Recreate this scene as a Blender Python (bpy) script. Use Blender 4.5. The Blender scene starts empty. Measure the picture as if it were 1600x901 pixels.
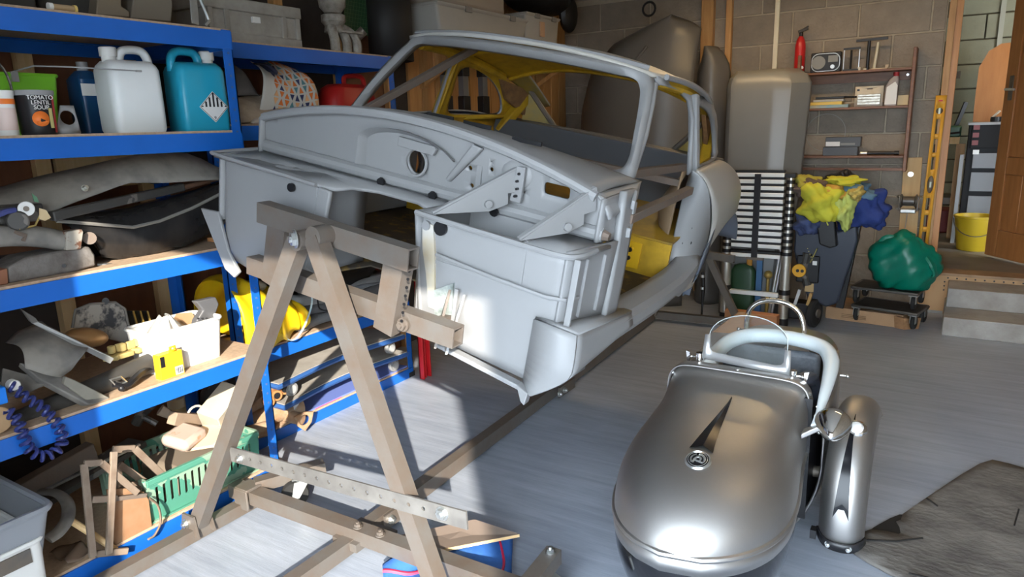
import bpy, bmesh, math, random
from math import sin, cos, pi, radians, sqrt, atan2
from mathutils import Vector, Matrix, Euler

random.seed(7)
SC = bpy.context.scene
COL = SC.collection

# ------------------------------------------------------------------ camera
FPX = 1090.0
CAM_POS = Vector((0.0, 0.0, 1.42))
_v1 = Vector((700.0, 274.5, -FPX)).normalized()
_vz = Vector((-140.0, 4699.5, FPX))
_vz = (_vz - _v1 * _v1.dot(_vz)).normalized()
_vx = _v1.cross(_vz)
RCAM = Matrix((_vx, _v1, _vz))            # camera axes -> world
cam_data = bpy.data.cameras.new('camera')
cam_data.sensor_width = 36.0
cam_data.lens = FPX / 1600.0 * 36.0
cam_data.clip_start = 0.02
cam_data.clip_end = 200
cam = bpy.data.objects.new('camera', cam_data)
COL.objects.link(cam)
cam.matrix_world = Matrix.Translation(CAM_POS) @ RCAM.to_4x4()
SC.camera = cam

# ------------------------------------------------------------------ sky, sun, exposure
world = bpy.data.worlds.new('sky')
SC.world = world
world.use_nodes = True
_bg = world.node_tree.nodes['Background']
_bg.inputs['Color'].default_value = (0.76, 0.88, 1.0, 1)
_bg.inputs['Strength'].default_value = 8.2
sun_data = bpy.data.lights.new('sun', 'SUN')
sun_data.energy = 5.8
sun_data.angle = radians(0.6)
sun_data.color = (1.0, 0.92, 0.80)
sun = bpy.data.objects.new('sun', sun_data)
COL.objects.link(sun)
sun.rotation_euler = Vector((-0.86, 1.0, -0.57)).to_track_quat('-Z', 'Y').to_euler()
sun.location = (6, -8, 6)
vs = SC.view_settings
vs.view_transform = 'Standard'
vs.look = 'None'
vs.exposure = 1.1
vs.gamma = 1.0
vs.use_curve_mapping = False

# ------------------------------------------------------------------ helpers
def ray(px, py):
    return RCAM @ Vector((px - 800.0, 450.5 - py, -FPX))
def hit(px, py, axis, val):
    d = ray(px, py)
    return CAM_POS + d * ((val - CAM_POS[axis]) / d[axis])
def AX(px, py, x): return hit(px, py, 0, x)     # point of the view on the plane x
def AY(px, py, y): return hit(px, py, 1, y)
def AZ(px, py, z): return hit(px, py, 2, z)

MATS = {}
def mat(name, color, rough=0.5, metal=0.0, noise=0.0, nscale=8.0, color2=None, bump=0.0, bscale=60.0,
        stretch=None, spec=0.5, trans=0.0, alpha=1.0, coat=0.0, rnoise=0.0, emit=None, estr=0.0, rand=0.0, detail=4.0, sharp=None, ior=1.45):
    if name in MATS: return MATS[name]
    m = bpy.data.materials.new(name); MATS[name] = m
    m.use_nodes = True
    nt = m.node_tree; N = nt.nodes; L = nt.links
    b = N['Principled BSDF']
    c1 = (*color, 1)
    b.inputs['Base Color'].default_value = c1
    b.inputs['Roughness'].default_value = rough
    b.inputs['Metallic'].default_value = metal
    b.inputs['Specular IOR Level'].default_value = spec
    b.inputs['IOR'].default_value = ior
    if trans: b.inputs['Transmission Weight'].default_value = trans
    if alpha < 1: b.inputs['Alpha'].default_value = alpha
    if coat: b.inputs['Coat Weight'].default_value = coat; b.inputs['Coat Roughness'].default_value = 0.1
    if emit: b.inputs['Emission Color'].default_value = (*emit, 1); b.inputs['Emission Strength'].default_value = estr
    vec = None
    if noise or color2 or bump or rnoise or rand:
        tc = N.new('ShaderNodeTexCoord'); mp = N.new('ShaderNodeMapping')
        L.new(tc.outputs['Object'], mp.inputs['Vector'])
        if stretch: mp.inputs['Scale'].default_value = stretch
        vec = mp.outputs['Vector']
    col = None
    if noise or color2:
        nz = N.new('ShaderNodeTexNoise'); nz.inputs['Scale'].default_value = nscale
        nz.inputs['Detail'].default_value = detail; nz.inputs['Roughness'].default_value = 0.62
        L.new(vec, nz.inputs['Vector'])
        rp = N.new('ShaderNodeValToRGB')
        lo, hi = sharp if sharp else (0.3, 0.7)
        rp.color_ramp.elements[0].position = lo; rp.color_ramp.elements[1].position = hi
        c2 = color2 if color2 else tuple(x * (1 - noise) for x in color)
        rp.color_ramp.elements[0].color = (*c2, 1); rp.color_ramp.elements[1].color = c1
        L.new(nz.outputs['Fac'], rp.inputs['Fac']); col = rp.outputs['Color']
    if rand:
        oi = N.new('ShaderNodeObjectInfo'); mr = N.new('ShaderNodeMapRange')
        mr.inputs['To Min'].default_value = 1 - rand; mr.inputs['To Max'].default_value = 1 + rand
        L.new(oi.outputs['Random'], mr.inputs['Value'])
        mx = N.new('ShaderNodeVectorMath'); mx.operation = 'SCALE'
        if col: L.new(col, mx.inputs[0])
        else: mx.inputs[0].default_value = color
        L.new(mr.outputs['Result'], mx.inputs['Scale']); col = mx.outputs['Vector']
    if col: L.new(col, b.inputs['Base Color'])
    if bump or rnoise:
        n2 = N.new('ShaderNodeTexNoise'); n2.inputs['Scale'].default_value = bscale; n2.inputs['Detail'].default_value = 5
        L.new(vec, n2.inputs['Vector'])
        if bump:
            bp = N.new('ShaderNodeBump'); bp.inputs['Strength'].default_value = bump; bp.inputs['Distance'].default_value = 0.01
            L.new(n2.outputs['Fac'], bp.inputs['Height']); L.new(bp.outputs['Normal'], b.inputs['Normal'])
        if rnoise:
            r2 = N.new('ShaderNodeMapRange'); r2.inputs['To Min'].default_value = max(0.02, rough - rnoise); r2.inputs['To Max'].default_value = rough + rnoise
            L.new(n2.outputs['Fac'], r2.inputs['Value']); L.new(r2.outputs['Result'], b.inputs['Roughness'])
    return m

def frame_mat(axis):
    a = Vector(axis).normalized()
    up = Vector((0, 0, 1)) if abs(a.z) < 0.95 else Vector((0, 1, 0))
    x = up.cross(a).normalized(); y = a.cross(x)
    return x, y, a

class MB:
    def __init__(s): s.bm = bmesh.new(); s.mi = 0
    def face(s, vs):
        try:
            f = s.bm.faces.new(vs); f.material_index = s.mi; return f
        except ValueError: return None
    def v(s, p): return s.bm.verts.new(p)
    def box(s, c, size, rot=None):
        c = Vector(c); R = Matrix.Identity(3)
        if rot is not None: R = rot if isinstance(rot, Matrix) else Euler((0, 0, rot)).to_matrix()
        h = Vector(size) / 2
        q = [s.v(c + R @ Vector((x * h.x, y * h.y, z * h.z))) for x in (-1, 1) for y in (-1, 1) for z in (-1, 1)]
        for f in ((0, 1, 3, 2), (4, 6, 7, 5), (0, 4, 5, 1), (2, 3, 7, 6), (0, 2, 6, 4), (1, 5, 7, 3)): s.face([q[i] for i in f])
        return s
    def span(s, a, b):      # axis-aligned box between two corners
        a = Vector(a); b = Vector(b)
        return s.box((a + b) / 2, [abs(b[i] - a[i]) for i in range(3)])
    def bar(s, a, b, w, h, up=(0, 0, 1)):
        a = Vector(a); b = Vector(b); d = b - a
        z = d.normalized(); u = Vector(up)
        if abs(u.dot(z)) > 0.98: u = Vector((0, 1, 0)) if abs(z.y) < 0.9 else Vector((1, 0, 0))
        x = u.cross(z).normalized(); y = z.cross(x)
        R = Matrix((x, y, z)).transposed()
        return s.box((a + b) / 2, (w, h, d.length), R)
    def ring(s, c, x, y, r, n, ph=0.0, r2=None):
        r2 = r if r2 is None else r2
        return [s.v(c + x * (r * cos(2 * pi * i / n + ph)) + y * (r2 * sin(2 * pi * i / n + ph))) for i in range(n)]
    def skin(s, A, B, closed=True):
        n = len(A)
        for i in range(n if closed else n - 1):
            j = (i + 1) % n; s.face([A[i], A[j], B[j], B[i]])
    def cyl(s, a, b, r0, r1=None, n=14, caps=True):
        a = Vector(a); b = Vector(b); r1 = r0 if r1 is None else r1
        x, y, z = frame_mat(b - a)
        A = s.ring(a, x, y, r0, n); B = s.ring(b, x, y, r1, n); s.skin(A, B)
        if caps: s.face(A[::-1]); s.face(B)
        return s
    def tube(s, pts, r, n=8, closed=False, caps=True, flat=None):
        pts = [Vector(p) for p in pts]; m = len(pts)
        R = r if isinstance(r, (list, tuple)) else [r] * m
        rings = []; prev = None
        for i in range(m):
            if closed: t = pts[(i + 1) % m] - pts[i - 1]
            else: t = pts[min(i + 1, m - 1)] - pts[max(i - 1, 0)]
            t.normalize()
            if prev is None: x, y, _ = frame_mat(t)
            else:
                x = prev - t * prev.dot(t)
                x = x.normalized() if x.length > 1e-6 else frame_mat(t)[0]
                y = t.cross(x)
            prev = x
            rings.append(s.ring(pts[i], x, y, R[i], n, r2=R[i] * (flat or 1)))
        for i in range(m - 1): s.skin(rings[i], rings[i + 1])
        if closed: s.skin(rings[-1], rings[0])
        elif caps: s.face(rings[0][::-1]); s.face(rings[-1])
        return s
    def lathe(s, prof, o=(0, 0, 0), axis=(0, 0, 1), n=24, caps=True):
        o = Vector(o); x, y, z = frame_mat(axis); rs = []
        for r, h in prof: rs.append(s.ring(o + z * h, x, y, max(r, 1e-4), n))
        for i in range(len(rs) - 1): s.skin(rs[i], rs[i + 1])
        if caps: s.face(rs[0][::-1]); s.face(rs[-1])
        return s
    def prism(s, poly, off):       # 3D polygon extruded by a vector
        off = Vector(off); A = [s.v(Vector(p)) for p in poly]; B = [s.v(Vector(p) + off) for p in poly]
        s.face(A[::-1]); s.face(B); s.skin(A, B); return s
    def grid(s, f, nu, nv, cu=False):
        V = [[s.v(f(i / nu, j / nv)) for i in range(nu + (0 if cu else 1))] for j in range(nv + 1)]
        for j in range(nv): s.skin(V[j], V[j + 1], cu)
        return V
    def sphere(s, c, r, n=16, m=10, sc=(1, 1, 1), rot=None):
        c = Vector(c); R = rot if rot is not None else Matrix.Identity(3)
        rs = []
        for j in range(m + 1):
            t = pi * j / m; rr = max(sin(t), 1e-3)
            rs.append([s.v(c + R @ Vector((r * sc[0] * rr * cos(2 * pi * i / n), r * sc[1] * rr * sin(2 * pi * i / n), -r * sc[2] * cos(t)))) for i in range(n)])
        for j in range(m): s.skin(rs[j], rs[j + 1])
        s.face(rs[0][::-1]); s.face(rs[-1]); return s
    def plate(s, outer, holes, fn, step=0):   # flat sheet with real holes, mapped to 3D by fn(a, b)
        from mathutils.geometry import delaunay_2d_cdt
        def inside(x, y, L_):
            c = False; j = len(L_) - 1
            for i in range(len(L_)):
                if (L_[i][1] > y) != (L_[j][1] > y) and x < (L_[j][0] - L_[i][0]) * (y - L_[i][1]) / (L_[j][1] - L_[i][1]) + L_[i][0]: c = not c
                j = i
            return c
        P = []; E = []
        for loop in [outer] + list(holes):
            k = len(P); L_ = [Vector((p[0], p[1])) for p in loop]
            P += L_; E += [(k + i, k + (i + 1) % len(L_)) for i in range(len(L_))]
        if step:
            xs = [p[0] for p in outer]; ys_ = [p[1] for p in outer]; x = min(xs) + step * .5
            while x < max(xs):
                y = min(ys_) + step * .5
                while y < max(ys_):
                    if inside(x, y, outer) and not any(inside(x, y, h) for h in holes): P.append(Vector((x, y)))
                    y += step
                x += step
        vo, _e, fo, *_r = delaunay_2d_cdt(P, E, [], 0, 1e-6)
        V = [s.v(fn(p.x, p.y)) for p in vo]
        for f in fo:
            c = sum((vo[i] for i in f), Vector((0, 0))) / len(f)
            if inside(c.x, c.y, outer) and not any(inside(c.x, c.y, h) for h in holes): s.face([V[i] for i in f])
        for q in [q for q in V if not q.link_faces]: s.bm.verts.remove(q)
        return s
    def xf(s, M):
        bmesh.ops.transform(s.bm, matrix=M, verts=s.bm.verts); return s
    def loft(s, secs, n=5):      # rounded rectangles (z, wx, wy, r, ox, oy) stacked
        rs = []
        for q in secs:
            z, wx, wy, r = q[:4]; ox, oy = (q[4], q[5]) if len(q) > 4 else (0, 0)
            r = min(r, wx / 2 - 1e-4, wy / 2 - 1e-4)
            rs.append([s.v((ox + p[0], oy + p[1], z)) for p in rrect(-wx / 2, -wy / 2, wx / 2, wy / 2, r, n)])
        for i in range(len(rs) - 1): s.skin(rs[i], rs[i + 1])
        s.face(rs[0][::-1]); s.face(rs[-1]); return s
    def jitter(s, a, seed=1):
        rnd = random.Random(seed)
        for q in s.bm.verts: q.co += Vector((rnd.uniform(-a, a), rnd.uniform(-a, a), rnd.uniform(-a, a)))
        return s
    def build(s, name, mats, parent=None, local=False, bevel=0.0, smooth=35, solid=0.0, soff=-1.0, inner=0, subd=0, bseg=2, norm=True, out=None):
        if not isinstance(mats, (list, tuple)): mats = [mats]
        if norm: bmesh.ops.recalc_face_normals(s.bm, faces=s.bm.faces)
        if out is not None:
            s.bm.normal_update(); o_ = Vector(out)
            if sum(f.normal.dot(o_) * f.calc_area() for f in s.bm.faces) < 0: bmesh.ops.reverse_faces(s.bm, faces=s.bm.faces)
        vs_ = s.bm.verts
        lo = Vector([min(q.co[i] for q in vs_) for i in range(3)]); hi = Vector([max(q.co[i] for q in vs_) for i in range(3)])
        o = Vector(((lo.x + hi.x) / 2, (lo.y + hi.y) / 2, lo.z))
        bmesh.ops.translate(s.bm, verts=vs_, vec=-o)
        me = bpy.data.meshes.new(name); s.bm.to_mesh(me); s.bm.free()
        for m in mats: me.materials.append(m)
        if smooth and len(me.polygons):
            me.polygons.foreach_set('use_smooth', [True] * len(me.polygons))
            me.set_sharp_from_angle(angle=radians(smooth))
        ob = bpy.data.objects.new(name, me); COL.objects.link(ob); ob.location = o
        if parent is not None:
            ob.parent = parent
            if not local: ob.matrix_parent_inverse = wmat(parent).inverted()
        if solid:
            md = ob.modifiers.new('solid', 'SOLIDIFY'); md.thickness = solid; md.offset = soff
            md.material_offset = inner; md.use_even_offset = False
        if bevel:
            md = ob.modifiers.new('bevel', 'BEVEL'); md.width = bevel; md.segments = bseg; md.limit_method = 'ANGLE'; md.angle_limit = radians(40)
        if subd:
            md = ob.modifiers.new('sub', 'SUBSURF'); md.levels = subd; md.render_levels = subd
        return ob

def lmat(o): return Matrix.LocRotScale(o.location, o.rotation_euler, o.scale)
def wmat(o):
    m = lmat(o)
    if o.parent is not None: m = wmat(o.parent) @ o.matrix_parent_inverse @ m
    return m
def tag(o, label=None, cat=None, group=None, kind=None):
    if label: o['label'] = label
    if cat: o['category'] = cat
    if group: o['group'] = group
    if kind: o['kind'] = kind
    return o
def thing(name, label, cat, loc=(0, 0, 0), group=None, rot=(0, 0, 0)):
    o = bpy.data.objects.new(name, None); COL.objects.link(o)
    o.location = loc; o.rotation_euler = rot; o.empty_display_size = 0.1
    return tag(o, label, cat, group)
def struct(o): o['kind'] = 'structure'; return o
def dup(o, parent=None, delta=None):
    c = o.copy(); COL.objects.link(c)
    if parent is not None: c.parent = parent
    if delta is not None: c.location = Vector(o.location) + Vector(delta)
    for ch in list(o.children): dup(ch, c)
    return c
def rrect(x0, y0, x1, y1, r, n=5):
    P = []
    for cx_, cy_, a0 in ((x1 - r, y1 - r, 0), (x0 + r, y1 - r, 90), (x0 + r, y0 + r, 180), (x1 - r, y0 + r, 270)):
        for i in range(n + 1):
            a = radians(a0 + 90 * i / n); P.append((cx_ + r * cos(a), cy_ + r * sin(a)))
    return P
def circ(cx_, cy_, r, n=20, ry=None):
    ry = ry or r
    return [(cx_ + r * cos(2 * pi * i / n), cy_ + ry * sin(2 * pi * i / n)) for i in range(n)]
def lerp(a, b, t): return a + (b - a) * t
def interp(xs, ys, x):
    if x <= xs[0]: return ys[0]
    for i in range(len(xs) - 1):
        if x <= xs[i + 1]:
            t = (x - xs[i]) / (xs[i + 1] - xs[i]); t = t
            return ys[i] + (ys[i + 1] - ys[i]) * t
    return ys[-1]
def cat(pts, n=6, closed=False):      # Catmull-Rom smoothing of a polyline
    P = [Vector(p) for p in pts]; out = []; m = len(P)
    for i in range(m if closed else m - 1):
        p1 = P[i]; p2 = P[(i + 1) % m]
        p0 = P[i - 1] if (closed or i) else p1 * 2 - p2
        p3 = P[(i + 2) % m] if (closed or i + 2 < m) else p2 * 2 - p1
        for k in range(n):
            t = k / n
            out.append(0.5 * ((2 * p1) + (p2 - p0) * t + (2 * p0 - 5 * p1 + 4 * p2 - p3) * t * t + (3 * p1 - p0 - 3 * p2 + p3) * t ** 3))
    if not closed: out.append(P[-1])
    return out

def TR(loc, rz=0, rx=0, ry=0, sc=1): return Matrix.Translation(Vector(loc)) @ Euler((rx, ry, rz)).to_matrix().to_4x4() @ Matrix.Diagonal((sc, sc, sc, 1))
def glass(name, tint=(.95, .97, .97), refl=0.5, haze=0.0):
    m = bpy.data.materials.new(name); m.use_nodes = True; nt = m.node_tree; N = nt.nodes; L = nt.links
    N.remove(N['Principled BSDF']); o = N['Material Output']
    t = N.new('ShaderNodeBsdfTransparent'); t.inputs['Color'].default_value = (*tint, 1)
    g = N.new('ShaderNodeBsdfGlossy'); g.inputs['Roughness'].default_value = .03
    fr = N.new('ShaderNodeFresnel'); fr.inputs['IOR'].default_value = 1.16
    mx = N.new('ShaderNodeMixShader'); L.new(fr.outputs[0], mx.inputs[0]); L.new(t.outputs[0], mx.inputs[1]); L.new(g.outputs[0], mx.inputs[2])
    if haze:
        d = N.new('ShaderNodeBsdfDiffuse'); d.inputs['Color'].default_value = (.75, .75, .73, 1); m2 = N.new('ShaderNodeMixShader'); m2.inputs[0].default_value = haze
        L.new(mx.outputs[0], m2.inputs[1]); L.new(d.outputs[0], m2.inputs[2]); L.new(m2.outputs[0], o.inputs[0])
    else: L.new(mx.outputs[0], o.inputs[0])
    MATS[name] = m; return m
def text(body, size, M, mt, parent, name='lettering', depth=.0006):
    cu = bpy.data.curves.new(name, 'FONT'); cu.body = body; cu.size = size; cu.extrude = depth; cu.align_x = 'CENTER'; cu.align_y = 'CENTER'
    o = bpy.data.objects.new(name, cu); COL.objects.link(o)
    me = bpy.data.meshes.new_from_object(o.evaluated_get(bpy.context.evaluated_depsgraph_get()))
    bpy.data.objects.remove(o); me.name = name; me.materials.clear(); me.materials.append(mt)
    ob = bpy.data.objects.new(name, me); COL.objects.link(ob)
    ob.matrix_world = M
    if parent is not None: ob.parent = parent; ob.matrix_parent_inverse = wmat(parent).inverted()
    ob.location, ob.rotation_euler = M.to_translation(), M.to_euler()
    return ob

# ------------------------------------------------------------------ shared materials
M_primer = mat('grey_primer', (0.265, 0.268, 0.272), 0.42, noise=0.07, nscale=3, bump=0.02, bscale=200)
M_primer2 = mat('grey_primer_dull', (0.23, 0.235, 0.235), 0.38, noise=0.15, nscale=3)
M_yellow_in = mat('old_yellow_paint', (0.62, 0.37, 0.02), 0.5, noise=0.5, nscale=7, bump=0.05)
M_steel = mat('bare_steel', (0.15, 0.138, 0.125), 0.45, metal=0.2, color2=(0.14, 0.105, 0.08), nscale=9, bump=0.1, bscale=40, stretch=(1, 1, 1))
M_rust = mat('rusty_steel', (0.15, 0.125, 0.105), 0.7, metal=0.1, color2=(0.17, 0.12, 0.09), nscale=14, bump=0.2, bscale=60)
M_darksteel = mat('dark_steel', (0.13, 0.12, 0.11), 0.5, metal=0.4, color2=(0.2, 0.16, 0.12), nscale=10)
M_zinc = mat('zinc', (0.62, 0.64, 0.63), 0.28, metal=0.9, noise=0.2, nscale=30)
M_chrome = mat('chrome', (0.85, 0.85, 0.84), 0.06, metal=1.0)
M_alu = mat('aluminium', (0.72, 0.72, 0.71), 0.3, metal=0.9)
M_black = mat('black_plastic', (0.012, 0.012, 0.014), 0.4)
M_rubber = mat('rubber', (0.02, 0.02, 0.02), 0.7)
M_blue = mat('blue_powder_coat', (0.010, 0.125, 0.52), 0.4, noise=0.15, nscale=4)
M_chip = mat('chipboard', (0.56, 0.40, 0.27), 0.7, noise=0.25, nscale=60, bump=0.1, bscale=150)
M_pine = mat('pine', (0.58, 0.33, 0.13), 0.5, color2=(0.42, 0.21, 0.07), nscale=3, stretch=(14, 14, 1.2), rand=0.12)
M_pinepale = mat('pale_pine', (0.78, 0.56, 0.30), 0.6, color2=(0.68, 0.45, 0.2), nscale=3, stretch=(12, 12, 1))
M_brownwood = mat('stained_wood', (0.30, 0.10, 0.035), 0.4, color2=(0.19, 0.06, 0.02), nscale=4, stretch=(2, 12, 12))
M_hardboard = mat('hardboard', (0.20, 0.085, 0.04), 0.6, color2=(0.15, 0.06, 0.03), nscale=5, stretch=(4, 4, 1))
M_white = mat('white_plastic', (0.78, 0.78, 0.75), 0.4, noise=0.06, nscale=5)
M_grey = mat('grey_plastic', (0.30, 0.30, 0.30), 0.45, noise=0.08, nscale=8)
M_dust = mat('dusty_panel', (0.27, 0.25, 0.22), 0.75, color2=(0.10, 0.095, 0.09), nscale=5, sharp=(0.32, 0.6), bump=0.1)
M_dustblack = mat('dusty_black', (0.05, 0.047, 0.043), 0.45, color2=(0.14, 0.125, 0.11), nscale=5, sharp=(0.45, 0.35))
M_card = mat('cardboard', (0.50, 0.30, 0.16), 0.8, noise=0.15, nscale=12)
# ------------------------------------------------------------------ the room
YB = 5.81      # back wall
XL = -3.05     # left wall
def floor_material():
    m = bpy.data.materials.new('painted_concrete_floor'); m.use_nodes = True
    nt = m.node_tree; N = nt.nodes; L = nt.links; b = N['Principled BSDF']
    tc = N.new('ShaderNodeTexCoord')
    mp = N.new('ShaderNodeMapping'); mp.inputs['Scale'].default_value = (1.2, 14, 1); mp.inputs['Rotation'].default_value = (0, 0, 0.12)
    L.new(tc.outputs['Object'], mp.inputs['Vector'])
    n1 = N.new('ShaderNodeTexNoise'); n1.inputs['Scale'].default_value = 2.2; n1.inputs['Detail'].default_value = 8; n1.inputs['Roughness'].default_value = 0.7
    L.new(mp.outputs['Vector'], n1.inputs['Vector'])
    n2 = N.new('ShaderNodeTexNoise'); n2.inputs['Scale'].default_value = 1.3; n2.inputs['Detail'].default_value = 5
    L.new(tc.outputs['Object'], n2.inputs['Vector'])
    r1 = N.new('ShaderNodeValToRGB')
    r1.color_ramp.elements[0].position = 0.33; r1.color_ramp.elements[0].color = (0.29, 0.33, 0.395, 1)
    r1.color_ramp.elements[1].position = 0.68; r1.color_ramp.elements[1].color = (0.43, 0.475, 0.55, 1)
    L.new(n1.outputs['Fac'], r1.inputs['Fac'])
    r2 = N.new('ShaderNodeValToRGB')
    r2.color_ramp.elements[0].position = 0.35; r2.color_ramp.elements[0].color = (0.82, 0.82, 0.84, 1)
    r2.color_ramp.elements[1].position = 0.7; r2.color_ramp.elements[1].color = (1.08, 1.06, 1.04, 1)
    L.new(n2.outputs['Fac'], r2.inputs['Fac'])
    mx = N.new('ShaderNodeMix'); mx.data_type = 'RGBA'; mx.blend_type = 'MULTIPLY'; mx.inputs[0].default_value = 1
    L.new(r1.outputs['Color'], mx.inputs[6]); L.new(r2.outputs['Color'], mx.inputs[7])
    L.new(mx.outputs[2], b.inputs['Base Color'])
    rr = N.new('ShaderNodeMapRange'); rr.inputs['To Min'].default_value = 0.28; rr.inputs['To Max'].default_value = 0.55
    L.new(n1.outputs['Fac'], rr.inputs['Value']); L.new(rr.outputs['Result'], b.inputs['Roughness'])
    bp = N.new('ShaderNodeBump'); bp.inputs['Strength'].default_value = 0.25; bp.inputs['Distance'].default_value = 0.006
    L.new(n1.outputs['Fac'], bp.inputs['Height']); L.new(bp.outputs['Normal'], b.inputs['Normal'])
    return m
M_floor = floor_material()
M_block = mat('concrete_block', (0.33, 0.275, 0.215), 0.9, color2=(0.22, 0.185, 0.15), nscale=5, bump=0.5, bscale=55, rand=0.12, detail=8)
M_mortar = mat('mortar', (0.46, 0.39, 0.29), 0.95, noise=0.2, nscale=20)
M_block2 = mat('painted_block', (0.30, 0.30, 0.22), 0.85, noise=0.15, nscale=5, bump=0.3, bscale=50, rand=0.06)
M_mortar2 = mat('dark_joint', (0.10, 0.09, 0.06), 0.95)
M_wallleft = mat('wall_board_dark', (0.05, 0.04, 0.035), 0.8, noise=0.3)
M_ceil = mat('ceiling_board', (0.58, 0.56, 0.52), 0.9, noise=0.1)
M_step = mat('concrete_step', (0.44, 0.415, 0.38), 0.9, color2=(0.30, 0.27, 0.24), nscale=6, bump=0.3, bscale=70)
M_far = mat('far_floor', (0.30, 0.25, 0.20), 0.7, noise=0.3, nscale=3)

struct(MB().span((-3.2, -0.45, -0.1), (1.5, 5.95, 0)).build('floor', M_floor))
struct(MB().span((-25, -25, -0.14), (25, -0.45, -0.03)).build('driveway', mat('tarmac', (0.20, 0.195, 0.19), 0.9, noise=0.2, nscale=6)))
struct(MB().span((-3.2, -0.45, 2.46), (2.7, 8.7, 2.56)).build('ceiling', M_ceil))
wl = struct(MB().span((-3.2, -0.45, 0), (XL, 5.95, 2.46)).build('wall_left', M_wallleft))
struct(MB().span((1.35, -0.45, 0), (1.5, 5.95, 2.46)).build('wall_right', M_block))
f = MB(); f.span((-3.05, -0.45, 0), (-1.10, -0.3, 2.46)); f.span((1.15, -0.45, 0), (1.35, -0.3, 2.46)); f.span((-1.10, -0.45, 2.10), (1.15, -0.3, 2.46))
struct(f.build('wall_front', M_block))
struct(MB().span((2.2, -2.25, -0.03), (2.5, -0.45, 3.4)).build('wall_sun_block', M_block))      # unseen wall added outside the opening to cut off the sun at right

# back wall: mortar core + one object per block
wb = MB(); wb.span((XL, YB + 0.012, 0), (-0.135, YB + 0.14, 2.46)); wb.span((0.85, YB + 0.012, 0), (1.35, YB + 0.14, 2.46)); wb.span((-0.135, YB + 0.012, 2.36), (0.85, YB + 0.14, 2.46))
wall_back = struct(wb.build('wall_back', M_mortar))
def block_mesh(w, d, h, name, material):
    o = MB().span((-w / 2, -d / 2, 0), (w / 2, d / 2, h)).build(name, material, bevel=0)
    return o
proto = {}
def lay(wall, name, x0, x1, y, z, h, material, key):
    w = round(x1 - x0, 3)
    if w < 0.04: return
    k = (key, w, h)
    if k not in proto:
        m = MB(); m.span((-w / 2, -0.03, 0), (w / 2, 0.03, h))
        bmesh.ops.bevel(m.bm, geom=list(m.bm.edges), offset=0.004, segments=1, affect='EDGES')
        o = m.build(name, material, smooth=0); proto[k] = o
    else:
        o = proto[k].copy(); COL.objects.link(o)
    o.location = ((x0 + x1) / 2, y + random.uniform(-0.002, 0.002), z)
    o.rotation_euler = (random.uniform(-.004, .004), 0, random.uniform(-.004, .004))
    o.parent = wall; o.matrix_parent_inverse = wmat(wall).inverted()
for r in range(-1, 10):
    z = 0.172 + 0.225 * r
    if z < 0: z0, h = 0.0, 0.162
    else: z0, h = z, 0.215
    off = -1.35 + (0.225 if (r % 2) == 0 else 0)
    x = off - 0.45 * 5
    while x < -0.14:
        a = max(x + 0.005, XL); b = min(x + 0.445, -0.14)
        if b - a > 0.05: lay(wall_back, 'block', a, b, YB + 0.034, z0, h, M_block, 'b')
        x += 0.45

# left wall: studs, hardboard panels between them and pine boards further back
for i, y in enumerate([0.55, 0.96, 1.37, 1.78, 2.19, 2.6, 3.01, 3.42]):
    MB().span((XL, y - 0.028, 0), (XL + 0.045, y + 0.028, 2.46)).build('stud', M_pinepale if i in (2, 3) else M_pine, wl)  # two studs in paler pine, standing in for sunlight on the wood
for y0, y1, z0, z1 in ((1.40, 1.75, 0.0, 2.0), (1.81, 2.16, 0, 1.3), (0.99, 1.34, 1.0, 1.9), (2.22, 2.57, 0, 1.9), (2.63, 2.98, 0.0, 1.1), (3.04, 3.39, 0, 2)):
    MB().span((XL, y0, z0), (XL + 0.012, y1, z1)).build('wall_panel', M_hardboard, wl)
MB().span((XL + 0.012, 1.42, 1.22), (XL + 0.035, 1.74, 1.42)).build('batten', M_pinepale, wl)
y = 3.62
while y < 5.75:
    MB().span((XL, y, 0), (XL + 0.022, y + 0.128, 2.46)).build('wall_board', M_pine if y > 3.95 else mat('orange_pine', (0.62, 0.33, 0.12), 0.5, color2=(0.5, 0.24, 0.08), nscale=3, stretch=(10, 10, 1)), wl, bevel=0.003)
    y += 0.136
for (a, b, nm) in (((XL, 3.90, 0), (XL + 0.05, 3.985, 2.46), 'wall_batten'),):
    MB().span(a, b).build(nm, M_pine, wl)

# timber posts and conduit on the back wall
p = MB(); p.span((-1.80, YB - 0.062, 0), (-1.705, YB, 2.46)); tag(p.build('timber_post', M_pine, bevel=0.003), 'wide pine post fixed to the block wall beside the leaning curved panel', 'post')
p = MB(); p.span((-1.61, YB - 0.05, 0), (-1.565, YB, 2.46)); tag(p.build('timber_post', M_pine, bevel=0.003), 'narrow pine batten on the block wall between the two grey panels', 'post')
t = thing('conduit', 'cream white cable conduit running vertically up the block wall', 'conduit', (-1.235, YB - 0.012, 1.2))
MB().span((-1.252, YB - 0.025, 1.2), (-1.218, YB, 2.46)).build('trunking', mat('cream_pvc', (0.72, 0.66, 0.50), 0.4), t, bevel=0.003)

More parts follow.
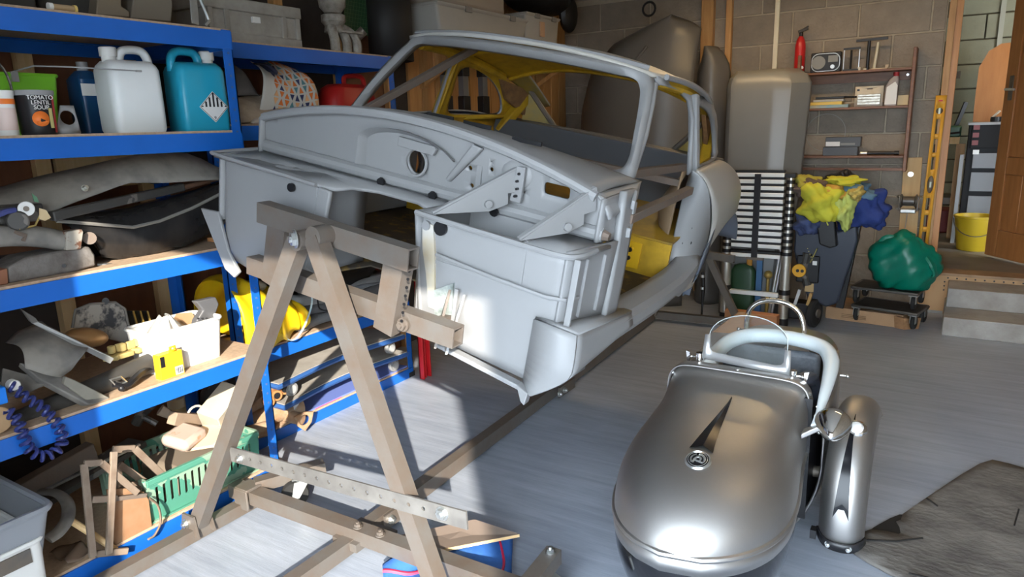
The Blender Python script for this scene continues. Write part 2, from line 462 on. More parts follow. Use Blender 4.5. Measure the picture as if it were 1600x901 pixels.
# doorway, threshold, steps
YT = YB
struct(MB().span((-0.135, YB - 0.01, 0), (1.35, YB + 0.14, 0.285)).build('trim_1', mat('plywood_riser', (0.52, 0.32, 0.16), 0.7, color2=(0.34, 0.20, 0.10), nscale=4, sharp=(0.3, 0.55))))
struct(MB().span((-0.135, YB - 0.03, 0.285), (1.35, YB + 0.16, 0.305)).build('trim_2', mat('threshold_wood', (0.40, 0.25, 0.14), 0.6, noise=0.4, nscale=6)))
struct(MB().span((-0.125, YB - 0.035, 0.305), (-0.085, YB + 0.15, 2.36)).build('trim_3', M_pine, bevel=0.002))
struct(MB().span((-0.09, YB - 0.02, 0.305), (-0.045, YB + 0.08, 2.36)).build('trim_4', mat('frame_pine', (0.60, 0.29, 0.10), 0.45, color2=(0.48, 0.2, 0.06), nscale=3, stretch=(12, 12, 1)), bevel=0.002))
struct(MB().span((0.80, YB - 0.02, 0.305), (0.85, YB + 0.14, 2.36)).build('trim_5', M_pine))
struct(MB().span((-0.135, YB + 0.0, 2.32), (0.85, YB + 0.14, 2.37)).build('trim_6', M_pine))
struct(MB().span((-0.6, 5.95, 0.19), (2.6, 8.6, 0.29)).build('floor_far', M_far))
struct(MB().span((2.4, 5.95, 0.19), (2.5, 8.6, 2.5)).build('wall_far_right', M_block2))
struct(MB().span((-0.7, 5.95, 0.19), (-0.6, 8.6, 2.5)).build('wall_far_left', M_block2))
wf = struct(MB().span((-0.7, 8.332, 0.19), (2.5, 8.5, 2.5)).build('wall_far', M_mortar2))
for r in range(0, 10):
    z = 0.30 + 0.225 * r; x = -0.32 + (0.225 if r % 2 else 0)
    while x < 1.3:
        lay(wf, 'block', x + 0.006, x + 0.444, 8.33, z, 0.212, M_block2, 'f'); x += 0.45
sx0, sx1 = 0.035, 1.0
t = thing('concrete_steps', 'two grey concrete steps leading up to the workshop doorway', 'step', (0.5, 5.45, 0))
MB().span((sx0, 5.20, 0), (sx1, 5.80, 0.125)).build('tread', M_step, t, bevel=0.006)
MB().span((sx0 + .01, 5.50, 0.125), (sx1, 5.80, 0.255)).build('tread', M_step, t, bevel=0.006)
t = tag(MB().span((-0.145, YB - 0.014, 0.0), (0.03, YB - 0.011, 0.02)).build('floor_edge_strip', M_grey), 'pale strip where the plywood riser meets the floor left of the steps', 'strip')
# nail heads along the riser
n_ = MB()
for i in range(10): n_.cyl((0.04 + i * 0.055, YB - 0.012, 0.268), (0.04 + i * 0.055, YB - 0.016, 0.268), 0.006, n=6)
for i in range(1, 4): n_.cyl((0.022, YB - 0.012, 0.268 - i * 0.03), (0.022, YB - 0.016, 0.268 - i * 0.03), 0.006, n=6)
n_.build('nail_heads', M_black, bpy.data.objects['trim_1'])
bpy.data.objects['nail_heads']['kind'] = 'stuff'

# open ledged door of the far room
dr = struct(bpy.data.objects.new('door_1', None)); COL.objects.link(dr); dr.location = (0.80, 5.97, 0.30)
Hh = Vector((0.80, 5.97, 0)); He = Vector((0.29, 6.68, 0)); dd = (He - Hh).normalized(); dn = Vector((-dd.y, dd.x, 0)); Lw = (He - Hh).length
def dpt(s_, z, o=0.0): return Hh + dd * s_ + dn * o + Vector((0, 0, z))
M_door = mat('varnished_door', (0.46, 0.19, 0.06), 0.35, color2=(0.34, 0.13, 0.04), nscale=3, stretch=(9, 9, 1))
def dbox(s0, s1, z0, z1, o0, o1, nm, par=dr, m_=M_door):
    b = MB(); b.prism([dpt(s0, z0, o0), dpt(s1, z0, o0), dpt(s1, z1, o0), dpt(s0, z1, o0)], dn * (o1 - o0)); return b.build(nm, m_, par, bevel=0.004)
dbox(0.0, 0.10, 0.31, 2.30, -0.022, 0.022, 'stile'); dbox(Lw - 0.11, Lw, 0.31, 2.30, -0.022, 0.022, 'stile')
dbox(0.10, Lw - 0.11, 0.31, 0.52, -0.022, 0.022, 'rail'); dbox(0.10, Lw - 0.11, 0.95, 1.08, -0.022, 0.022, 'rail'); dbox(0.10, Lw - 0.11, 2.18, 2.30, -0.022, 0.022, 'rail')
for i in range(4):
    a = 0.10 + i * (Lw - 0.21) / 4; dbox(a + 0.002, a + (Lw - 0.21) / 4 - 0.002, 0.52, 0.95, -0.01, 0.01, 'door_plank'); dbox(a + 0.002, a + (Lw - 0.21) / 4 - 0.002, 1.08, 2.18, -0.01, 0.01, 'door_plank')
hp = dbox(Lw - 0.085, Lw - 0.045, 1.50, 1.68, 0.022, 0.03, 'handle_plate', dr, M_darksteel)
MB().tube([dpt(Lw - 0.065, 1.58, 0.03), dpt(Lw - 0.065, 1.58, 0.07), dpt(Lw - 0.16, 1.575, 0.075)], 0.009).build('lever', M_alu, hp)

# lamps under the ceiling (the garage's own warm tubes)
for i, (x, y) in enumerate(((0.45, 2.5), (-1.0, 4.7))):
    t = thing('ceiling_light', ['warm batten lamp on the garage ceiling above the sidecar', 'warm batten lamp on the garage ceiling near the back wall'][i], 'lamp', (x, y, 2.46), 'batten lamps')
    MB().span((x - 0.6, y - 0.03, 2.42), (x + 0.6, y + 0.03, 2.459)).build('batten', M_white, t)
    MB().cyl((x - 0.58, y, 2.40), (x + 0.58, y, 2.40), 0.014, n=10).build('tube', mat('lit_tube', (1, .85, .6), emit=(1.0, 0.70, 0.34), estr=6), t)
    ld = bpy.data.lights.new('tube_light', 'AREA'); ld.shape = 'RECTANGLE'; ld.size = 1.15; ld.size_y = 0.05; ld.energy = 0.8 if i == 0 else 5.5; ld.color = (1.0, 0.70, 0.36)
    lo = bpy.data.objects.new('tube_light', ld); COL.objects.link(lo); lo.parent = t; lo.location = (0, 0, -0.085)
t = thing('ceiling_light', 'warm bulb lighting the far workshop room', 'lamp', (0.9, 7.0, 2.46))
MB().lathe([(0.02, 0), (0.06, -0.05), (0.05, -0.1), (0.01, -0.13)], (0.9, 7.0, 2.46)).build('bulb', MATS['lit_tube'], t)
ld = bpy.data.lights.new('bulb_light', 'POINT'); ld.energy = 6.5; ld.color = (1.0, 0.74, 0.42); ld.shadow_soft_size = 0.08
lo = bpy.data.objects.new('bulb_light', ld); COL.objects.link(lo); lo.parent = t; lo.location = (0, 0, -0.2)
# ------------------------------------------------------------------ the car body, in its own frame: u across, v along, w up
car = thing('bare_car_shell', 'bare grey primed car bodyshell without doors or glass, tilted on a steel jig', 'car body', (-1.49, 1.45, 1.1), rot=(0, radians(11.464), radians(3.128)))
CP = [M_primer, M_yellow_in]
def cb(m, name, mats=None, solid=0.0, inner=0, par=None, **k):
    return m.build(name, mats or M_primer, par or car, local=True, solid=solid, inner=inner, **k)
def cbs(m, name, par, mats=None, **k):     # sub-part: same frame, one level deeper
    o = m.build(name, mats or M_primer, None, **k)
    o.parent = par; o.matrix_parent_inverse = lmat(par).inverted()
    return o
# scuttle / bulkhead
def ws(u): return 0.362 - 0.25 * u * u
def vs_(u): return 0.262 + 0.05 * u * u
WF = 0.162
def bulk(a, b):
    t = (b - WF) / max(ws(a) - WF, .02)
    return (a, lerp(0.305, vs_(a) + 0.012, max(0, min(1, t))), b)
n = 24
top = [(lerp(0.665, -0.665, i / n), ws(lerp(0.665, -0.665, i / n))) for i in range(n + 1)]
outer = [(-0.665, WF), (0.665, WF)] + top
holes = [circ(0.02, 0.226, 0.037, 22, 0.038), rrect(0.470, 0.226, 0.553, 0.262, 0.01, 3)]
for q in ((0.217, 0.249, .008), (0.292, 0.26, .007), (0.225, 0.196, .008), (0.408, 0.215, .004), (.29, .283, .003)): holes.append(circ(q[0], q[1], q[2], 8))
m = MB(); m.plate(outer, holes, bulk, .03); bulkhead = cb(m, 'bulkhead', solid=0.012, soff=0, smooth=20)
bulkhead['label'] = 'grey bulkhead with a round hole in its middle and a rectangular hole at right'
# pressed arch and flap round the round hole
arch = cat([(-.215, .268, .175), (-.205, .262, .24), (-.195, .256, .278), (-.14, .25, .305), (-.05, .246, .318), (.04, .246, .313), (.12, .250, .292), (.17, .256, .262)], 5)
m = MB()
for i in range(len(arch) - 1):
    a, b = arch[i], arch[i + 1]; c = Vector((0.02, .285, .17))
    m.prism([a, b, b + (c - b) * 0.10 + Vector((0, .03, 0)), a + (c - a) * 0.10 + Vector((0, .03, 0))], (0, 0.012, 0))
cb(m, 'pressed_arch', smooth=50)
m = MB(); m.prism([(-.045, .262, .268), (.092, .262, .262), (.108, .252, .285), (.10, .255, .292), (-.04, .258, .298)], (0, 0.014, 0)); cb(m, 'hole_flap', bevel=.002)
m = MB(); m.tube([(0.02 + .041 * cos(2 * pi * i / 24), .279, .226 + .042 * sin(2 * pi * i / 24)) for i in range(24)], 0.005, 6, closed=True); cb(m, 'hole_rim')
# ramp rib right of the arch and domed pressing
m = MB(); m.prism([(.135, .30, .198), (.15, .30, .19), (.27, .272, .318), (.235, .268, .326)], (0, -0.022, -0.0)); cb(m, 'pressed_rib', bevel=.006)
m = MB(); m.sphere((.378, .30, .268), 1, 18, 10, (.062, .03, .052)); cb(m, 'pressed_dome')
m = MB(); m.span((.243, .283, .185), (.26, .296, .262)); cb(m, 'stiffener')
# rolled fold along the foot of the bulkhead
m = MB(); m.tube([(-.675, .30, .15), (.672, .30, .15)], .022, 10); cb(m, 'fold_roll')
m = MB(); m.tube([(.66, .30, .15), (.69, .30, .148)], [.02, .012], 8); cb(m, 'fold_end', M_rust)
for u in (-.10, .105, .33):
    m = MB(); m.cyl((u, .272, .142), (u, .262, .138), .014, n=10); cb(m, 'drain_hole', M_black)
# scuttle top
def wbv(u): return (0.50 + 0.42 * u * u, 0.346 - 0.2 * u * u)
def scut(s, t):
    u = lerp(-0.635, 0.635, s); vb, wb_ = wbv(u); v0 = vs_(u) - .012; w0 = ws(u) + .004
    k = t; bulge = 0.012 * sin(pi * k)
    return (u, lerp(v0, vb, k), lerp(w0, wb_, k) + bulge)
m = MB(); m.grid(scut, 32, 8); scuttle = cb(m, 'scuttle_panel', solid=.012, soff=-1)
lip = [Vector((u, vs_(u) - .014, ws(u) - .004)) for u in [lerp(-.64, .64, i / 30) for i in range(31)]]
m = MB(); m.tube(lip, .015, 8); cbs(m, 'scuttle_lip', scuttle)
for u in (-.02, .12, .30):
    m = MB(); m.span((u, .37, scut((u + .635) / 1.27, .48)[2] - .004), (u + .1, .376, scut((u + .635) / 1.27, .48)[2] + .009)); cbs(m, 'demister_slot', scuttle, M_black)
# side cheek between bulkhead and door post
for s in (-1, 1):
    m = MB(); m.grid(lambda a, b: (s * lerp(.665, .70, a * (1 - b)), lerp(.27, .45, a), lerp(.13, lerp(ws(.6) - .02, .262, a), b)), 6, 6); cb(m, 'side_cheek', solid=.01)
    # door post
    m = MB()
    m.grid(lambda a, b: (s * lerp(.70, .665, b ** 2 * .6), lerp(.44, .47, b) - .10 * (1 - a), lerp(-.13, .27, b)), 6, 8)
    po = cb(m, 'door_post', solid=.02, soff=0)
    m = MB(); m.span((s * .632, .44, -.13), (s * .70, .462, .235)); cbs(m, 'post_return', po, bevel=.003)
    for k in range(6):
        m = MB(); m.cyl((s * .669, .4375, -.08 + k * .05), (s * .669, .4415, -.08 + k * .05), .007, n=8); cbs(m, 'post_hole', po, M_black)
    m = MB(); m.bar((s * .706, .40, .232), (s * .69, .455, .255), .012, .03); cbs(m, 'hinge_stub', po, bevel=.003)
    m = MB(); m.bar((s * .706, .41, .148), (s * .67, .47, .15), .014, .03); cbs(m, 'hinge_stub', po, bevel=.003)
    # inner wing panel behind the corner of the footwell, with ribs
    m = MB(); m.grid(lambda a, b: (s * lerp(.66, .70, a), lerp(.10, .37, a), lerp(-.10, .13, b)), 5, 5); sp = cb(m, 'side_panel', solid=.01)
    for k in (0.35, 0.7):
        u = lerp(.66, .70, k); v = lerp(.10, .37, k); m = MB(); m.bar((s * (u - .001), v, -.07), (s * (u - .001), v, .10), .02, .006); cbs(m, 'pressed_rib', sp, bevel=.004)
    if s > 0:
        m = MB(); m.bar((s * .69, .098, -.09), (s * .688, .10, .118), .018, .01); cb(m, 'corner_strip', bevel=.002)

# footwell boxes
def foot(s, u0, u1, wt, vb=.30):
    # outline in plan: inner edge, front face, rounded outer corner, back along the side
    P = [(u0, vb + .02), (u0, .12), (u0 + .02, .10)]
    for i in range(7):
        a = -pi / 2 + i / 6 * pi / 2; P.append((u1 - .045 + .045 * cos(a), .145 + .045 * sin(a)))
    P.append((u1 + .01, vb + .02)); return P
def footface(s, P, ztop, zb0, zb1):
    def f(a, b):
        k = a * (len(P) - 1); i = min(int(k), len(P) - 2); t = k - i
        u = lerp(P[i][0], P[i + 1][0], t); v = lerp(P[i][1], P[i + 1][1], t)
        zb = lerp(zb0, zb1, (u - P[0][0]) / (P[-1][0] - P[0][0]))
        bulge = .012 * sin(pi * min(1, b * 1.3)) if b < .75 else 0
        return (s * u, v - bulge * .4 + .015 * (1 - b), lerp(zb, ztop, b))
    return f
P = foot(1, .175, .672, .125)
m = MB(); m.grid(footface(1, P, .124, -.235, -.276), 30, 12); fr = cb(m, 'footwell_front', solid=.01)
fr['label'] = 'right footwell front panel with a patch of bare yellow and worn metal'
P2 = foot(-1, .20, .662, .125)
def leftface(a, b):
    p = footface(-1, P2, .124, -.16, -.16)(a, b); u = -p[0]
    zb = lerp(-.17, -.278, (u - .2) / .36) if u < .56 else lerp(-.278, -.19, (u - .56) / .10)
    return (p[0], p[1], lerp(zb, .124, b))
m = MB(); m.grid(leftface, 30, 12); fl = cb(m, 'footwell_front', solid=.01)
m = MB(); m.prism([(-.735, .085, -.075), (-.655, .092, -.07), (-.60, .092, -.20), (-.545, .095, -.262), (-.56, .085, -.285), (-.60, .078, -.262)], (0, .012, 0)); cb(m, 'flare_plate', bevel=.003)
# tops
m = MB(); m.plate([(-.675, .09), (-.2, .085), (-.135, .095), (-.125, .16), (-.05, .20), (.10, .20), (.17, .16), (.18, .30), (-.68, .30)], [rrect(-.545, .165, -.475, .175, .003, 2), rrect(-.445, .14, -.385, .15, .003, 2), circ(-.40, .20, .006, 8), circ(-.35, .18, .006, 8), circ(-.30, .22, .005, 8)],
    lambda a, b: (a, b, .128 + .012 * max(0, (b - .1)) )); shelf = cb(m, 'footwell_shelf', solid=.012)
m = MB(); m.tube(cat([(-.68, .30, .135), (-.685, .12, .13), (-.66, .088, .128), (-.40, .082, .126), (-.2, .078, .124)], 5), .007, 6); cbs(m, 'shelf_lip', shelf)
m = MB(); m.plate([(.172, .09), (.235, .082), (.235, .30), (.172, .30)], [], lambda a, b: (a, b, .13)); cb(m, 'tray_ledge', solid=.01)
m = MB(); m.plate([(.53, .082), (.64, .085), (.688, .12), (.70, .30), (.53, .30)], [], lambda a, b: (a, b, .128)); cb(m, 'tray_ledge', solid=.01)
m = MB(); m.tube(cat([(.175, .088, .126), (.3, .082, .124), (.45, .082, .122), (.62, .082, .12), (.68, .11, .122), (.695, .2, .128)], 5), .008, 6); cb(m, 'tray_lip')
# battery tray: open recess
m = MB(); m.span((.235, .10, -.01), (.53, .30, 0)); m.span((.235, .293, 0), (.53, .30, .135)); m.span((.228, .10, 0), (.235, .30, .13)); m.span((.53, .10, 0), (.537, .30, .13)); cb(m, 'battery_tray')
# left box inner return panel (with flange), bracket below
m = MB(); m.bar((-.205, .088, -.16), (-.165, .086, .118), .05, .018); cb(m, 'footwell_flange', bevel=.006)
# tunnel: panel edges
m = MB(); m.grid(lambda a, b: (.172 + .055 * (1 - b), lerp(.10, .34, a), lerp(-.21, .125, b)), 4, 6); cb(m, 'footwell_side', solid=.01)
# bare patch, holes and gussets on the right footwell
m = MB(); m.prism([(.196, .096, .10), (.235, .094, .10), (.25, .094, .02), (.262, .096, -.08), (.268, .10, -.15), (.245, .104, -.15), (.225, .10, -.05), (.205, .098, .02)], (0, .01, 0)); cbs(m, 'bare_patch', fr, mat('yellow_filler', (.55, .42, .18), .6, color2=(.55, .55, .55), nscale=6))
m = MB(); m.prism([(.262, .094, -.09), (.325, .094, -.05), (.335, .10, -.20), (.275, .104, -.20)], (0, .01, 0)); cbs(m, 'scraped_patch', fr, mat('scraped_metal', (.42, .45, .43), .5, color2=(.10, .13, .12), nscale=26, detail=8))
m = MB(); m.cyl((.262, .097, .098), (.262, .088, .098), .021, n=18); cbs(m, 'pipe_hole', fr, M_black)
m = MB(); m.cyl((.212, .10, .094), (.212, .090, .094), .014, n=14); cbs(m, 'bolt_boss', fr)
m = MB(); m.cyl((-.315, .095, .09), (-.315, .086, .09), .014, n=14); cbs(m, 'pipe_hole', fl, M_black)
m = MB(); m.span((-.30, .085, -.03), (-.245, .09, .025)); m.bar((-.25, .084, -.06), (-.255, .084, -.03), .006, .006); cbs(m, 'weld_patch', fl)
for (A3, B3, C3, hu) in (((.232, .088, .135), (.385, .280, .288), (.405, .285, .165), .5), ((.515, .085, .13), (.628, .278, .280), (.64, .285, .165), .5)):
    A3, B3, C3 = Vector(A3), Vector(B3), Vector(C3); D3 = A3.lerp(C3, .62)
    m = MB(); m.prism([A3, B3, B3.lerp(C3, .55), B3.lerp(C3, .6) + (A3 - C3) * .16, B3.lerp(C3, .85) + (A3 - C3) * .16, D3 + Vector((0, 0, .0))], (.008, -.003, 0)); gs = cb(m, 'gusset_bracket', M_primer)
    m = MB(); c3 = (A3 * 1.2 + B3 + C3 * 1.0) / 3.2 + Vector((.005, -.004, -.02)); m.cyl(c3 + Vector((-.006, 0.004, 0)), c3 + Vector((.012, -.012, .004)), .011, n=14); cbs(m, 'bracket_boss', gs)
    m = MB(); m.bar(A3 + Vector((0, 0, .004)), B3, .014, .006); cbs(m, 'bracket_flange', gs)
m = MB(); m.prism([(.375, .279, .185), (.412, .279, .185), (.418, .266, .292), (.39, .266, .292)], (0, -.012, 0)); gp_ = cb(m, 'bracket_plate', bevel=.002)
for k in range(4):
    m = MB(); m.cyl((.398 + .003 * (k % 2), .268 - .004 * (k > 1), .205 + .022 * k), (.398 + .003 * (k % 2), .250, .205 + .022 * k), .004, n=8); cbs(m, 'plate_hole', gp_, M_black)
for (u, w0, w1, tl) in ((.285, -.235, -.10, .02), (.325, -.24, -.10, .03)):
    m = MB(); m.prism([(u, .09, w0), (u + .03, .05, w0 - .01), (u + .012 + tl, .088, w1 + .03)], (.006, 0.004, 0)); cb(m, 'gusset_fin', M_steel if u < .3 else M_primer)
m = MB(); m.bar((.345, .086, -.235), (.345, .086, -.06), .012, .004); cbs(m, 'panel_seam', fr)
m = MB(); m.tube([(.26, .09, .02), (.45, .082, .008), (.62, .082, 0.0), (.668, .11, -.002), (.684, .16, -.002)], .006, 6); cbs(m, 'swage_line', fr)
# lower right wing stub and left stub
for s in (-1, 1):
    m = MB()
    zt = -.07
    def stub(a, b):
        # a along from front edge to rear, b top to bottom (curving under)
        front = lerp(.07, .035, b); v = lerp(front, .52, a)
        u = .735 + .012 * sin(pi * b) - .11 * max(0, b - .55) ** 1.3 * 2.2 + 0.0 * a
        w = lerp(zt - .055 * a, -.268 + .065 * a, b)
        return (s * u, v, w)
    if s < 0:
        m.grid(lambda a, b: (-lerp(.70, .735, a), lerp(.20, .34, b), lerp(-.10, -.2, a)), 3, 3); cb(m, 'wing_stub', solid=.008)
    else: m.grid(stub, 10, 12)
    if s > 0: ws_ = cb(m, 'wing_stub', solid=.008)
    if s > 0: ed = [Vector(stub(0, k / 10)) for k in range(11)]
    inner_u = .60
    if s > 0: A_ = [Vector((s * inner_u, .088 if s > 0 else .09, lerp(zt + .0, -.262, k / 10))) for k in range(11)]
    if s > 0:
        m = MB(); va = [m.v(p) for p in A_]; vb_ = [m.v(p) for p in ed]; m.skin(va, vb_, False); cbs(m, 'stub_front', ws_, solid=.008)
    if s > 0: m = MB(); m.plate([(.60, .088), (.735, .07), (.735, .52), (.70, .52), (.67, .30), (.655, .12)], [], lambda a, b: (s * a, b, zt - .12 * (b - .07)))
    if s > 0: cbs(m, 'stub_top', ws_, solid=.008)
    if s < 0: continue
    m = MB(); m.prism([(s * .595, .045, -.255), (s * .64, .03, -.262), (s * .635, .03, -.30), (s * .62, .035, -.295)], (0, .03, 0))
    if s > 0: m.bar((s * .60, .075, -.272), (s * .30, .098, -.250), .03, .014)
    cb(m, 'jacking_flange', bevel=.003)
for s in (-1, 1):
    m = MB(); m.grid(lambda a, b: (s * lerp(.632, .685, b), lerp(lerp(.285, .67, a), lerp(.29, .50, a), b), lerp(lerp(.264, .268, a), lerp(.20, .235, a), b) + .012 * sin(pi * b)), 8, 5); cb(m, 'scuttle_side', solid=.008)
    # sill
    m = MB()
    sec = [(.655, -.10), (.725, -.112), (.742, -.13), (.745, -.16), (.725, -.195), (.66, -.205), (.60, -.20)]
    def sill(a, b):
        k = b * (len(sec) - 1); i = min(int(k), len(sec) - 2); t = k - i; v = lerp(.34, 1.36, a)
        return (s * lerp(sec[i][0], sec[i + 1][0], t), v, lerp(sec[i][1], sec[i + 1][1], t) - .02 * min(1, (v - .34) / .5) + .05 * max(0, (v - 1.05) / .3) ** 2)
    m.grid(sill, 16, 18); sl = cb(m, 'sill', solid=.008)

# roof
vr = [.80, .95, 1.1, 1.25, 1.4, 1.55, 1.7, 1.85, 2.0, 2.12]
cen = [.643, .652, .655, .658, .652, .635, .603, .555, .485, .405]
edg = [.60, .598, .592, .582, .565, .54, .505, .455, .39, .33]
hwd = [.50, .535, .555, .565, .566, .562, .55, .53, .50, .47]
def hv(u): return 0.802 + 0.42 * u * u
def roofp(a, b, vend=1.80):
    s_ = lerp(-1, 1, a)
    v = lerp(hv(.5 * s_), vend, b)
    h = interp(vr, hwd, v); u = s_ * h
    wc = interp(vr, cen, v); we = interp(vr, edg, v)
    k = abs(s_)
    return (u, v, we + (wc - we) * (1 - k ** 2.4))
def smooth_tab(xs, ys, n=40):
    P = cat([(x, y, 0) for x, y in zip(xs, ys)], 5); return [p.x for p in P], [p.y for p in P]
_x, cen2 = smooth_tab(vr, cen); _, edg2 = smooth_tab(vr, edg); _, hwd2 = smooth_tab(vr, hwd); vr, cen, edg, hwd = _x, cen2, edg2, hwd2
m = MB(); m.grid(roofp, 30, 30); roof = cb(m, 'roof', [mat('lamplit_primer', (.40, .375, .325), .38, color2=(.45, .45, .44), nscale=2.5), M_yellow_in], solid=.014, inner=1, out=(0, 0, 1))  # warm lamp light on the roof is put into its beige colour
for s in (-1, 1):
    g = [Vector(roofp(0 if s < 0 else 1, b)) + Vector((s * .008, 0, -.004)) for b in [i / 24 for i in range(2, 23)]]
    def cpil(a, b):
        s_ = lerp(lerp(.80, .90, b), 1, a); v = lerp(1.79, 2.10, b); h = interp(vr, hwd, v); wc = interp(vr, cen, v); we = interp(vr, edg, v)
        return (s * h * lerp(s_, s_ * .98, b), v, we + (wc - we) * (1 - s_ ** 2.4))
    m = MB(); m.grid(cpil, 8, 10); cb(m, 'roof_pillar', [M_primer, mat('olive_metal', (.20, .18, .09), .5, color2=(.35, .22, .03), nscale=8)], solid=.014, inner=1, out=(s, .3, 1))
    m = MB(); m.tube(g, .011, 8); cbs(m, 'gutter', roof)
    # inner cant rail
    m = MB(); m.tube([p + Vector((-s * .03, 0, -.022)) for p in g], .02, 8); cb(m, 'cant_rail', M_yellow_in)
m = MB(); m.tube([Vector((u, hv(u) + .012, interp(vr, cen, .80) - .115 * u * u - .01 * abs(u) ** 4)) for u in [lerp(-.5, .5, i / 24) for i in range(25)]], .01, 8); cbs(m, 'header_gutter', roof)
for v, dz in ((1.30, -.035), (1.79, -.012)):
    m = MB(); m.tube([(lerp(-.52, .52, i / 16), v, interp(vr, edg, v) + (interp(vr, cen, v) - interp(vr, edg, v)) * (1 - abs(lerp(-1, 1, i / 16)) ** 2.4) + dz) for i in range(17)], .022, 8, flat=.5); cb(m, 'roof_bow', M_yellow_in)

# windscreen frame
inn = cat([(0, .515, .340), (.30, .553, .318), (.47, .607, .292), (.545, .655, .286), (.566, .69, .32), (.545, .76, .41), (.515, .84, .50), (.495, .875, .545), (.462, .885, .572), (.38, .862, .580), (.2, .815, .588), (0, .80, .590)], 5)
out = cat([(0, .47, .350), (.31, .51, .328), (.53, .575, .292), (.605, .64, .265), (.606, .675, .30), (.584, .76, .41), (.556, .845, .51), (.533, .905, .570), (.500, .91, .604), (.40, .872, .618), (.2, .818, .624), (0, .802, .628)], 5)
A = [p.copy() for p in inn] + [Vector((-p.x, p.y, p.z)) for p in inn[-2:0:-1]]
B = [p.copy() for p in out] + [Vector((-p.x, p.y, p.z)) for p in out[-2:0:-1]]
m = MB(); VA = [m.v(p) for p in A]; VM = [m.v((p + q) / 2 + Vector((0, -.012, .004))) for p, q in zip(A, B)]; VB = [m.v(p) for p in B]
VI = [m.v(p + Vector((0, .03, -.006))) for p in A]
m.skin(VI, VA); m.skin(VA, VM); m.skin(VM, VB); wf_ = cb(m, 'windscreen_frame', [M_primer, M_yellow_in], solid=.016, inner=0, smooth=60)
for s in (-1, 1):     # A pillar return to the door side
    pts = [(s * .592, .68, .27), (s * .578, .775, .40), (s * .552, .86, .50), (s * .53, .92, .562)]
    m = MB(); m.tube(pts, .014, 8); cb(m, 'pillar_return', smooth=60)

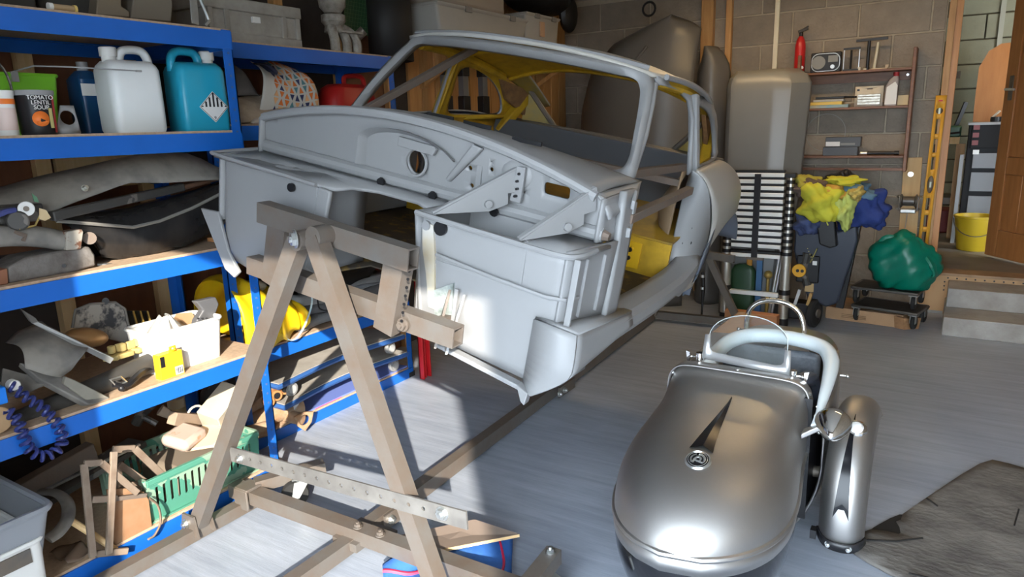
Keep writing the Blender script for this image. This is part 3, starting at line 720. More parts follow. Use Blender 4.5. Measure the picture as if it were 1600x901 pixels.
# side frame: gutter rail, B pillar and quarter panel round the quarter window
def uw(w): return .662 - .10 * ((w - .25) / .33) - .02 * max(0, (w - .25) / .33) ** 3
top_edge = [(v, interp(vr, edg, v) - .006) for v in (.93, 1.05, 1.2, 1.35, 1.5, 1.65, 1.8, 1.95, 2.08)]
for s in (-1, 1):
    lo = [(2.16, .27), (1.28, .24), (1.285, .30), (1.30, .45), (1.29, .525), (1.2, .55), (1.05, .562), (.93, .566)]
    qwin = cat([(1.385, .285, 0), (1.375, .40, 0), (1.385, .495, 0), (1.50, .50, 0), (1.66, .46, 0), (1.78, .39, 0), (1.84, .31, 0), (1.80, .275, 0), (1.55, .272, 0)], 4, closed=True)
    m = MB(); m.plate([(p[0], p[1]) for p in top_edge + lo], [[(p.x, p.y) for p in qwin]], lambda a, b: (s * min(uw(b), interp(vr, hwd, a) + .2 * max(0, .6 - b)) , a, b), .05)
    sf = cb(m, 'side_frame', CP, solid=.018, inner=1, smooth=30, out=(s, 0, 0))
    m = MB(); m.bar((s * .652, 1.31, .20), (s * .565, 1.33, .545), .03, .04); cbs(m, 'door_pillar', sf, CP[0] if s > 0 else M_yellow_in, bevel=.006)
    # rear diagonal brace and yellow inner pillar
    m = MB(); m.bar((s * .56, 1.80, .18), (s * .50, 2.02, .42), .05, .05); cb(m, 'inner_pillar', M_yellow_in, bevel=.008)
    m = MB(); m.prism([(s * .54, 1.70, .46), (s * .50, 2.05, .40), (s * .52, 1.98, .28), (s * .55, 1.80, .36)], (-s * .02, 0, 0)); cb(m, 'pillar_gusset', mat('rusted_gusset', (.30, .16, .06), .7, color2=(.16, .08, .04), nscale=20))
    m = MB(); m.prism([(s * .50, 1.95, .43), (s * .30, 2.08, .19), (s * .52, 1.98, .19)], (0, .02, 0)); cb(m, 'corner_panel', mat('olive_metal', (.20, .18, .09), .5, color2=(.35, .22, .03), nscale=8))
    m = MB(); m.tube([(s * .50, 1.94, .445), (s * .40, 2.0, .32), (s * .28, 2.06, .185)], .014, 8); cb(m, 'window_channel', M_darksteel)

    # shut face and fender
    so = cat([(.665, 1.20, .272), (.70, 1.22, .25), (.725, 1.26, .20), (.733, 1.32, .12), (.735, 1.37, .04), (.735, 1.385, -.05), (.735, 1.35, -.13), (.735, 1.26, -.19), (.735, 1.13, -.215)], 4)
    si = cat([(.64, 1.27, .25), (.635, 1.275, .21), (.63, 1.262, .15), (.63, 1.25, .09), (.63, 1.25, .02), (.63, 1.255, -.06), (.63, 1.235, -.13), (.64, 1.15, -.165), (.66, 1.0, -.15)], 4)
    m = MB(); a_ = [m.v((s * p.x, p.y, p.z)) for p in so]; b_ = [m.v((s * p.x, p.y, p.z)) for p in si]
    m.skin(b_, a_, False); shf = cb(m, 'shut_face', M_primer, solid=.01)
    for (t, q, r) in ((.55, .62, .008), (.3, .62, .006), (.55, .70, .006), (.62, .86, .007), (.5, .5, .005)):
        i = int(q * (len(so) - 1)); p = so[i] * t + si[i] * (1 - t); m = MB(); m.cyl((s * p.x, p.y - .012, p.z), (s * p.x, p.y - .002, p.z), r, n=10); cbs(m, 'shut_hole', shf, M_black)
    m = MB(); m.tube([(s * (p.x - .018), q.y + (p.y - q.y) * .82 - .004, p.z) for p, q in zip(so, si)][2:-3], .0035, 5); cbs(m, 'shut_seam', shf, M_primer2)
    fv = [1.10, 1.25, 1.5, 1.7, 1.85, 1.98, 2.08, 2.16, 2.2]
    f_wt = [.270, .275, .285, .28, .255, .20, .13, .05, .0]
    f_ut = [.665, .665, .66, .645, .60, .55, .50, .44, .40]
    f_um = [.735, .742, .765, .768, .75, .71, .645, .55, .45]
    V4, W4 = smooth_tab(fv, f_wt); _, UT4 = smooth_tab(fv, f_ut); _, UM4 = smooth_tab(fv, f_um)
    ct, rx_, ry_ = (1.74, -.23), .42, .29
    def fend(a, b):
        i = a * (len(so) - 1); k = min(int(i), len(so) - 2); t = i - k
        e = so[k].lerp(so[k + 1], t); c = (.272 - e.z) / .487
        v = lerp(e.y, 2.2, b)
        wt = interp(V4, W4, v); q = (v - ct[0]) / rx_
        wb2 = -.215 if abs(q) >= 1 else max(-.215, ct[1] + ry_ * sqrt(1 - q * q))
        wb2 = min(wb2, wt - .03)
        w = wt + (wb2 - wt) * c
        if b == 0: w = e.z
        d = min(1, max(0, (wt - w) / .15)); ut = interp(V4, UT4, v); um = interp(V4, UM4, v)
        u = ut + (um - ut) * sqrt(1 - (1 - d) ** 2) - .03 * max(0, wt - w - .22)
        return (s * u, v, w)
    m = MB(); m.grid(lambda a, b: fend(b, a), 26, 40); fe = cb(m, 'rear_wing', [mat('warm_primer', (.37, .35, .315), .36, noise=.06, nscale=3), MATS['bluegrey_lining'] if 'bluegrey_lining' in MATS else mat('bluegrey_lining', (.13, .15, .19), .45)], solid=.008, inner=1, smooth=50, out=(s, 0, 0))
    m = MB(); m.grid(lambda a, b: (s * (.735 - .14 * b), ct[0] + rx_ * cos(lerp(radians(20), radians(184), a)), ct[1] - .004 + ry_ * sin(lerp(radians(20), radians(184), a))), 20, 3); cb(m, 'arch_lining', mat('bluegrey_lining', (.13, .15, .19), .45), solid=.006)
    m = MB(); m.grid(lambda a, b: (s * (.715 - .02 * b), ct[0] + (rx_ + .01) * cos(lerp(radians(70), radians(186), a)) * lerp(1, .72, b), ct[1] + ry_ * sin(lerp(radians(70), radians(186), a)) * lerp(1, .72, b) - .02 * b), 16, 3); cb(m, 'arch_panel', MATS['bluegrey_lining'], solid=.006)
# tail
m = MB(); m.grid(lambda a, b: (lerp(-.50, .50, a), 1.99 + .24 * sin(b * pi / 2) - .10 * abs(lerp(-1, 1, a)) ** 3, lerp(.25, -.18, b)), 20, 12); cb(m, 'tail_panel', CP, solid=.01, inner=1, out=(0, 1, 0))
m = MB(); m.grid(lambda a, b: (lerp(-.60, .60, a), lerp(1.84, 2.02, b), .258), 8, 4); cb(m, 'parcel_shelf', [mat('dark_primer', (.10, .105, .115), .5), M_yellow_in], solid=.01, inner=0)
m = MB(); m.tube(cat([(-.52, 1.86, .235), (-.3, 1.93, .25), (0, 1.95, .255), (.3, 1.93, .25), (.52, 1.86, .235)], 5), .014, 8); cb(m, 'window_sill_rail', M_darksteel)
# interior floor, heel boards, left inner side
m = MB(); m.plate([(-.66, .20), (-.2, .20), (-.17, .34), (.17, .34), (.2, .20), (.66, .30), (.66, 1.2), (-.66, 1.2)], [], lambda a, b: (a, b, -.185 + (.09 * max(0, 1 - (abs(a) / .16) ** 2) if abs(a) < .16 else 0))); cb(m, 'floor_pan', mat('dirty_floor', (.075, .06, .045), .8, color2=(.22, .14, .04), nscale=14, sharp=(.36, .46), bump=.2), solid=.008)
m = MB(); m.span((-.64, 1.16, -.185), (.655, 1.175, -.03)); hb = cb(m, 'heel_board', M_yellow_in)
m = MB(); m.span((.45, 1.15, -.16), (.54, 1.16, -.05)); m.cyl((.50, 1.15, -.08), (.50, 1.146, -.08), .01, n=8); cbs(m, 'pressed_panel', hb, mat('bright_yellow', (.72, .42, .01), .45), bevel=.006)
m = MB(); m.cyl((.495, 1.149, -.085), (.495, 1.14, -.085), .01, n=10); cbs(m, 'seat_hole', hb, M_black); m = MB(); m.cyl((.495, 1.149, -.12), (.495, 1.14, -.12), .009, n=10); cbs(m, 'seat_hole', hb, M_black)
m = MB(); m.prism([(-.64, 1.165, -.03), (.655, 1.165, -.03), (.655, 1.62, .03), (-.64, 1.62, .03)], (0, 0, .008)); cb(m, 'seat_pan', mat('grimy_yellow', (.50, .30, .02), .5, color2=(.2, .13, .03), nscale=5))
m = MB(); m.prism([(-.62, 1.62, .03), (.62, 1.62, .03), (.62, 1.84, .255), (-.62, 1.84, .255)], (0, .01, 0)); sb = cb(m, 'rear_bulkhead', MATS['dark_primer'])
for s in (-1, 1):
    m = MB(); m.grid(lambda a, b: (s * (.61 - .12 * sin(pi * b) * sin(pi * a) ** .5), lerp(1.26, 1.84, a), lerp(-.12, .25, b)), 8, 8); cb(m, 'inner_arch', mat('dark_green_paint', (.03, .09, .06), .5, color2=(.25, .17, .1), nscale=9, sharp=(.66, .72)) if s > 0 else M_yellow_in, solid=.008)
m = MB(); m.span((-.66, .46, -.17), (-.65, 1.22, .20)); ip = cb(m, 'inner_door_panel', mat('bluegrey_panel', (.24, .26, .29), .5))
for a_, b_ in (((-.65, .80, -.16), (-.647, .808, .20)), ((-.65, .46, .09), (-.647, 1.22, .097)), ((-.65, .9, .135), (-.646, .98, .142)), ((-.65, 1.05, .135), (-.646, 1.12, .142))):
    m = MB(); m.span(a_, b_); cbs(m, 'panel_slot', ip, M_black)
m = MB(); m.bar((-.655, .46, .225), (-.655, 1.24, .225), .03, .05); cb(m, 'waist_rail', M_yellow_in)
# steel brace bars welded in
for a, b in (((.69, .43, .185), (.685, 1.12, .205)), ((.52, .50, .262), (.60, 1.30, .265)), ((-.56, .62, .26), (-.40, 1.22, .59)), ((-.60, 1.28, .20), (.60, 1.28, .20))):
    m = MB(); m.bar(a, b, .028, .028); cb(m, 'brace_bar', M_rust, bevel=.002)
# ------------------------------------------------------------------ steel jig carrying the car
jig = thing('car_jig', 'rusty welded steel rotisserie stand holding the tilted car body', 'stand', (-1.63, 1.4, 0))
def jb(m, name, mt=None, par=None, **k): return m.build(name, mt or M_steel, par or jig, **k)
def tubebar(a, b, w, h, up=(0, 0, 1)):     # hollow square section, open at its ends
    m = MB(); a = Vector(a); b = Vector(b); z = (b - a).normalized(); u = Vector(up)
    if abs(u.dot(z)) > .98: u = Vector((0, 1, 0))
    x = u.cross(z).normalized(); y = z.cross(x)
    def rg(p, w_, h_): return [m.v(p + x * (i * w_ / 2) + y * (j * h_ / 2)) for i, j in ((-1, -1), (1, -1), (1, 1), (-1, 1))]
    t = .005
    A, B = rg(a, w, h), rg(b, w, h); A2, B2 = rg(a, w - 2 * t, h - 2 * t), rg(b, w - 2 * t, h - 2 * t)
    m.skin(A, B); m.skin(B2, A2); m.skin(A2, A); m.skin(B, B2); return m
def bolt(par, c, axis, r=.013, mt=None, n='bolt'):
    a = Vector(axis).normalized(); c = Vector(c); m = MB()
    m.cyl(c, c + a * .004, r * 1.35, n=16); m.cyl(c + a * .004, c + a * .014, r, n=6); m.cyl(c + a * .014, c + a * .02, r * .5, n=8)
    return m.build(n, mt or M_zinc, par, bevel=0, smooth=30)
YA = 1.345                                  # plane of the A-frame
apex = AY(480, 374, YA)
fL = Vector((-2.20, 1.30, .045)); fR = Vector((-1.075, 1.33, .04))
legL = jb(tubebar(fL, apex + Vector((-.035, 0, -.005)), .052, .046, (0, 1, 0)), 'frame_leg')
legR = jb(tubebar(fR, apex + Vector((.035, 0, .01)), .052, .046, (0, 1, 0)), 'frame_leg')
# pivot barrel and big bolt
m = MB(); m.cyl(apex + Vector((-.01, -.035, 0)), apex + Vector((-.01, .06, 0)), .028, n=18); m.cyl(apex + Vector((.045, -.02, .012)), apex + Vector((.045, .06, .012)), .03, n=18); pv = jb(m, 'pivot_barrel')
bolt(pv, AY(462, 373, YA - .035), (-.5, -1, 0), .02)
m = MB(); m.cyl(AY(462, 373, YA - .03), apex + Vector((0, .0, 0)), .016, n=14); m.build('pivot_bolt', M_zinc, pv)
# flat brace bar with holes
bl = AY(362, 708, YA - .03); br = AY(731, 812, YA - .03); dx_ = (br - bl).normalized(); up_ = Vector((-dx_.z, 0, dx_.x)); L_ = (br - bl).length
hl = [circ(.05 + i * .052, 0, .0065, 10) for i in range(int((L_ - .05) / .052))]
m = MB(); m.plate([(0, -.026), (L_, -.026), (L_, .026), (0, .026)], hl, lambda a, b: bl + dx_ * a + up_ * b); brace = jb(m, 'brace_bar', mat('grey_flat_bar', (.17, .165, .155), .5, metal=.1, color2=(.10, .095, .09), nscale=10), solid=.006, smooth=0)
bolt(brace, AY(692, 801, YA - .034), (0, -1, 0), .015); bolt(brace, AY(376, 716, YA - .034), (0, -1, 0), .012)
# head: tubes bolted to the car, tilted with it
tl_ = AY(411, 330, 1.40); tr_ = AY(646, 405, 1.41)
jb(tubebar(tl_, tr_, .048, .062), 'head_tube')
ll_ = AY(395, 412, 1.46); lr_ = AY(716, 526, 1.47)
lowbar = jb(tubebar(ll_, lr_, .05, .058), 'head_bar')
jb(tubebar(AY(441, 352, 1.425), AY(431, 442, 1.44), .05, .075, (1, 0, 0)), 'head_post')
pr = jb(tubebar(AY(624, 405, 1.425), AY(606, 514, 1.44), .05, .068, (1, 0, 0)), 'head_post')
for i in range(7):
    p = AY(640 - i * 2.0, 423 + i * 13, 1.412); m = MB(); m.cyl(p, p + Vector((0, -.003, 0)), .0045, n=8); jb(m, 'post_hole', M_black, pr)
bolt(lowbar, AY(630, 507, 1.43), (0, -1, 0), .015, M_steel)
for x, y in ((716, 526), (395, 412)):
    p = AY(x, y, 1.47); m = MB(); m.bar(p + Vector((-.10 if x > 500 else .06, .026, 0.01)), p + Vector((-.10 if x > 500 else .06, .085, .01)), .03, .04); jb(m, 'chassis_stub', M_steel)
# base: left foot rail, long centre rail, cross rail, right outrigger
def rail(a, b, w=.05, h=.05): return tubebar(a, b, w, h)
jb(rail((-2.195, .90, .03), (-2.195, 1.56, .03), .048, .045), 'foot_rail')
jb(rail((-2.165, 1.53, .105), (-2.03, 1.76, .115), .05, .045), 'foot_rail')
jb(rail((-1.635, 1.0, .045), (-1.635, 1.56, .045), .05, .05), 'centre_rail')
jb(rail((-1.64, 1.50, .045), (-1.77, 4.70, .045), .05, .06), 'centre_rail')
jb(rail((-2.26, 1.505, .08), (-0.95, 1.53, .08), .055, .052), 'cross_rail')
jb(rail((-2.33, 4.70, .045), (-1.10, 4.78, .045), .05, .05), 'cross_rail')
m = MB(); m.box((-1.635, 1.50, .052), (.11, .06, .03)); m.box((-1.60, 1.58, .066), (.17, .05, .01)); jb(m, 'splice_plate')
m = MB(); m.box((-1.607, 1.72, .05), (.008, .16, .055)); sp_ = jb(m, 'fish_plate')
for y in (1.67, 1.77): bolt(sp_, (-1.603, y, .052), (1, 0, 0), .012)
m = MB(); m.box((-1.645, 3.12, .05), (.008, .18, .055)); sp_ = jb(m, 'fish_plate', M_darksteel)
for y in (3.02, 3.08): bolt(sp_, (-1.640, y, .05), (1, 0, 0), .012)
for x in (-1.60, -1.50): bolt(jig, (x, 1.505 + (x + 1.6) * .02, .111), (0, 0, 1), .012, M_steel)
# clamp over left rail, foot brackets
m = MB(); m.box((-2.17, 1.505, .112), (.075, .075, .012)); m.box((-2.17, 1.468, .075), (.075, .010, .08)); m.box((-2.17, 1.542, .075), (.075, .010, .08)); jb(m, 'clamp', bevel=.003)
for f_, nm in ((fL, 'foot_bracket'), (fR, 'foot_bracket')):
    m = MB(); m.prism([f_ + Vector((-.05, -.034, -.02)), f_ + Vector((.05, -.034, -.02)), f_ + Vector((.035, -.034, .06)), f_ + Vector((-.03, -.034, .06))], (0, .008, 0)); b_ = jb(m, nm); m = MB(); m.prism([f_ + Vector((-.05, .03, -.02)), f_ + Vector((.05, .03, -.02)), f_ + Vector((.03, .03, .06)), f_ + Vector((-.03, .03, .06))], (0, .008, 0))
    jb(m, nm); bolt(b_, f_ + Vector((-.01, -.034, .025)), (0, -1, 0), .013)
# right outrigger (its end shows by the sidecar) 
oe = AZ(866, 866, .115); of = AZ(800, 950, .115)
jb(rail(of, oe), 'foot_rail')
bolt(jig, oe.lerp(of, .10) + Vector((0, 0, .025)), (0, 0, 1), .012)
jb(rail((-1.10, 1.30, .05), (of.x, of.y + .02, .09), .045, .04), 'foot_rail')
def caster(c, ang, r=.05, par=None, mt=None, wheelm=None):
    c = Vector(c); d = Vector((cos(ang), sin(ang), 0)); p = Vector((-d.y, d.x, 0)); w = Vector((c.x, c.y, r)) + d * .03
    cs = MB(); top = c.z
    cs.box((c.x, c.y, top - .004), (.075, .07, .008), ang); cs.cyl((c.x, c.y, top - .008), (c.x, c.y, top - .022), .026, n=16)
    for k in (-1, 1):
        cs.prism([Vector((c.x, c.y, top - .02)) + p * (k * .022) - d * .026, Vector((c.x, c.y, top - .02)) + p * (k * .022) + d * .03, w + p * (k * .022) + d * .014 - Vector((0, 0, .012)), w + p * (k * .022) - d * .014 - Vector((0, 0, .012))], p * (.004 * k))
    h = cs.build('caster', mt or M_zinc, par)
    m = MB(); m.lathe([(r - .012, -.015), (r - .003, -.016), (r, -.009), (r, .009), (r - .003, .016), (r - .012, .015)], w, p, 28); m.build('tyre', wheelm or M_rubber, h)
    m = MB(); m.lathe([(.012, -.02), (.014, -.013), (r - .014, -.011), (r - .012, 0), (r - .014, .011), (.014, .013), (.012, .02)], w, p, 24); m.build('wheel_hub', mt or M_zinc, h)
    return h
caster(AZ(462, 770, .05) + Vector((.02, .02, .078)), radians(-128), .052, jig)
caster(oe.lerp(of, .3) + Vector((.02, 0, -.025)), radians(-20), .042, jig, wheelm=M_white)
# rear frame leg and its tie
jb(tubebar((-1.42, 4.74, .58), (-1.165, 4.76, .06), .045, .04, (0, 1, 0)), 'frame_leg', M_darksteel)
jb(tubebar((-1.85, 4.74, .56), (-1.2, 4.72, .50), .035, .05), 'tie_bar', M_darksteel)
jb(tubebar((-1.76, 4.70, .05), (-1.58, 4.70, .80), .045, .045, (0, 1, 0)), 'rear_post', M_darksteel)
# ------------------------------------------------------------------ sidecar
SX = -.535
sc = thing('sidecar', 'bare brushed metal motorcycle sidecar with a small screen and a white padded cockpit rim', 'sidecar', (SX, 2.35, 0))
def sb_(m, name, mt, par=None, **k): return m.build(name, mt, par or sc, **k)
M_brush = mat('brushed_steel_body', (0.47, 0.455, 0.44), 0.46, metal=1.0, noise=.10, nscale=3, bump=.012, bscale=120, rnoise=.05)
M_blk = mat('gloss_black', (.006, .006, .008), .12, coat=.5)
M_spear = mat('polished_black', (.006, .006, .008), .22, spec=.35)
ys = [1.545, 1.56, 1.60, 1.66, 1.74, 1.84, 1.95, 2.08, 2.20, 2.30, 2.335]
hw = [.015, .075, .137, .188, .226, .250, .255, .247, .238, .238, .238]     # waist half width
zt = [.335, .372, .418, .458, .488, .508, .518, .524, .534, .562, .575]     # crown height
ex = [2.0, 2.0, 2.05, 2.2, 2.4, 2.7, 3.1, 3.7, 4.6, 6.2, 7.5]              # squareness of the section
uh = [.0, .07, .13, .178, .213, .238, .244, .235, .228, .226, .226]
ys, hw = [p.x for p in cat([(a, b, 0) for a, b in zip(ys, hw)], 4)], [p.y for p in cat([(a, b, 0) for a, b in zip(ys, hw)], 4)]
yb_ = [1.545, 1.56, 1.60, 1.66, 1.74, 1.84, 1.95, 2.08, 2.20, 2.30, 2.335]
zt = [p.y for p in cat([(a, b, 0) for a, b in zip(yb_, zt)], 4)]; ex = [p.y for p in cat([(a, b, 0) for a, b in zip(yb_, ex)], 4)]
ZW = .335
def HO(y): return .028 * max(0, min(1, (y - 1.75) / .55)) * (1 if y < 2.34 else 0)
def hood(a, b):
    y = lerp(ys[0], ys[-1], b ** 1.35); h = interp(ys, hw, y); z = interp(ys, zt, y); e = interp(ys, ex, y)
    t = lerp(pi, 0, a); c, s = cos(t), sin(t)
    x = h * (abs(c) ** (2 / e)) * (1 if c > 0 else -1); zz = ZW + (z - ZW) * (abs(s) ** (2 / e))
    return (SX + x - HO(y), y, zz)
m = MB(); m.grid(hood, 56, 48); hd = sb_(m, 'hood', M_brush, smooth=60)
hd['label'] = 'smooth brushed metal nose and hood'
# waist bead and bands
def plan(y, k=1.0): return interp(ys, hw, y) * k
edge = [(SX - HO(y) - plan(y), y) for y in [lerp(2.335, ys[0], (i / 30) ** .8) for i in range(31)]]
edge += [(2 * (SX - HO(y)) - x, y) for x, y in edge[-2::-1]]
m = MB(); m.tube([(x, y, ZW) for x, y in edge], .009, 8); sb_(m, 'waist_bead', M_brush)
m = MB(); A = [m.v((x + (x - SX) * .012, y - (.006 if y < 1.75 else 0), ZW - .008)) for x, y in edge]; B = [m.v((x + (x - SX) * .004, y - (.003 if y < 1.75 else 0), ZW - .05)) for x, y in edge]; m.skin(A, B, False); sb_(m, 'waist_band', M_brush, solid=.006)
# black tub below
def tub(a, b):
    i = a * (len(edge) - 1); k = min(int(i), len(edge) - 2); t = i - k
    x = lerp(edge[k][0], edge[k + 1][0], t); y = lerp(edge[k][1], edge[k + 1][1], t)
    z = lerp(ZW - .045, .03, b); sh = 1 - .42 * b ** 2.2
    yy = 2.0 + (y - 2.0) * (1 - .22 * b ** 2) if y < 2.0 else y
    return (SX + (x - SX) * sh, yy, z)
m = MB(); m.grid(tub, 60, 14); sb_(m, 'lower_tub', M_blk, smooth=60)
m = MB(); m.span((SX - .13, 1.70, .0), (SX + .13, 3.1, .035)); sb_(m, 'floor_pan', M_blk)
# hood trim strip with screws
m = MB(); 
def strip(a, b):
    x, y, z = hood(lerp(.04, .96, a), 1.0); return (x, 2.30 + .055 * b, z + .004 - .002 * b)
m.grid(strip, 40, 2); st = sb_(m, 'hood_strip', M_brush, solid=.005, soff=1)
for a in (.12, .5, .88):
    x, y, z = strip(a, .4); m = MB(); m.cyl((x, y, z + .003), (x, y, z + .010), .0085, n=14); m.sphere((x, y, z + .009), .0075, 12, 6, (1, 1, .5)); sb_(m, 'strip_screw', M_zinc, st)
# black spear and emblem
def on_hood(x, y):
    z = interp(ys, zt, y); e = interp(ys, ex, y); h = interp(ys, hw, y)
    return ZW + (z - ZW) * max(0, 1 - (abs(x - SX + HO(y)) / h) ** e) ** (1 / e)
tip = (-.545, 2.185); base = (-.533, 1.832)
m = MB(); n = 14; rl, rc, rr2 = [], [], []
for i in range(n + 1):
    t = i / n; x = lerp(base[0], tip[0], t); y = lerp(base[1], tip[1], t); w = lerp(.034, .002, t ** .85)
    yo = .022 * (1 - t)
    rl.append(m.v((x - w, y - yo * .5, on_hood(x - w, y) + .0015))); rc.append(m.v((x, y + yo * .4, on_hood(x, y) + .0075))); rr2.append(m.v((x + w, y - yo * .5, on_hood(x + w, y) + .0015)))
m.skin(rl, rc, False); m.skin(rc, rr2, False); sb_(m, 'black_spear', M_spear, smooth=10)
ec = Vector((-.527, 1.775, on_hood(-.527, 1.775))); nrm = Vector((0, -.34, .94)).normalized()
ax_, ay_, _ = frame_mat(nrm)
if ax_.x < 0: ax_, ay_ = -ax_, -ay_
m = MB(); m.lathe([(.036, -.006), (.036, .004), (.032, .008), (.031, .007)], ec, nrm, 36); em = sb_(m, 'emblem', M_zinc)
m = MB(); m.lathe([(.030, .004), (.030, .0075)], ec, nrm, 32); sb_(m, 'emblem_field', M_blk, em)
def epos(r, a, h=.0085): return ec + ax_ * (r * cos(a)) + ay_ * (r * sin(a)) + nrm * h
m = MB(); m.tube([epos(.0265, 2 * pi * i / 32) for i in range(32)], .0011, 5, closed=True); sb_(m, 'emblem_ring', M_zinc, em)
m = MB()
m.tube([epos(.019, radians(a)) for a in range(-35, 96, 10)], .0032, 6, flat=.4); m.tube([epos(.019, radians(a)) for a in range(118, 236, 10)], .0028, 6, flat=.4)
m.tube([epos(.019, radians(-35)), epos(.008, radians(-70))], .003, 5); m.tube([epos(.019, radians(236)), epos(.009, radians(205))], .003, 5)
m.tube([epos(.0085, radians(a)) for a in range(-70, 120, 12)], .0032, 6, flat=.4); m.tube([epos(.0085, radians(110)), epos(.010, radians(200)), epos(.0085, radians(285))], .003, 6); sb_(m, 'emblem_swirl', M_zinc, em)
# rear body: sides, deck, tail
yr = [2.33, 2.45, 2.6, 2.75, 2.9, 3.05, 3.17, 3.25, 3.285]
hr = [.236, .240, .242, .240, .232, .215, .185, .135, .06]
top_ = [.545, .548, .56, .575, .57, .55, .51, .45, .40]
yr2 = [p.x for p in cat([(a, b, 0) for a, b in zip(yr, hr)], 4)]; hr2 = [p.y for p in cat([(a, b, 0) for a, b in zip(yr, hr)], 4)]; tp2 = [p.y for p in cat([(a, b, 0) for a, b in zip(yr, top_)], 4)]
def side(s):
    def f(a, b):
        y = lerp(2.335, 2.72, a); h = interp(yr2, hr2, y) + (.026 * sin(pi * (.35 + .65 * a)) if s > 0 else 0)
        low = .545 if s < 0 else lerp(.50, .578, a)
        z = lerp(.03, low, b); k = 1 - .42 * max(0, (.30 - z) / .3) ** 2.2
        return (SX + s * h * k, y, z)
    return f
for s in (-1, 1):
    m = MB(); m.grid(side(s), 10, 12); sb_(m, 'body_side', M_brush, solid=.008)
def deck(a, b):
    y = lerp(2.715, 3.285, b); h = interp(yr2, hr2, y); z = interp(yr2, tp2, y)
    t = lerp(pi * 1.22, -pi * .22, a); c, s = cos(t), sin(t); e = 3.6
    x = h * (abs(c) ** (2 / e)) * (1 if c > 0 else -1)
    zz = .33 + ((z - .33) * abs(s) ** (2 / e) if s > 0 else -(.33 - .04) * abs(s) ** .8 * 1.3)
    return (SX + x, y, max(.03, zz))
m = MB(); m.grid(deck, 50, 22); sb_(m, 'tail_deck', mat('brushed_warm_reflect', (.50, .45, .39), .30, metal=1.0, noise=.1, nscale=3), smooth=60)  # brown-beige reflection put into the deck's metal tint
# cockpit: seat, back, black lining
m = MB(); m.span((SX - .20, 2.36, .14), (SX + .20, 2.70, .24)); m.prism([(SX - .185, 2.66, .22), (SX + .185, 2.66, .22), (SX + .18, 2.70, .555), (SX - .18, 2.70, .555)], (0, .04, .0)); seat = sb_(m, 'seat', mat('grey_vinyl', (.17, .18, .20), .5, color2=(.10, .11, .125), nscale=40, bump=.2, bscale=90), bevel=.02, bseg=3)
m = MB()
for s in (-1, 1): m.grid(lambda a, b: (SX + s * (interp(yr2, hr2, lerp(2.30, 2.72, a)) - .02), lerp(2.30, 2.72, a), lerp(.10, .49, b)), 6, 4)
m.span((SX - .22, 2.30, .10), (SX + .22, 2.31, .53)); sb_(m, 'cockpit_lining', M_black)
m = MB(); m.tube(cat([(SX + .155, 2.345, .545), (SX + .17, 2.42, .55), (SX + .185, 2.50, .52), (SX + .19, 2.52, .44)], 5), .026, 10); sb_(m, 'dash_pad', mat('navy_vinyl', (.06, .065, .085), .4))
rim = cat([(SX - .15, 2.345, .55), (SX - .15, 2.48, .572), (SX - .135, 2.61, .588), (SX - .08, 2.695, .597), (SX + .01, 2.72, .60), (SX + .10, 2.712, .60), (SX + .19, 2.665, .596), (SX + .232, 2.57, .584), (SX + .246, 2.44, .565), (SX + .250, 2.31, .54), (SX + .249, 2.24, .515), (SX + .245, 2.18, .49)], 6)
m = MB(); m.tube(rim, [.028] * 42 + [max(.010, .028 - .001 * i) for i in range(len(rim) - 42)], 12); sb_(m, 'padded_rim', mat('white_vinyl', (.70, .76, .78), .32), smooth=80)
# side studs with wing nuts
for (x, y, z) in ((SX + .235, 2.27, .52), (SX + .235, 2.24, .50), (SX + .235, 2.19, .47), (SX + .27, 2.52, .55)):
    m = MB(); m.cyl((x, y, z), (x + .022, y, z), .004, n=8); m.sphere((x + .024, y, z), .007, 10, 6); sb_(m, 'stud', M_zinc)
# hoop behind the seat
hp_ = cat([(SX - .105, 2.76, .585), (SX - .108, 2.765, .64), (SX - .095, 2.77, .69), (SX - .05, 2.775, .722), (SX + .03, 2.775, .722), (SX + .085, 2.77, .69), (SX + .105, 2.765, .63), (SX + .108, 2.76, .575)], 6)
m = MB(); m.tube(hp_, .0105, 12); hoop = sb_(m, 'chrome_hoop', M_chrome)
for s in (-1, 1):
    x = SX + s * .107
    m = MB(); m.cyl((x, 2.76, .572), (x, 2.76, .598), .017, n=16); m.cyl((x - .03, 2.755, .60), (x + .03, 2.755, .60), .004, n=8); m.sphere((x - .03, 2.755, .60), .008, 10, 6); m.sphere((x + .03, 2.755, .60), .008, 10, 6); sb_(m, 'hoop_foot', M_chrome, hoop)
# screen
wy = 2.36
def wp(x, z): return (SX - .014 + x, wy + .10 * (z - .575), z + .022)
gl = [(-.128, .595), (.135, .575)] + [(.135, .66)] + [(lerp(.135, -.128, (1 - cos(pi * i / 14)) / 2), .655 + .082 * sin(pi * i / 14) + .01 * (1 - i / 14)) for i in range(1, 14)] + [(-.128, .655)]
m = MB(); m.plate(gl, [], lambda a, b: wp(a, b)); gp = sb_(m, 'screen_glass', glass('clear_acrylic', haze=.03), solid=.004, soff=0)
m = MB(); m.tube([wp(a, b) for a, b in gl], .0018, 5, closed=True); sb_(m, 'glass_edge', mat('edge_grey', (.55, .58, .58), .2), gp)
fo = [(-.142, .66), (-.150, .572), (.150, .555), (.146, .64), (.128, .642), (.127, .60), (.118, .588), (.10, .584), (-.10, .598), (-.115, .603), (-.123, .615), (-.125, .662)]
m = MB(); m.plate(fo, [], lambda a, b: wp(a, b)); sfm = sb_(m, 'screen_frame', mat('matt_aluminium', (.55, .55, .55), .4, metal=.7), solid=.009, soff=0)
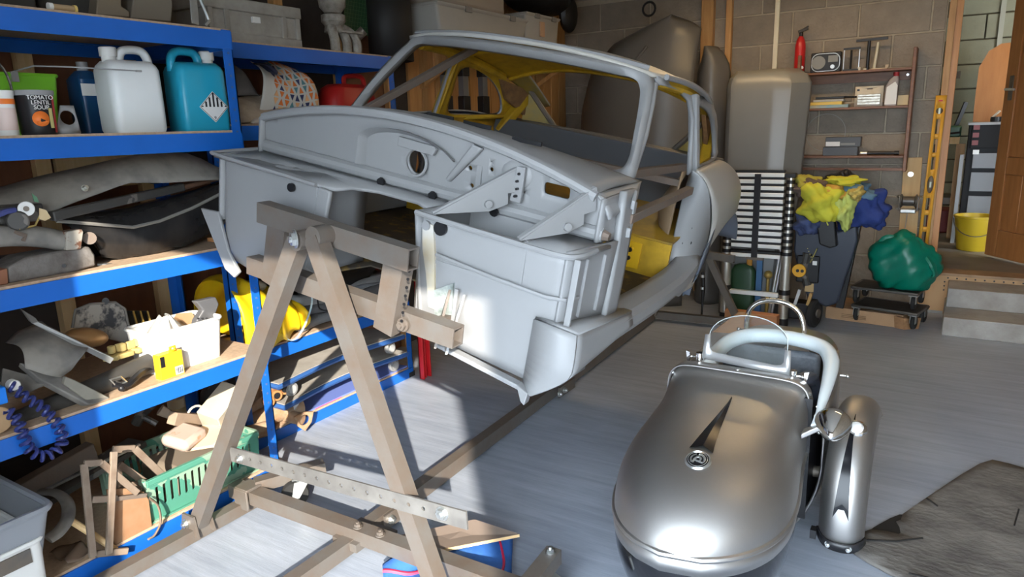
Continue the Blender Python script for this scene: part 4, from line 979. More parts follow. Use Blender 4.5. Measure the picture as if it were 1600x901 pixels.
for s in (-1, 1):
    x = SX - .014 + s * .158; z = .595 if s < 0 else .580
    m = MB(); m.cyl((x, wy, z - .015), (x, wy, z + .018), .013, n=16); m.cyl((x, wy, z), (x + s * .04, wy, z), .004, n=8); m.sphere((x + s * .03, wy, z), .007, 10, 6)
    m.prism([(x + s * .036, wy - .003, z - .018), (x + s * .044, wy - .003, z - .018), (x + s * .050, wy - .003, z + .02), (x + s * .036, wy - .003, z + .016)], (0, .006, 0)); sb_(m, 'wing_nut', M_chrome, sfm)
# bullet lamp on a bracket
lc = AY(1301, 666, 2.16)
m = MB(); m.lathe([(.003, .062), (.012, .056), (.030, .036), (.043, .010), (.050, -.006), (.052, -.014), (.052, -.022), (.047, -.026)], lc, (.05, -1, -.25), 30); lamp = sb_(m, 'head_lamp', M_chrome)
m = MB(); m.lathe([(.046, 0), (.04, .012), (.02, .02), (.002, .022)], lc + Vector((0, .024, .006)), (-.05, 1, .25), 24); sb_(m, 'lamp_lens', mat('lens_glass', (.9, .9, .88), .05, trans=.8), lamp)
m = MB(); m.prism([lc + Vector((-.03, .0, -.02)), lc + Vector((-.085, -.02, -.055)), lc + Vector((-.085, .03, -.055)), lc + Vector((-.03, .02, -.02))], (0, 0, .02)); sb_(m, 'lamp_bracket', M_brush, lamp, bevel=.004)
# mudguard
gx = -.192; gw = .066; gy = 2.44; gz = .20; gr = .265
def guard(a, b):
    th = lerp(radians(200), radians(60), b); cx_ = lerp(-1, 1, a); dome = .035 * (1 - abs(cx_) ** 2.5)
    r = gr + dome - .02 * abs(cx_) ** 6
    return (gx + gw * cx_, gy + r * cos(th), gz + r * sin(th))
m = MB(); m.grid(guard, 20, 30); mg = sb_(m, 'mudguard', M_brush, solid=.005, smooth=60)
m = MB(); rl, rr2 = [], []
for i in range(13):
    t = i / 12; b = lerp(.17, .66, t); w = lerp(.34, .01, t)
    rl.append(m.v(Vector(guard(.5 - w / 2, b)) + Vector((0, -.002, .001)))); rr2.append(m.v(Vector(guard(.5 + w / 2, b)) + Vector((0, -.002, .001))))
cpt = m.v(Vector(guard(.5, .235)) + Vector((0, -.003, .001)))
m.skin(rl[1:], rr2[1:], False); m.face([rl[0], rl[1], cpt]); m.face([rr2[0], cpt, rr2[1]]); m.face([rl[1], rr2[1], cpt]); sb_(m, 'black_spear', M_spear, mg)
m = MB(); A, B = [], []
for i in range(17):
    p = Vector(guard(i / 16, .015)); q = Vector(guard(i / 16, .06)); o = Vector((0, -.006, 0)); A.append(m.v(p + o)); B.append(m.v(q + o))
m.skin(A, B, False); bd = sb_(m, 'black_band', M_black, mg, solid=.006)
for a in (.28, .72): bolt(bd, Vector(guard(a, .04)) + Vector((0, -.008, 0)), (0, -1, 0), .007)
m = MB(); m.box((gx - gw - .012, 2.19, .125), (.018, .03, .03)); sb_(m, 'guard_stay', M_black, mg)
fc = AY(1339, 672, 2.31)
m = MB(); m.lathe([(.004, .042), (.020, .034), (.030, .015), (.034, 0), (.030, -.012)], fc, (0, -1, .2), 22); fl_ = sb_(m, 'side_lamp', M_chrome, mg)
m = MB(); m.lathe([(.018, 0), (.021, .012), (.014, .022), (.002, .026)], fc + Vector((0, -.02, .012)), (0, -.6, .8), 18); sb_(m, 'lamp_glass', M_white, mg)
# wheel under the mudguard
m = MB(); m.lathe([(.12, -.03), (.20, -.035), (.225, -.02), (.225, .02), (.20, .035), (.12, .03)], (gx, gy, .225), (1, 0, 0), 32); sb_(m, 'wheel', M_rubber)
m = MB(); m.cyl((SX, gy, .2), (gx, gy, .22), .02); sb_(m, 'axle', M_darksteel)
# ------------------------------------------------------------------ blue boltless shelving
def shelving(label, x0, x1, y0, y1, levels, h, beam=.062):
    t = thing('shelving_unit', label, 'shelving', ((x0 + x1) / 2, (y0 + y1) / 2, 0), 'blue shelving units')
    for x in (x0, x1):
        for y in (y0, y1):
            sx = 1 if x == x0 else -1; sy = 1 if y == y0 else -1
            m = MB(); m.prism([(x, y, 0), (x + sx * .004, y, 0), (x + sx * .004, y + sy * .04, 0), (x, y + sy * .04, 0)], (0, 0, h)); m.prism([(x, y, 0), (x + sx * .035, y, 0), (x + sx * .035, y + sy * .004, 0), (x, y + sy * .004, 0)], (0, 0, h))
            po = m.build('post', M_blue, t, smooth=0)
            m = MB()
            for k in range(int(h / .04)):
                z = .03 + k * .04; m.cyl((x - sx * .0012, y + sy * .02, z), (x + sx * .0, y + sy * .02, z), .005, n=6)
            m.build('post_slots', mat('slot_shade', (.06, .12, .3), .6), po)['kind'] = 'stuff'
            m = MB(); m.span((x - sx * .006, y - sy * .006, 0), (x + sx * .042, y + sy * .046, .03)); m.build('foot_cap', M_rubber, po)
    for z in levels:
        for x, s in ((x0, -1), (x1, 1)):
            m = MB(); m.span((x - .003 + s * .003, y0 + .005, z - beam), (x + .003 + s * .003, y1 - .005, z)); m.span((x - (.02 if s > 0 else 0), y0 + .005, z - .018), (x + (.0 if s > 0 else .02), y1 - .005, z - .014)); m.build('beam', M_blue, t)
        for y, s in ((y0, -1), (y1, 1)):
            m = MB(); m.span((x0, y - .003, z - beam), (x1, y + .003, z)); m.build('end_beam', M_blue, t)
        m = MB(); m.span((x0 + .006, y0 + .006, z - .012), (x1 - .002, y1 - .006, z + .008)); m.build('shelf_board', M_chip, t)
    return t
U1X = -2.285; U2X = -2.60
LV1 = [.07, .572, 1.005, 1.428, 1.785]
LV2 = [.055, .455, .985, 1.455, 1.795]
shelving('nearer blue steel shelving unit with chipboard shelves, cut off by the left edge', -2.84, U1X, .42, 1.745, LV1, 1.79)
shelving('blue steel shelving unit behind the car nose, next to the red post', -3.00, U2X, 1.83, 2.99, LV2, 1.80)
# ------------------------------------------------------------------ things on the nearer shelving unit
S = [z + .008 for z in LV1]        # board tops
GA = 'dusty car parts on the blue shelves'
M_green = mat('lime_plastic', (.20, .55, .03), .4)
M_orange = mat('orange_print', (.85, .20, .03), .5)
M_redp = mat('red_print', (.55, .03, .03), .5)
M_labw = mat('label_white', (.78, .78, .76), .6)
M_teal = mat('blue_jerrican_plastic', (.02, .35, .52), .35)
M_natural = mat('natural_polythene', (.78, .81, .81), .35, noise=.06, nscale=5)
def tub(name, label, cat_, x0, x1, y0, y1, z0, z1, mt, wall=.004, taper=.88, rim=.012, group=None, r=.02, rz=0):
    t = thing(name, label, cat_, ((x0 + x1) / 2, (y0 + y1) / 2, z0), group)
    wx, wy, h = x1 - x0, y1 - y0, z1 - z0
    m = MB(); rs = []
    for z, k, d in ((0, taper, 0), (.002, taper, 0), (h, 1, 0), (h, 1, -wall * 2), (.006, taper, -wall * 2)):
        rs.append([m.v((p[0], p[1], z)) for p in rrect(-(wx * k + d) / 2, -(wy * k + d) / 2, (wx * k + d) / 2, (wy * k + d) / 2, r, 4)])
    for i in range(4): m.skin(rs[i], rs[i + 1])
    m.face(rs[0][::-1]); m.face(rs[4]); m.xf(TR(t.location, rz)); b = m.build('body', mt, t)
    if rim:
        m = MB(); m.tube([(p[0], p[1], h) for p in rrect(-wx / 2, -wy / 2, wx / 2, wy / 2, r, 4)], rim / 2, 6, closed=True); m.xf(TR(t.location, rz)); m.build('rim', mt, t)
    return t
def yx(px, py, x): return AX(px, py, x).y
# second shelf
X2 = -2.40
y0, y1 = yx(-40, 150, -2.52), yx(92, 150, -2.52)
gt = tub('storage_tub', 'lime green plastic tub at the left end of the second shelf', 'tub', -2.80, -2.50, y0, y1, S[3], AX(60, 118, -2.52).z, M_green)
def pot(label, pxl, pxr, pyt, x, bodym, lidm, name='tub'):
    yl, yr = yx(pxl, 180, x), yx(pxr, 180, x); r = (yr - yl) / 2; z1 = AX((pxl + pxr) / 2, pyt, x).z; c = Vector((x, (yl + yr) / 2, S[3])); h = z1 - c.z
    t = thing('plastic_pot', label, 'pot', c)
    m = MB(); m.lathe([(r * .86, 0), (r * .9, .005), (r * .97, h - .012)], c, n=28); b = m.build('body', bodym, t)
    m = MB(); m.lathe([(r, h - .014), (r * 1.03, h - .01), (r * 1.03, h), (r * .9, h + .001)], c, n=28); m.build('rim', lidm, t)
    return t, c, r, h
def wrap(m, c, r0, r1, a0, a1, z0, z1, n=10):      # curved label patch on a pot
    return m.grid(lambda a, b: (c.x + lerp(r0, r1, b) * cos(lerp(a0, a1, a)), c.y + lerp(r0, r1, b) * sin(lerp(a0, a1, a)), c.z + lerp(z0, z1, b)), n, 1)
t, c, r, h = pot('white and orange plastic pot with dark handle, leftmost on the second shelf', -12, 26, 142, -2.36, M_white, M_white)
m = MB(); wrap(m, c, r * .975, r * .985, -1.5, 1.5, h * .70, h * .82); m.build('orange_band', M_orange, t)
m = MB(); wrap(m, c, r * .93, r * .96, -1.2, 1.2, h * .12, h * .62); m.build('label', mat('pinkish_label', (.75, .60, .55), .6), t)
m = MB(); m.tube([c + Vector((0, r * cos(pi * i / 10), h + .085 * sin(pi * i / 10) - .005)) for i in range(11)], .006, 8, flat=.5); m.build('handle', M_dustblack, t)
t, c, r, h = pot('black soup pot with a round orange print beside the grey bracket', 27, 86, 142, -2.36, M_black, M_grey)
m = MB(); wrap(m, c, r * .915, r * .915, -.55, .22, h * .22, h * .22); 
m2 = MB(); 
for i in range(14):
    pass
m.bm.free(); m2.bm.free()
m = MB(); ctr = -.22
vv = [m.v((c.x + (r * .955) * cos(ctr + .46 * cos(2 * pi * i / 24)), c.y + (r * .955) * sin(ctr + .46 * cos(2 * pi * i / 24)), c.z + h * .36 + h * .17 * sin(2 * pi * i / 24))) for i in range(24)]; m.face(vv); m.build('orange_print', M_orange, t, solid=.001, soff=1)
m = MB(); wrap(m, c, r * .915, r * .975, .62, .95, h * .05, h * .88); m.build('red_stripe', M_redp, t)
m = MB(); wrap(m, c, r * .93, r * .945, .28, .55, h * .15, h * .60); m.build('pale_print', mat('pale_green_print', (.62, .55, .22), .6), t)
FX = Matrix(((0, 0, 1), (1, 0, 0), (0, 1, 0))).to_4x4()       # text facing +x, reading along +y
for i, w in enumerate(('TOMATO', 'LENTIL', 'SOUP')):
    text(w, .017, Matrix.Translation((c.x + r * .985, c.y - r * .12, c.z + h * (.83 - .11 * i))) @ FX @ Matrix.Rotation(0, 4, 'Y'), M_labw, t)
# grey bracket with a round hole
p = [AX(87, 209, -2.35), AX(92, 165, -2.37), AX(113, 165, -2.37), AX(127, 208, -2.35)]
y0 = p[0].y; t = thing('steel_bracket', 'small folded grey steel bracket with a round hole, beside the black pot', 'bracket', (-2.36, (p[0].y + p[3].y) / 2, S[3]))
hy = AX(105, 184, -2.36)
m = MB(); m.plate([(q.y, max(q.z, S[3])) for q in p], [circ(hy.y, hy.z, .022, 20)], lambda a, b: (-2.352 - (b - S[3]) * .15, a, b)); m.build('face', M_grey, t, solid=.003)
m = MB(); m.prism([(-2.352, p[0].y, S[3]), (-2.352, p[3].y, S[3]), (-2.44, p[3].y, S[3]), (-2.44, p[0].y, S[3])], (0, 0, .003)); m.build('flange', M_grey, t)
# blue canister behind
yl, yr = yx(126, 150, -2.56), yx(164, 150, -2.56); zt_ = AX(140, 110, -2.56).z; t = thing('oil_can', 'dark blue rectangular can with a white label behind the white jerrycan', 'can', (-2.60, (yl + yr) / 2, S[3]))
m = MB(); m.loft([(0, .10, yr - yl, .015), (zt_ - S[3] - .03, .10, yr - yl, .015), (zt_ - S[3], .05, (yr - yl) * .5, .01)]); m.xf(TR((-2.60, (yl + yr) / 2, S[3]))); m.build('body', mat('navy_can', (.01, .06, .16), .35), t)
m = MB(); m.cyl((-2.6, (yl + yr) / 2, zt_), (-2.6, (yl + yr) / 2, zt_ + .03), .018, n=14); m.build('cap', M_grey, t)
m = MB(); m.span((-2.549, yl, zt_ - .085), (-2.547, yr, zt_ - .045)); m.build('label', M_labw, t)
# jerrycans
def jerrycan(label, pxl, pxr, pyt, x, mt, capside, rz, k=1.0):
    yl, yr = yx(pxl, 160, x - .13), yx(pxr, 160, x); w = yr - yl; z1 = AX((pxl + pxr) / 2, pyt, x).z; H = z1 - S[3]; d = .145
    c = Vector((x - d / 2, (yl + yr) / 2, S[3])); t = thing('jerrycan', label, 'jerrycan', c, None)
    M = TR(c, rz)
    m = MB(); hs = H * .74
    m.loft([(0, d * .90, w * .92, .02), (.012, d * .98, w * .99, .028), (hs * .5, d, w, .03), (hs, d * .98, w * .985, .03), (hs + H * .06, d * .90, w * .92, .03), (hs + H * .11, d * .60, w * .80, .02, 0, 0)], 5)
    m.xf(M); m.build('body', mt, t, smooth=50)
    m = MB(); s = -capside
    hp = cat([(0, s * w * .44, hs + .0), (0, s * w * .42, H * .90), (0, s * w * .30, H * .985), (0, s * w * .02, H * .985), (0, -s * w * .09, H * .93), (0, -s * w * .12, hs + H * .07)], 6)
    m.tube(hp, [w * .10] * len(hp), 10, flat=.8); m.xf(M); m.build('handle', mt, t, smooth=60)
    m = MB(); m.lathe([(.022, hs + H * .08), (.022, H * .90), (.027, H * .90), (.027, H * 1.0), (.022, H * 1.01)], (0, capside * w * .30, 0), n=20); m.xf(M); m.build('cap', M_white, t)
    return t, c, w, d, H, M
jerrycan('white translucent plastic jerrycan with a handle on the second shelf', 150, 262, 73, -2.36, M_natural, -1, radians(-4))
t, c, w, d, H, M = jerrycan('bright blue plastic jerrycan with a striped diamond hazard label', 258, 361, 77, -2.38, M_teal, 1, radians(-8))
L0 = M @ TR((d / 2 + .0022, w * .13, H * .30)) @ FX
def lp(a, b, o=0): return L0 @ Vector((a, b, o))
R_ = w * .30
m = MB(); m.prism([lp(0, -R_), lp(R_, 0), lp(0, R_), lp(-R_, 0)], (L0.to_3x3() @ Vector((0, 0, .001)))); lb = m.build('hazard_label', M_labw, t)
q = R_ * .93; m = MB(); m.tube([lp(0, -q, .0014), lp(q, 0, .0014), lp(0, q, .0014), lp(-q, 0, .0014)], .0012, 4, closed=True); m.build('label_border', M_black, lb)
for i in range(7):
    a = (i - 3) * R_ * .265; hh = (R_ * .93 - abs(a)); ww = R_ * .06
    if hh > .004:
        m = MB(); m.prism([lp(a - ww, 0, .0014), lp(a + ww, 0, .0014), lp(a + ww, max(.002, hh - ww), .0014), lp(a - ww, hh - ww if i != 3 else hh, .0014)], L0.to_3x3() @ Vector((0, 0, .0006))); m.build('label_stripe', M_black, lb)
text('9', R_ * .30, L0 @ TR((0, -R_ * .72, .0018)), M_black, lb)
# bent wire rod
t = thing('wire_rod', 'thin bent steel rod lying across the second shelf past the jerrycan', 'rod', AX(110, 108, -2.34))
m = MB(); m.tube([AX(20, 112, -2.50), AX(52, 103, -2.42), AX(120, 105, -2.345), AX(218, 111, -2.335)], .0025, 6); m.build('rod', M_grey, t)
m = MB(); m.span(AX(20, 112, -2.50) + Vector((-.01, -.01, -.03)), AX(20, 112, -2.50) + Vector((.01, .01, 0))); m.span(AX(218, 111, -2.335) + Vector((-.004, -.012, -.003)), AX(218, 111, -2.335) + Vector((.004, .006, .003))); m.build('hook', M_grey, t)

# generic silhouettes: outline on a vertical plane with real depth
def sil(name, label, cat_, pts, x, depth, mt, group=None, bevel=.003, lean=0.0, zmin=None, parent=None, smooth=35):
    P = [AX(p[0], p[1], x) for p in pts]
    if zmin is not None:
        for q in P: q.z = max(q.z, zmin)
    z0 = min(q.z for q in P)
    P = [q + Vector((-(q.z - z0) * lean, 0, 0)) for q in P]
    m = MB(); m.prism(P, (-depth, 0, 0)); o = m.build(name, mt, parent, bevel=bevel, smooth=smooth)
    if label: tag(o, label, cat_, group)
    return o
# third shelf: dark mudguard, gas strut, tank, brackets
t = thing('inner_wing', 'long dusty dark inner wing panel lying across the third shelf', 'car panel', AX(150, 330, -2.5))
up_e = [(-60, 300), (0, 292), (60, 275), (120, 262), (180, 248), (235, 238), (290, 238), (315, 250), (342, 275)]
lo_e = [(-60, 370), (0, 360), (60, 340), (110, 318), (160, 300), (200, 285), (262, 285), (300, 282), (342, 280)]
m = MB()
def wing(a, b):
    k = a * (len(up_e) - 1); i = min(int(k), len(up_e) - 2); f = k - i
    u = (lerp(up_e[i][0], up_e[i + 1][0], f), lerp(up_e[i][1], up_e[i + 1][1], f)); l = (lerp(lo_e[i][0], lo_e[i + 1][0], f), lerp(lo_e[i][1], lo_e[i + 1][1], f))
    p = AX(u[0], u[1], -2.62); q = AX(l[0], l[1], -2.40); r = p.lerp(q, b); return r + Vector((.03 * sin(pi * b), 0, .035 * sin(pi * b)))
m.grid(wing, 30, 10); wp_ = m.build('panel', M_dust, t, solid=.004)
hc = AX(235, 262, -2.50)
m = MB(); m.lathe([(.045, -.055), (.05, -.01), (.056, 0), (.05, .004), (.042, .0), (.038, -.04)], hc + Vector((.02, 0, .012)), (.55, 0, .84), 26); m.build('filler_ring', M_black, t)
bolt(t, AX(132, 294, -2.405) , (1, 0, .3), .008, M_zinc)
t = thing('gas_strut_bar', 'slim black bar lying slantwise in front of the dark inner wing', 'bar', AX(200, 310, -2.36))
m = MB(); m.bar(AX(80, 338, -2.35), AX(285, 292, -2.42), .028, .03); m.build('bar', M_dustblack, t, bevel=.004)
m = MB(); m.cyl(AX(285, 293, -2.42), AX(350, 276, -2.45), .010, n=12); m.build('rod', mat('copper_rod', (.20, .11, .07), .4, metal=.4), t)
t = thing('fuel_tank', 'glossy black pressed steel fuel tank with a pale seam lying on the third shelf', 'tank', AX(230, 380, -2.5))
seam = [(88, 345), (150, 350), (208, 355), (250, 345), (300, 325), (350, 300)]
topc = [(110, 335), (150, 335), (190, 325), (240, 312), (300, 298), (350, 282)]
botc = [(140, 372), (160, 402), (215, 407), (245, 404), (300, 380), (350, 352)]
def lineat(L_, f):
    k = f * (len(L_) - 1); i = min(int(k), len(L_) - 2); g = k - i; return (lerp(L_[i][0], L_[i + 1][0], g), lerp(L_[i][1], L_[i + 1][1], g))
def tanku(a, b):
    p = AX(*lineat(seam, a), -2.37); q = AX(*lineat(topc, a), -2.55); r = p.lerp(q, b); return r + Vector((.03 * sin(pi * b), 0, .03 * sin(pi * b)))
def tankl(a, b):
    p = AX(*lineat(seam, a), -2.375); q = AX(*lineat(botc, a), -2.40); r = p.lerp(q, b); r.z = max(r.z, S[2] + .002); return r + Vector((.02 * sin(pi * b), 0, 0))
M_tank = mat('scuffed_black', (.012, .012, .013), .25, color2=(.035, .032, .03), nscale=5, sharp=(.3, .7), stretch=(1, 1.5, .8))
m = MB(); m.grid(tanku, 20, 8); m.grid(tankl, 20, 8); m.grid(lambda a, b: AX(*lineat(topc, a), -2.55).lerp(Vector((-2.56, AX(*lineat(botc, a), -2.40).y, S[2])), b), 20, 2); m.build('shell', M_tank, t, smooth=50)
m = MB(); m.tube([AX(p[0], p[1], -2.365) for p in seam], .006, 6); m.build('seam', mat('seam_grey', (.20, .19, .17), .5), t)
t = thing('wiper_motor', 'small oily wiper mechanism with pale pulley and torn tape at shelf left', 'mechanism', AX(35, 335, -2.36))
m = MB(); m.span(AX(0, 352, -2.36) + Vector((-.10, 0, 0)), AX(70, 335, -2.36) + Vector((0, 0, .035))); m.cyl(AX(28, 345, -2.33), AX(28, 345, -2.42), .03, n=16); m.build('housing', M_dustblack, t, bevel=.005)
m = MB(); m.cyl(AX(41, 326, -2.33), AX(41, 326, -2.36), .022, n=22); pl = m.build('pulley', M_white, t, bevel=.002)
m = MB(); m.cyl(AX(41, 326, -2.325), AX(41, 326, -2.345), .008, n=14); m.build('hub', M_darksteel, pl)
m = MB(); m.tube([AX(30, 358, -2.33), AX(55, 352, -2.33), AX(66, 330, -2.34)], .003, 6); m.build('wire', mat('ochre_wire', (.35, .25, .08), .5), t)
sil('tape', None, None, [(62, 325), (72, 328), (80, 340), (70, 345), (62, 342)], -2.33, .004, mat('masking_tape', (.62, .47, .27), .8), parent=t, bevel=0)
sil('clip', None, None, [(50, 302), (58, 308), (61, 316), (54, 315)], -2.34, .004, mat('green_clip', (.10, .22, .13), .6), parent=t, bevel=0)
m = MB(); m.tube([AX(-10, 338, -2.35), AX(10, 330, -2.34), AX(24, 328, -2.34)], .009, 8); m.build('cable', mat('indigo_cable', (.05, .06, .2), .4), t)
t = thing('suspension_arm', 'rusty grey tubular suspension arm with a square end plate on the third shelf', 'car part', AX(60, 372, -2.36))
m = MB(); m.tube(cat([AX(-40, 372, -2.36), AX(20, 368, -2.36), AX(70, 371, -2.36), AX(108, 380, -2.36)], 5), [.032] * 16, 12); m.build('tube', M_dust, t)
sil('end_plate', None, None, [(104, 362), (128, 358), (131, 362), (127, 389), (104, 391)], -2.32, .05, mat('pitted_cream', (.36, .33, .28), .7, color2=(.16, .07, .04), nscale=22, sharp=(.40, .48)), parent=t)
m = MB(); m.cyl(AX(140, 372, -2.34), AX(140, 372, -2.42), .02, n=16); m.build('bush', M_rust, t)
m = MB(); m.tube([AX(22, 362, -2.335), AX(40, 368, -2.325), AX(36, 376, -2.33)], .007, 6); m.build('clip', M_rust, t)
t = thing('chassis_bracket', 'heavy rusty box section bracket at the front of the third shelf', 'car part', AX(75, 420, -2.34))
sil('box_section', None, None, [(12, 418), (40, 402), (105, 390), (140, 385), (149, 398), (150, 415), (120, 427), (46, 443), (14, 448)], -2.325, .12, mat('pitted_steel', (.20, .185, .17), .6, color2=(.09, .075, .065), nscale=16, bump=.3), parent=t, bevel=.006, zmin=S[2])
sil('end_face', None, None, [(-6, 424), (12, 419), (15, 450), (-6, 452)], -2.318, .06, mat('red_rust', (.26, .11, .06), .7), parent=t, zmin=S[2])
m = MB(); m.cyl(AX(100, 415, -2.318), AX(100, 415, -2.33), .006, n=10); m.build('bolt_hole', M_black, t)
t = thing('track_rod_end', 'small bright bolt lying behind the rusty bracket on the third shelf', 'bolt', AX(175, 414, -2.36))
m = MB(); m.cyl(AX(152, 414, -2.37), AX(192, 415, -2.34), .007, n=10); m.build('shank', M_zinc, t)
m = MB(); m.sphere(AX(196, 415, -2.338), .012, 12, 8); m.build('ball', M_zinc, t)
sil('cork_block', 'orange-brown block under the tank at its right end', 'block', [(335, 372), (352, 366), (352, 392), (338, 395)], -2.42, .05, mat('cork', (.42, .19, .07), .8), zmin=S[2])

# fourth shelf
t = thing('inner_wing', 'dusty curved grey inner wing pressing leaning on the fourth shelf', 'car panel', AX(80, 560, -2.45))
def w4(a, b):
    T = [(5, 560), (20, 520), (45, 512), (62, 498), (130, 548)]; B = [(30, 640), (60, 585), (100, 590), (118, 575), (128, 552)]
    T = [(8, 535), (25, 518), (52, 507), (64, 500), (85, 520), (130, 548)]; B = [(40, 575), (50, 578), (70, 585), (95, 590), (113, 577), (127, 556)]
    p = AX(*lineat(T, a), -2.55); q = AX(*lineat(B, a), -2.36); r = p.lerp(q, b); return r + Vector((.05 * sin(pi * b), 0, .03 * sin(pi * b)))
m = MB(); m.grid(w4, 18, 10); m.build('pressing', M_dust, t, solid=.004)
m = MB(); m.prism([AX(36, 485, -2.50), AX(56, 497, -2.46), AX(60, 503, -2.45), AX(178, 560, -2.36), AX(172, 568, -2.355), AX(50, 505, -2.46)], (-.02, 0, .006)); m.build('stay', mat('dull_zinc', (.30, .30, .29), .45, metal=.5), t)
t = thing('pressed_arm', 'long dusty tapered pressed steel arm hanging over the front of the fourth shelf', 'car part', AX(120, 610, -2.36))
m = MB(); m.prism([AX(30, 565, -2.42), AX(50, 570, -2.40), AX(100, 590, -2.36), AX(172, 620, -2.31), AX(168, 628, -2.30), AX(138, 632, -2.30), AX(60, 590, -2.36)], (-.02, 0, -.02)); m.build('arm', M_dust, t, bevel=.005)
sil('bracket_leg', None, None, [(103, 588), (120, 595), (172, 621), (170, 628), (140, 629), (100, 600)], -2.31, .02, mat('dusty_olive', (.30, .28, .23), .7, noise=.3), parent=t)
t = thing('rolled_tube', 'long dark dented tube lying along the fourth shelf', 'tube', AX(170, 580, -2.38))
m = MB(); m.cyl(AX(30, 665, -2.38) + Vector((0, -.1, .0)), AX(246, 562, -2.40), .036, n=20); m.build('tube', M_dustblack, t)
t = thing('stamped_panel', 'small stamped grey panel with black blotches standing at shelf back', 'car panel', AX(160, 500, -2.62))
P = [(113, 512), (118, 484), (140, 475), (180, 472), (195, 482), (206, 530), (198, 537), (165, 528), (150, 515)]
m = MB(); m.prism([AX(p[0], p[1], -2.60) for p in P], (-.012, 0, .0)); m.build('plate', mat('blotched_panel', (.34, .31, .27), .75, color2=(.05, .05, .055), nscale=15, sharp=(.40, .50)), t, bevel=.004)
m = MB(); m.tube([AX(113, 512, -2.595), AX(118, 484, -2.595), AX(140, 475, -2.595), AX(180, 472, -2.595), AX(195, 482, -2.595), AX(206, 533, -2.595)], .005, 6); m.build('rolled_edge', M_dust, t)
m = MB(); m.cyl(AX(165, 470, -2.59), AX(165, 470, -2.60), .012, n=14); m.build('boss', M_black, t)
t = thing('brass_shell', 'dull brass coloured rounded shell part on the fourth shelf', 'car part', AX(135, 525, -2.5))
m = MB(); m.sphere(AX(135, 527, -2.52), 1, 18, 12, (.04, .075, .035), Euler((radians(-18), 0, 0)).to_matrix()); m.build('shell', mat('tarnished_brass', (.40, .22, .09), .4, metal=.4, noise=.3), t)
t = thing('pale_yellow_bracket', 'pair of cast pale yellow brackets behind the dark tube', 'bracket', AX(200, 548, -2.46))
for k, (x, y) in enumerate(((192, 548), (215, 540), (175, 552))):
    q = AX(x, y, -2.46); m = MB(); m.box(q + Vector((0, 0, -.012)), (.05, .055, .018), .4 * k); m.cyl(q, q + Vector((0, 0, .028)), .013, n=12); m.box(q + Vector((0, .03, .014)), (.015, .03, .03)); m.build('casting', mat('straw_paint', (.50, .38, .14), .6, noise=.3), t, bevel=.004)
t = thing('toothed_comb', 'black plastic vent strip with brass fins leaning behind the stamped panel', 'vent', AX(220, 508, -2.62))
m = MB(); m.prism([AX(198, 486, -2.63), AX(232, 486, -2.63), AX(240, 530, -2.60), AX(204, 530, -2.60)], (-.02, 0, 0)); m.build('backing', M_black, t)
for k in range(3):
    m = MB(); m.bar(AX(208 + k * 11, 487, -2.62), AX(214 + k * 11, 508, -2.585), .006, .02); m.build('fin', mat('brass', (.5, .34, .1), .35, metal=.7), t)
t = thing('wiper_linkage', 'black and chrome crank linkage lying at the front of the fourth shelf', 'linkage', AX(200, 592, -2.33))
m = MB(); m.tube(cat([AX(250, 573, -2.40), AX(225, 580, -2.36), AX(208, 594, -2.33), AX(196, 603, -2.32), AX(178, 600, -2.32)], 5), .012, 8); m.build('arm', M_black, t)
m = MB(); m.tube([AX(172, 593, -2.315), AX(188, 588, -2.315), AX(198, 596, -2.315), AX(182, 603, -2.315)], .004, 6, closed=True); m.build('bracket', M_zinc, t)
m = MB(); m.sphere(AX(190, 606, -2.315), .012, 12, 8); m.build('ball_joint', M_black, t)
t = thing('rubber_sheet', 'curled dark rubber sheet under the dusty arm on the fourth shelf', 'sheet', AX(50, 600, -2.45))
m = MB(); m.prism([AX(5, 575, -2.42), AX(60, 590, -2.40), AX(72, 600, -2.36), AX(40, 615, -2.36), AX(0, 620, -2.36)], (-.01, 0, -.006)); m.build('sheet', M_dust, t)
# white bucket with its contents
yl, yr = yx(243, 560, -2.345), yx(355, 540, -2.345); wy = yr - yl
bk = tub('plastic_bucket', 'white square plastic bucket full of odds and ends on the fourth shelf', 'bucket', -2.345 - .19, -2.345, yl, yr, S[1], AX(300, 508, -2.345).z, M_white, taper=.9, r=.03, rim=.014)
t = thing('pistol_grip', 'grey plastic pistol grip handle sticking out of the white bucket', 'handle', AX(325, 490, -2.40))
m = MB(); m.prism([AX(p[0], p[1], -2.40) for p in ((304, 520), (308, 500), (318, 485), (306, 471), (338, 464), (343, 475), (336, 495), (335, 515), (332, 522))], (-.035, 0, 0)); m.build('grip', mat('charcoal_plastic', (.10, .10, .105), .4), t, bevel=.006, bseg=3)
m = MB()
for k in range(12): m.sphere(AX(309 + (k % 3) * 7, 497 + (k // 3) * 6, -2.398), .004, 6, 4)
m.build('grip_studs', M_black, t)['kind'] = 'stuff'
t = thing('plastic_bag', 'crumpled clear plastic bag bulging from the left of the white bucket', 'bag', AX(262, 512, -2.42))
m = MB(); m.grid(lambda a, b: AX(262, 520, -2.44) + Vector((.06 * cos(2 * pi * a) * (1 - b * .75) + .01 * sin(9 * a * pi), .085 * sin(2 * pi * a) * (1 - b * .8), .075 * b + .008 * sin(7 * pi * a) - .01)), 22, 6, True); m.build('film', glass('film', (.80, .80, .78), haze=.35), t)
t = thing('cardboard_offcut', 'torn brown cardboard standing in the back of the white bucket', 'cardboard', AX(285, 498, -2.5))
m = MB(); m.prism([AX(p[0], p[1], -2.50) for p in ((262, 520), (276, 490), (300, 488), (310, 505), (300, 525))], (-.004, 0, 0)); m.build('board', M_card, t, solid=0)
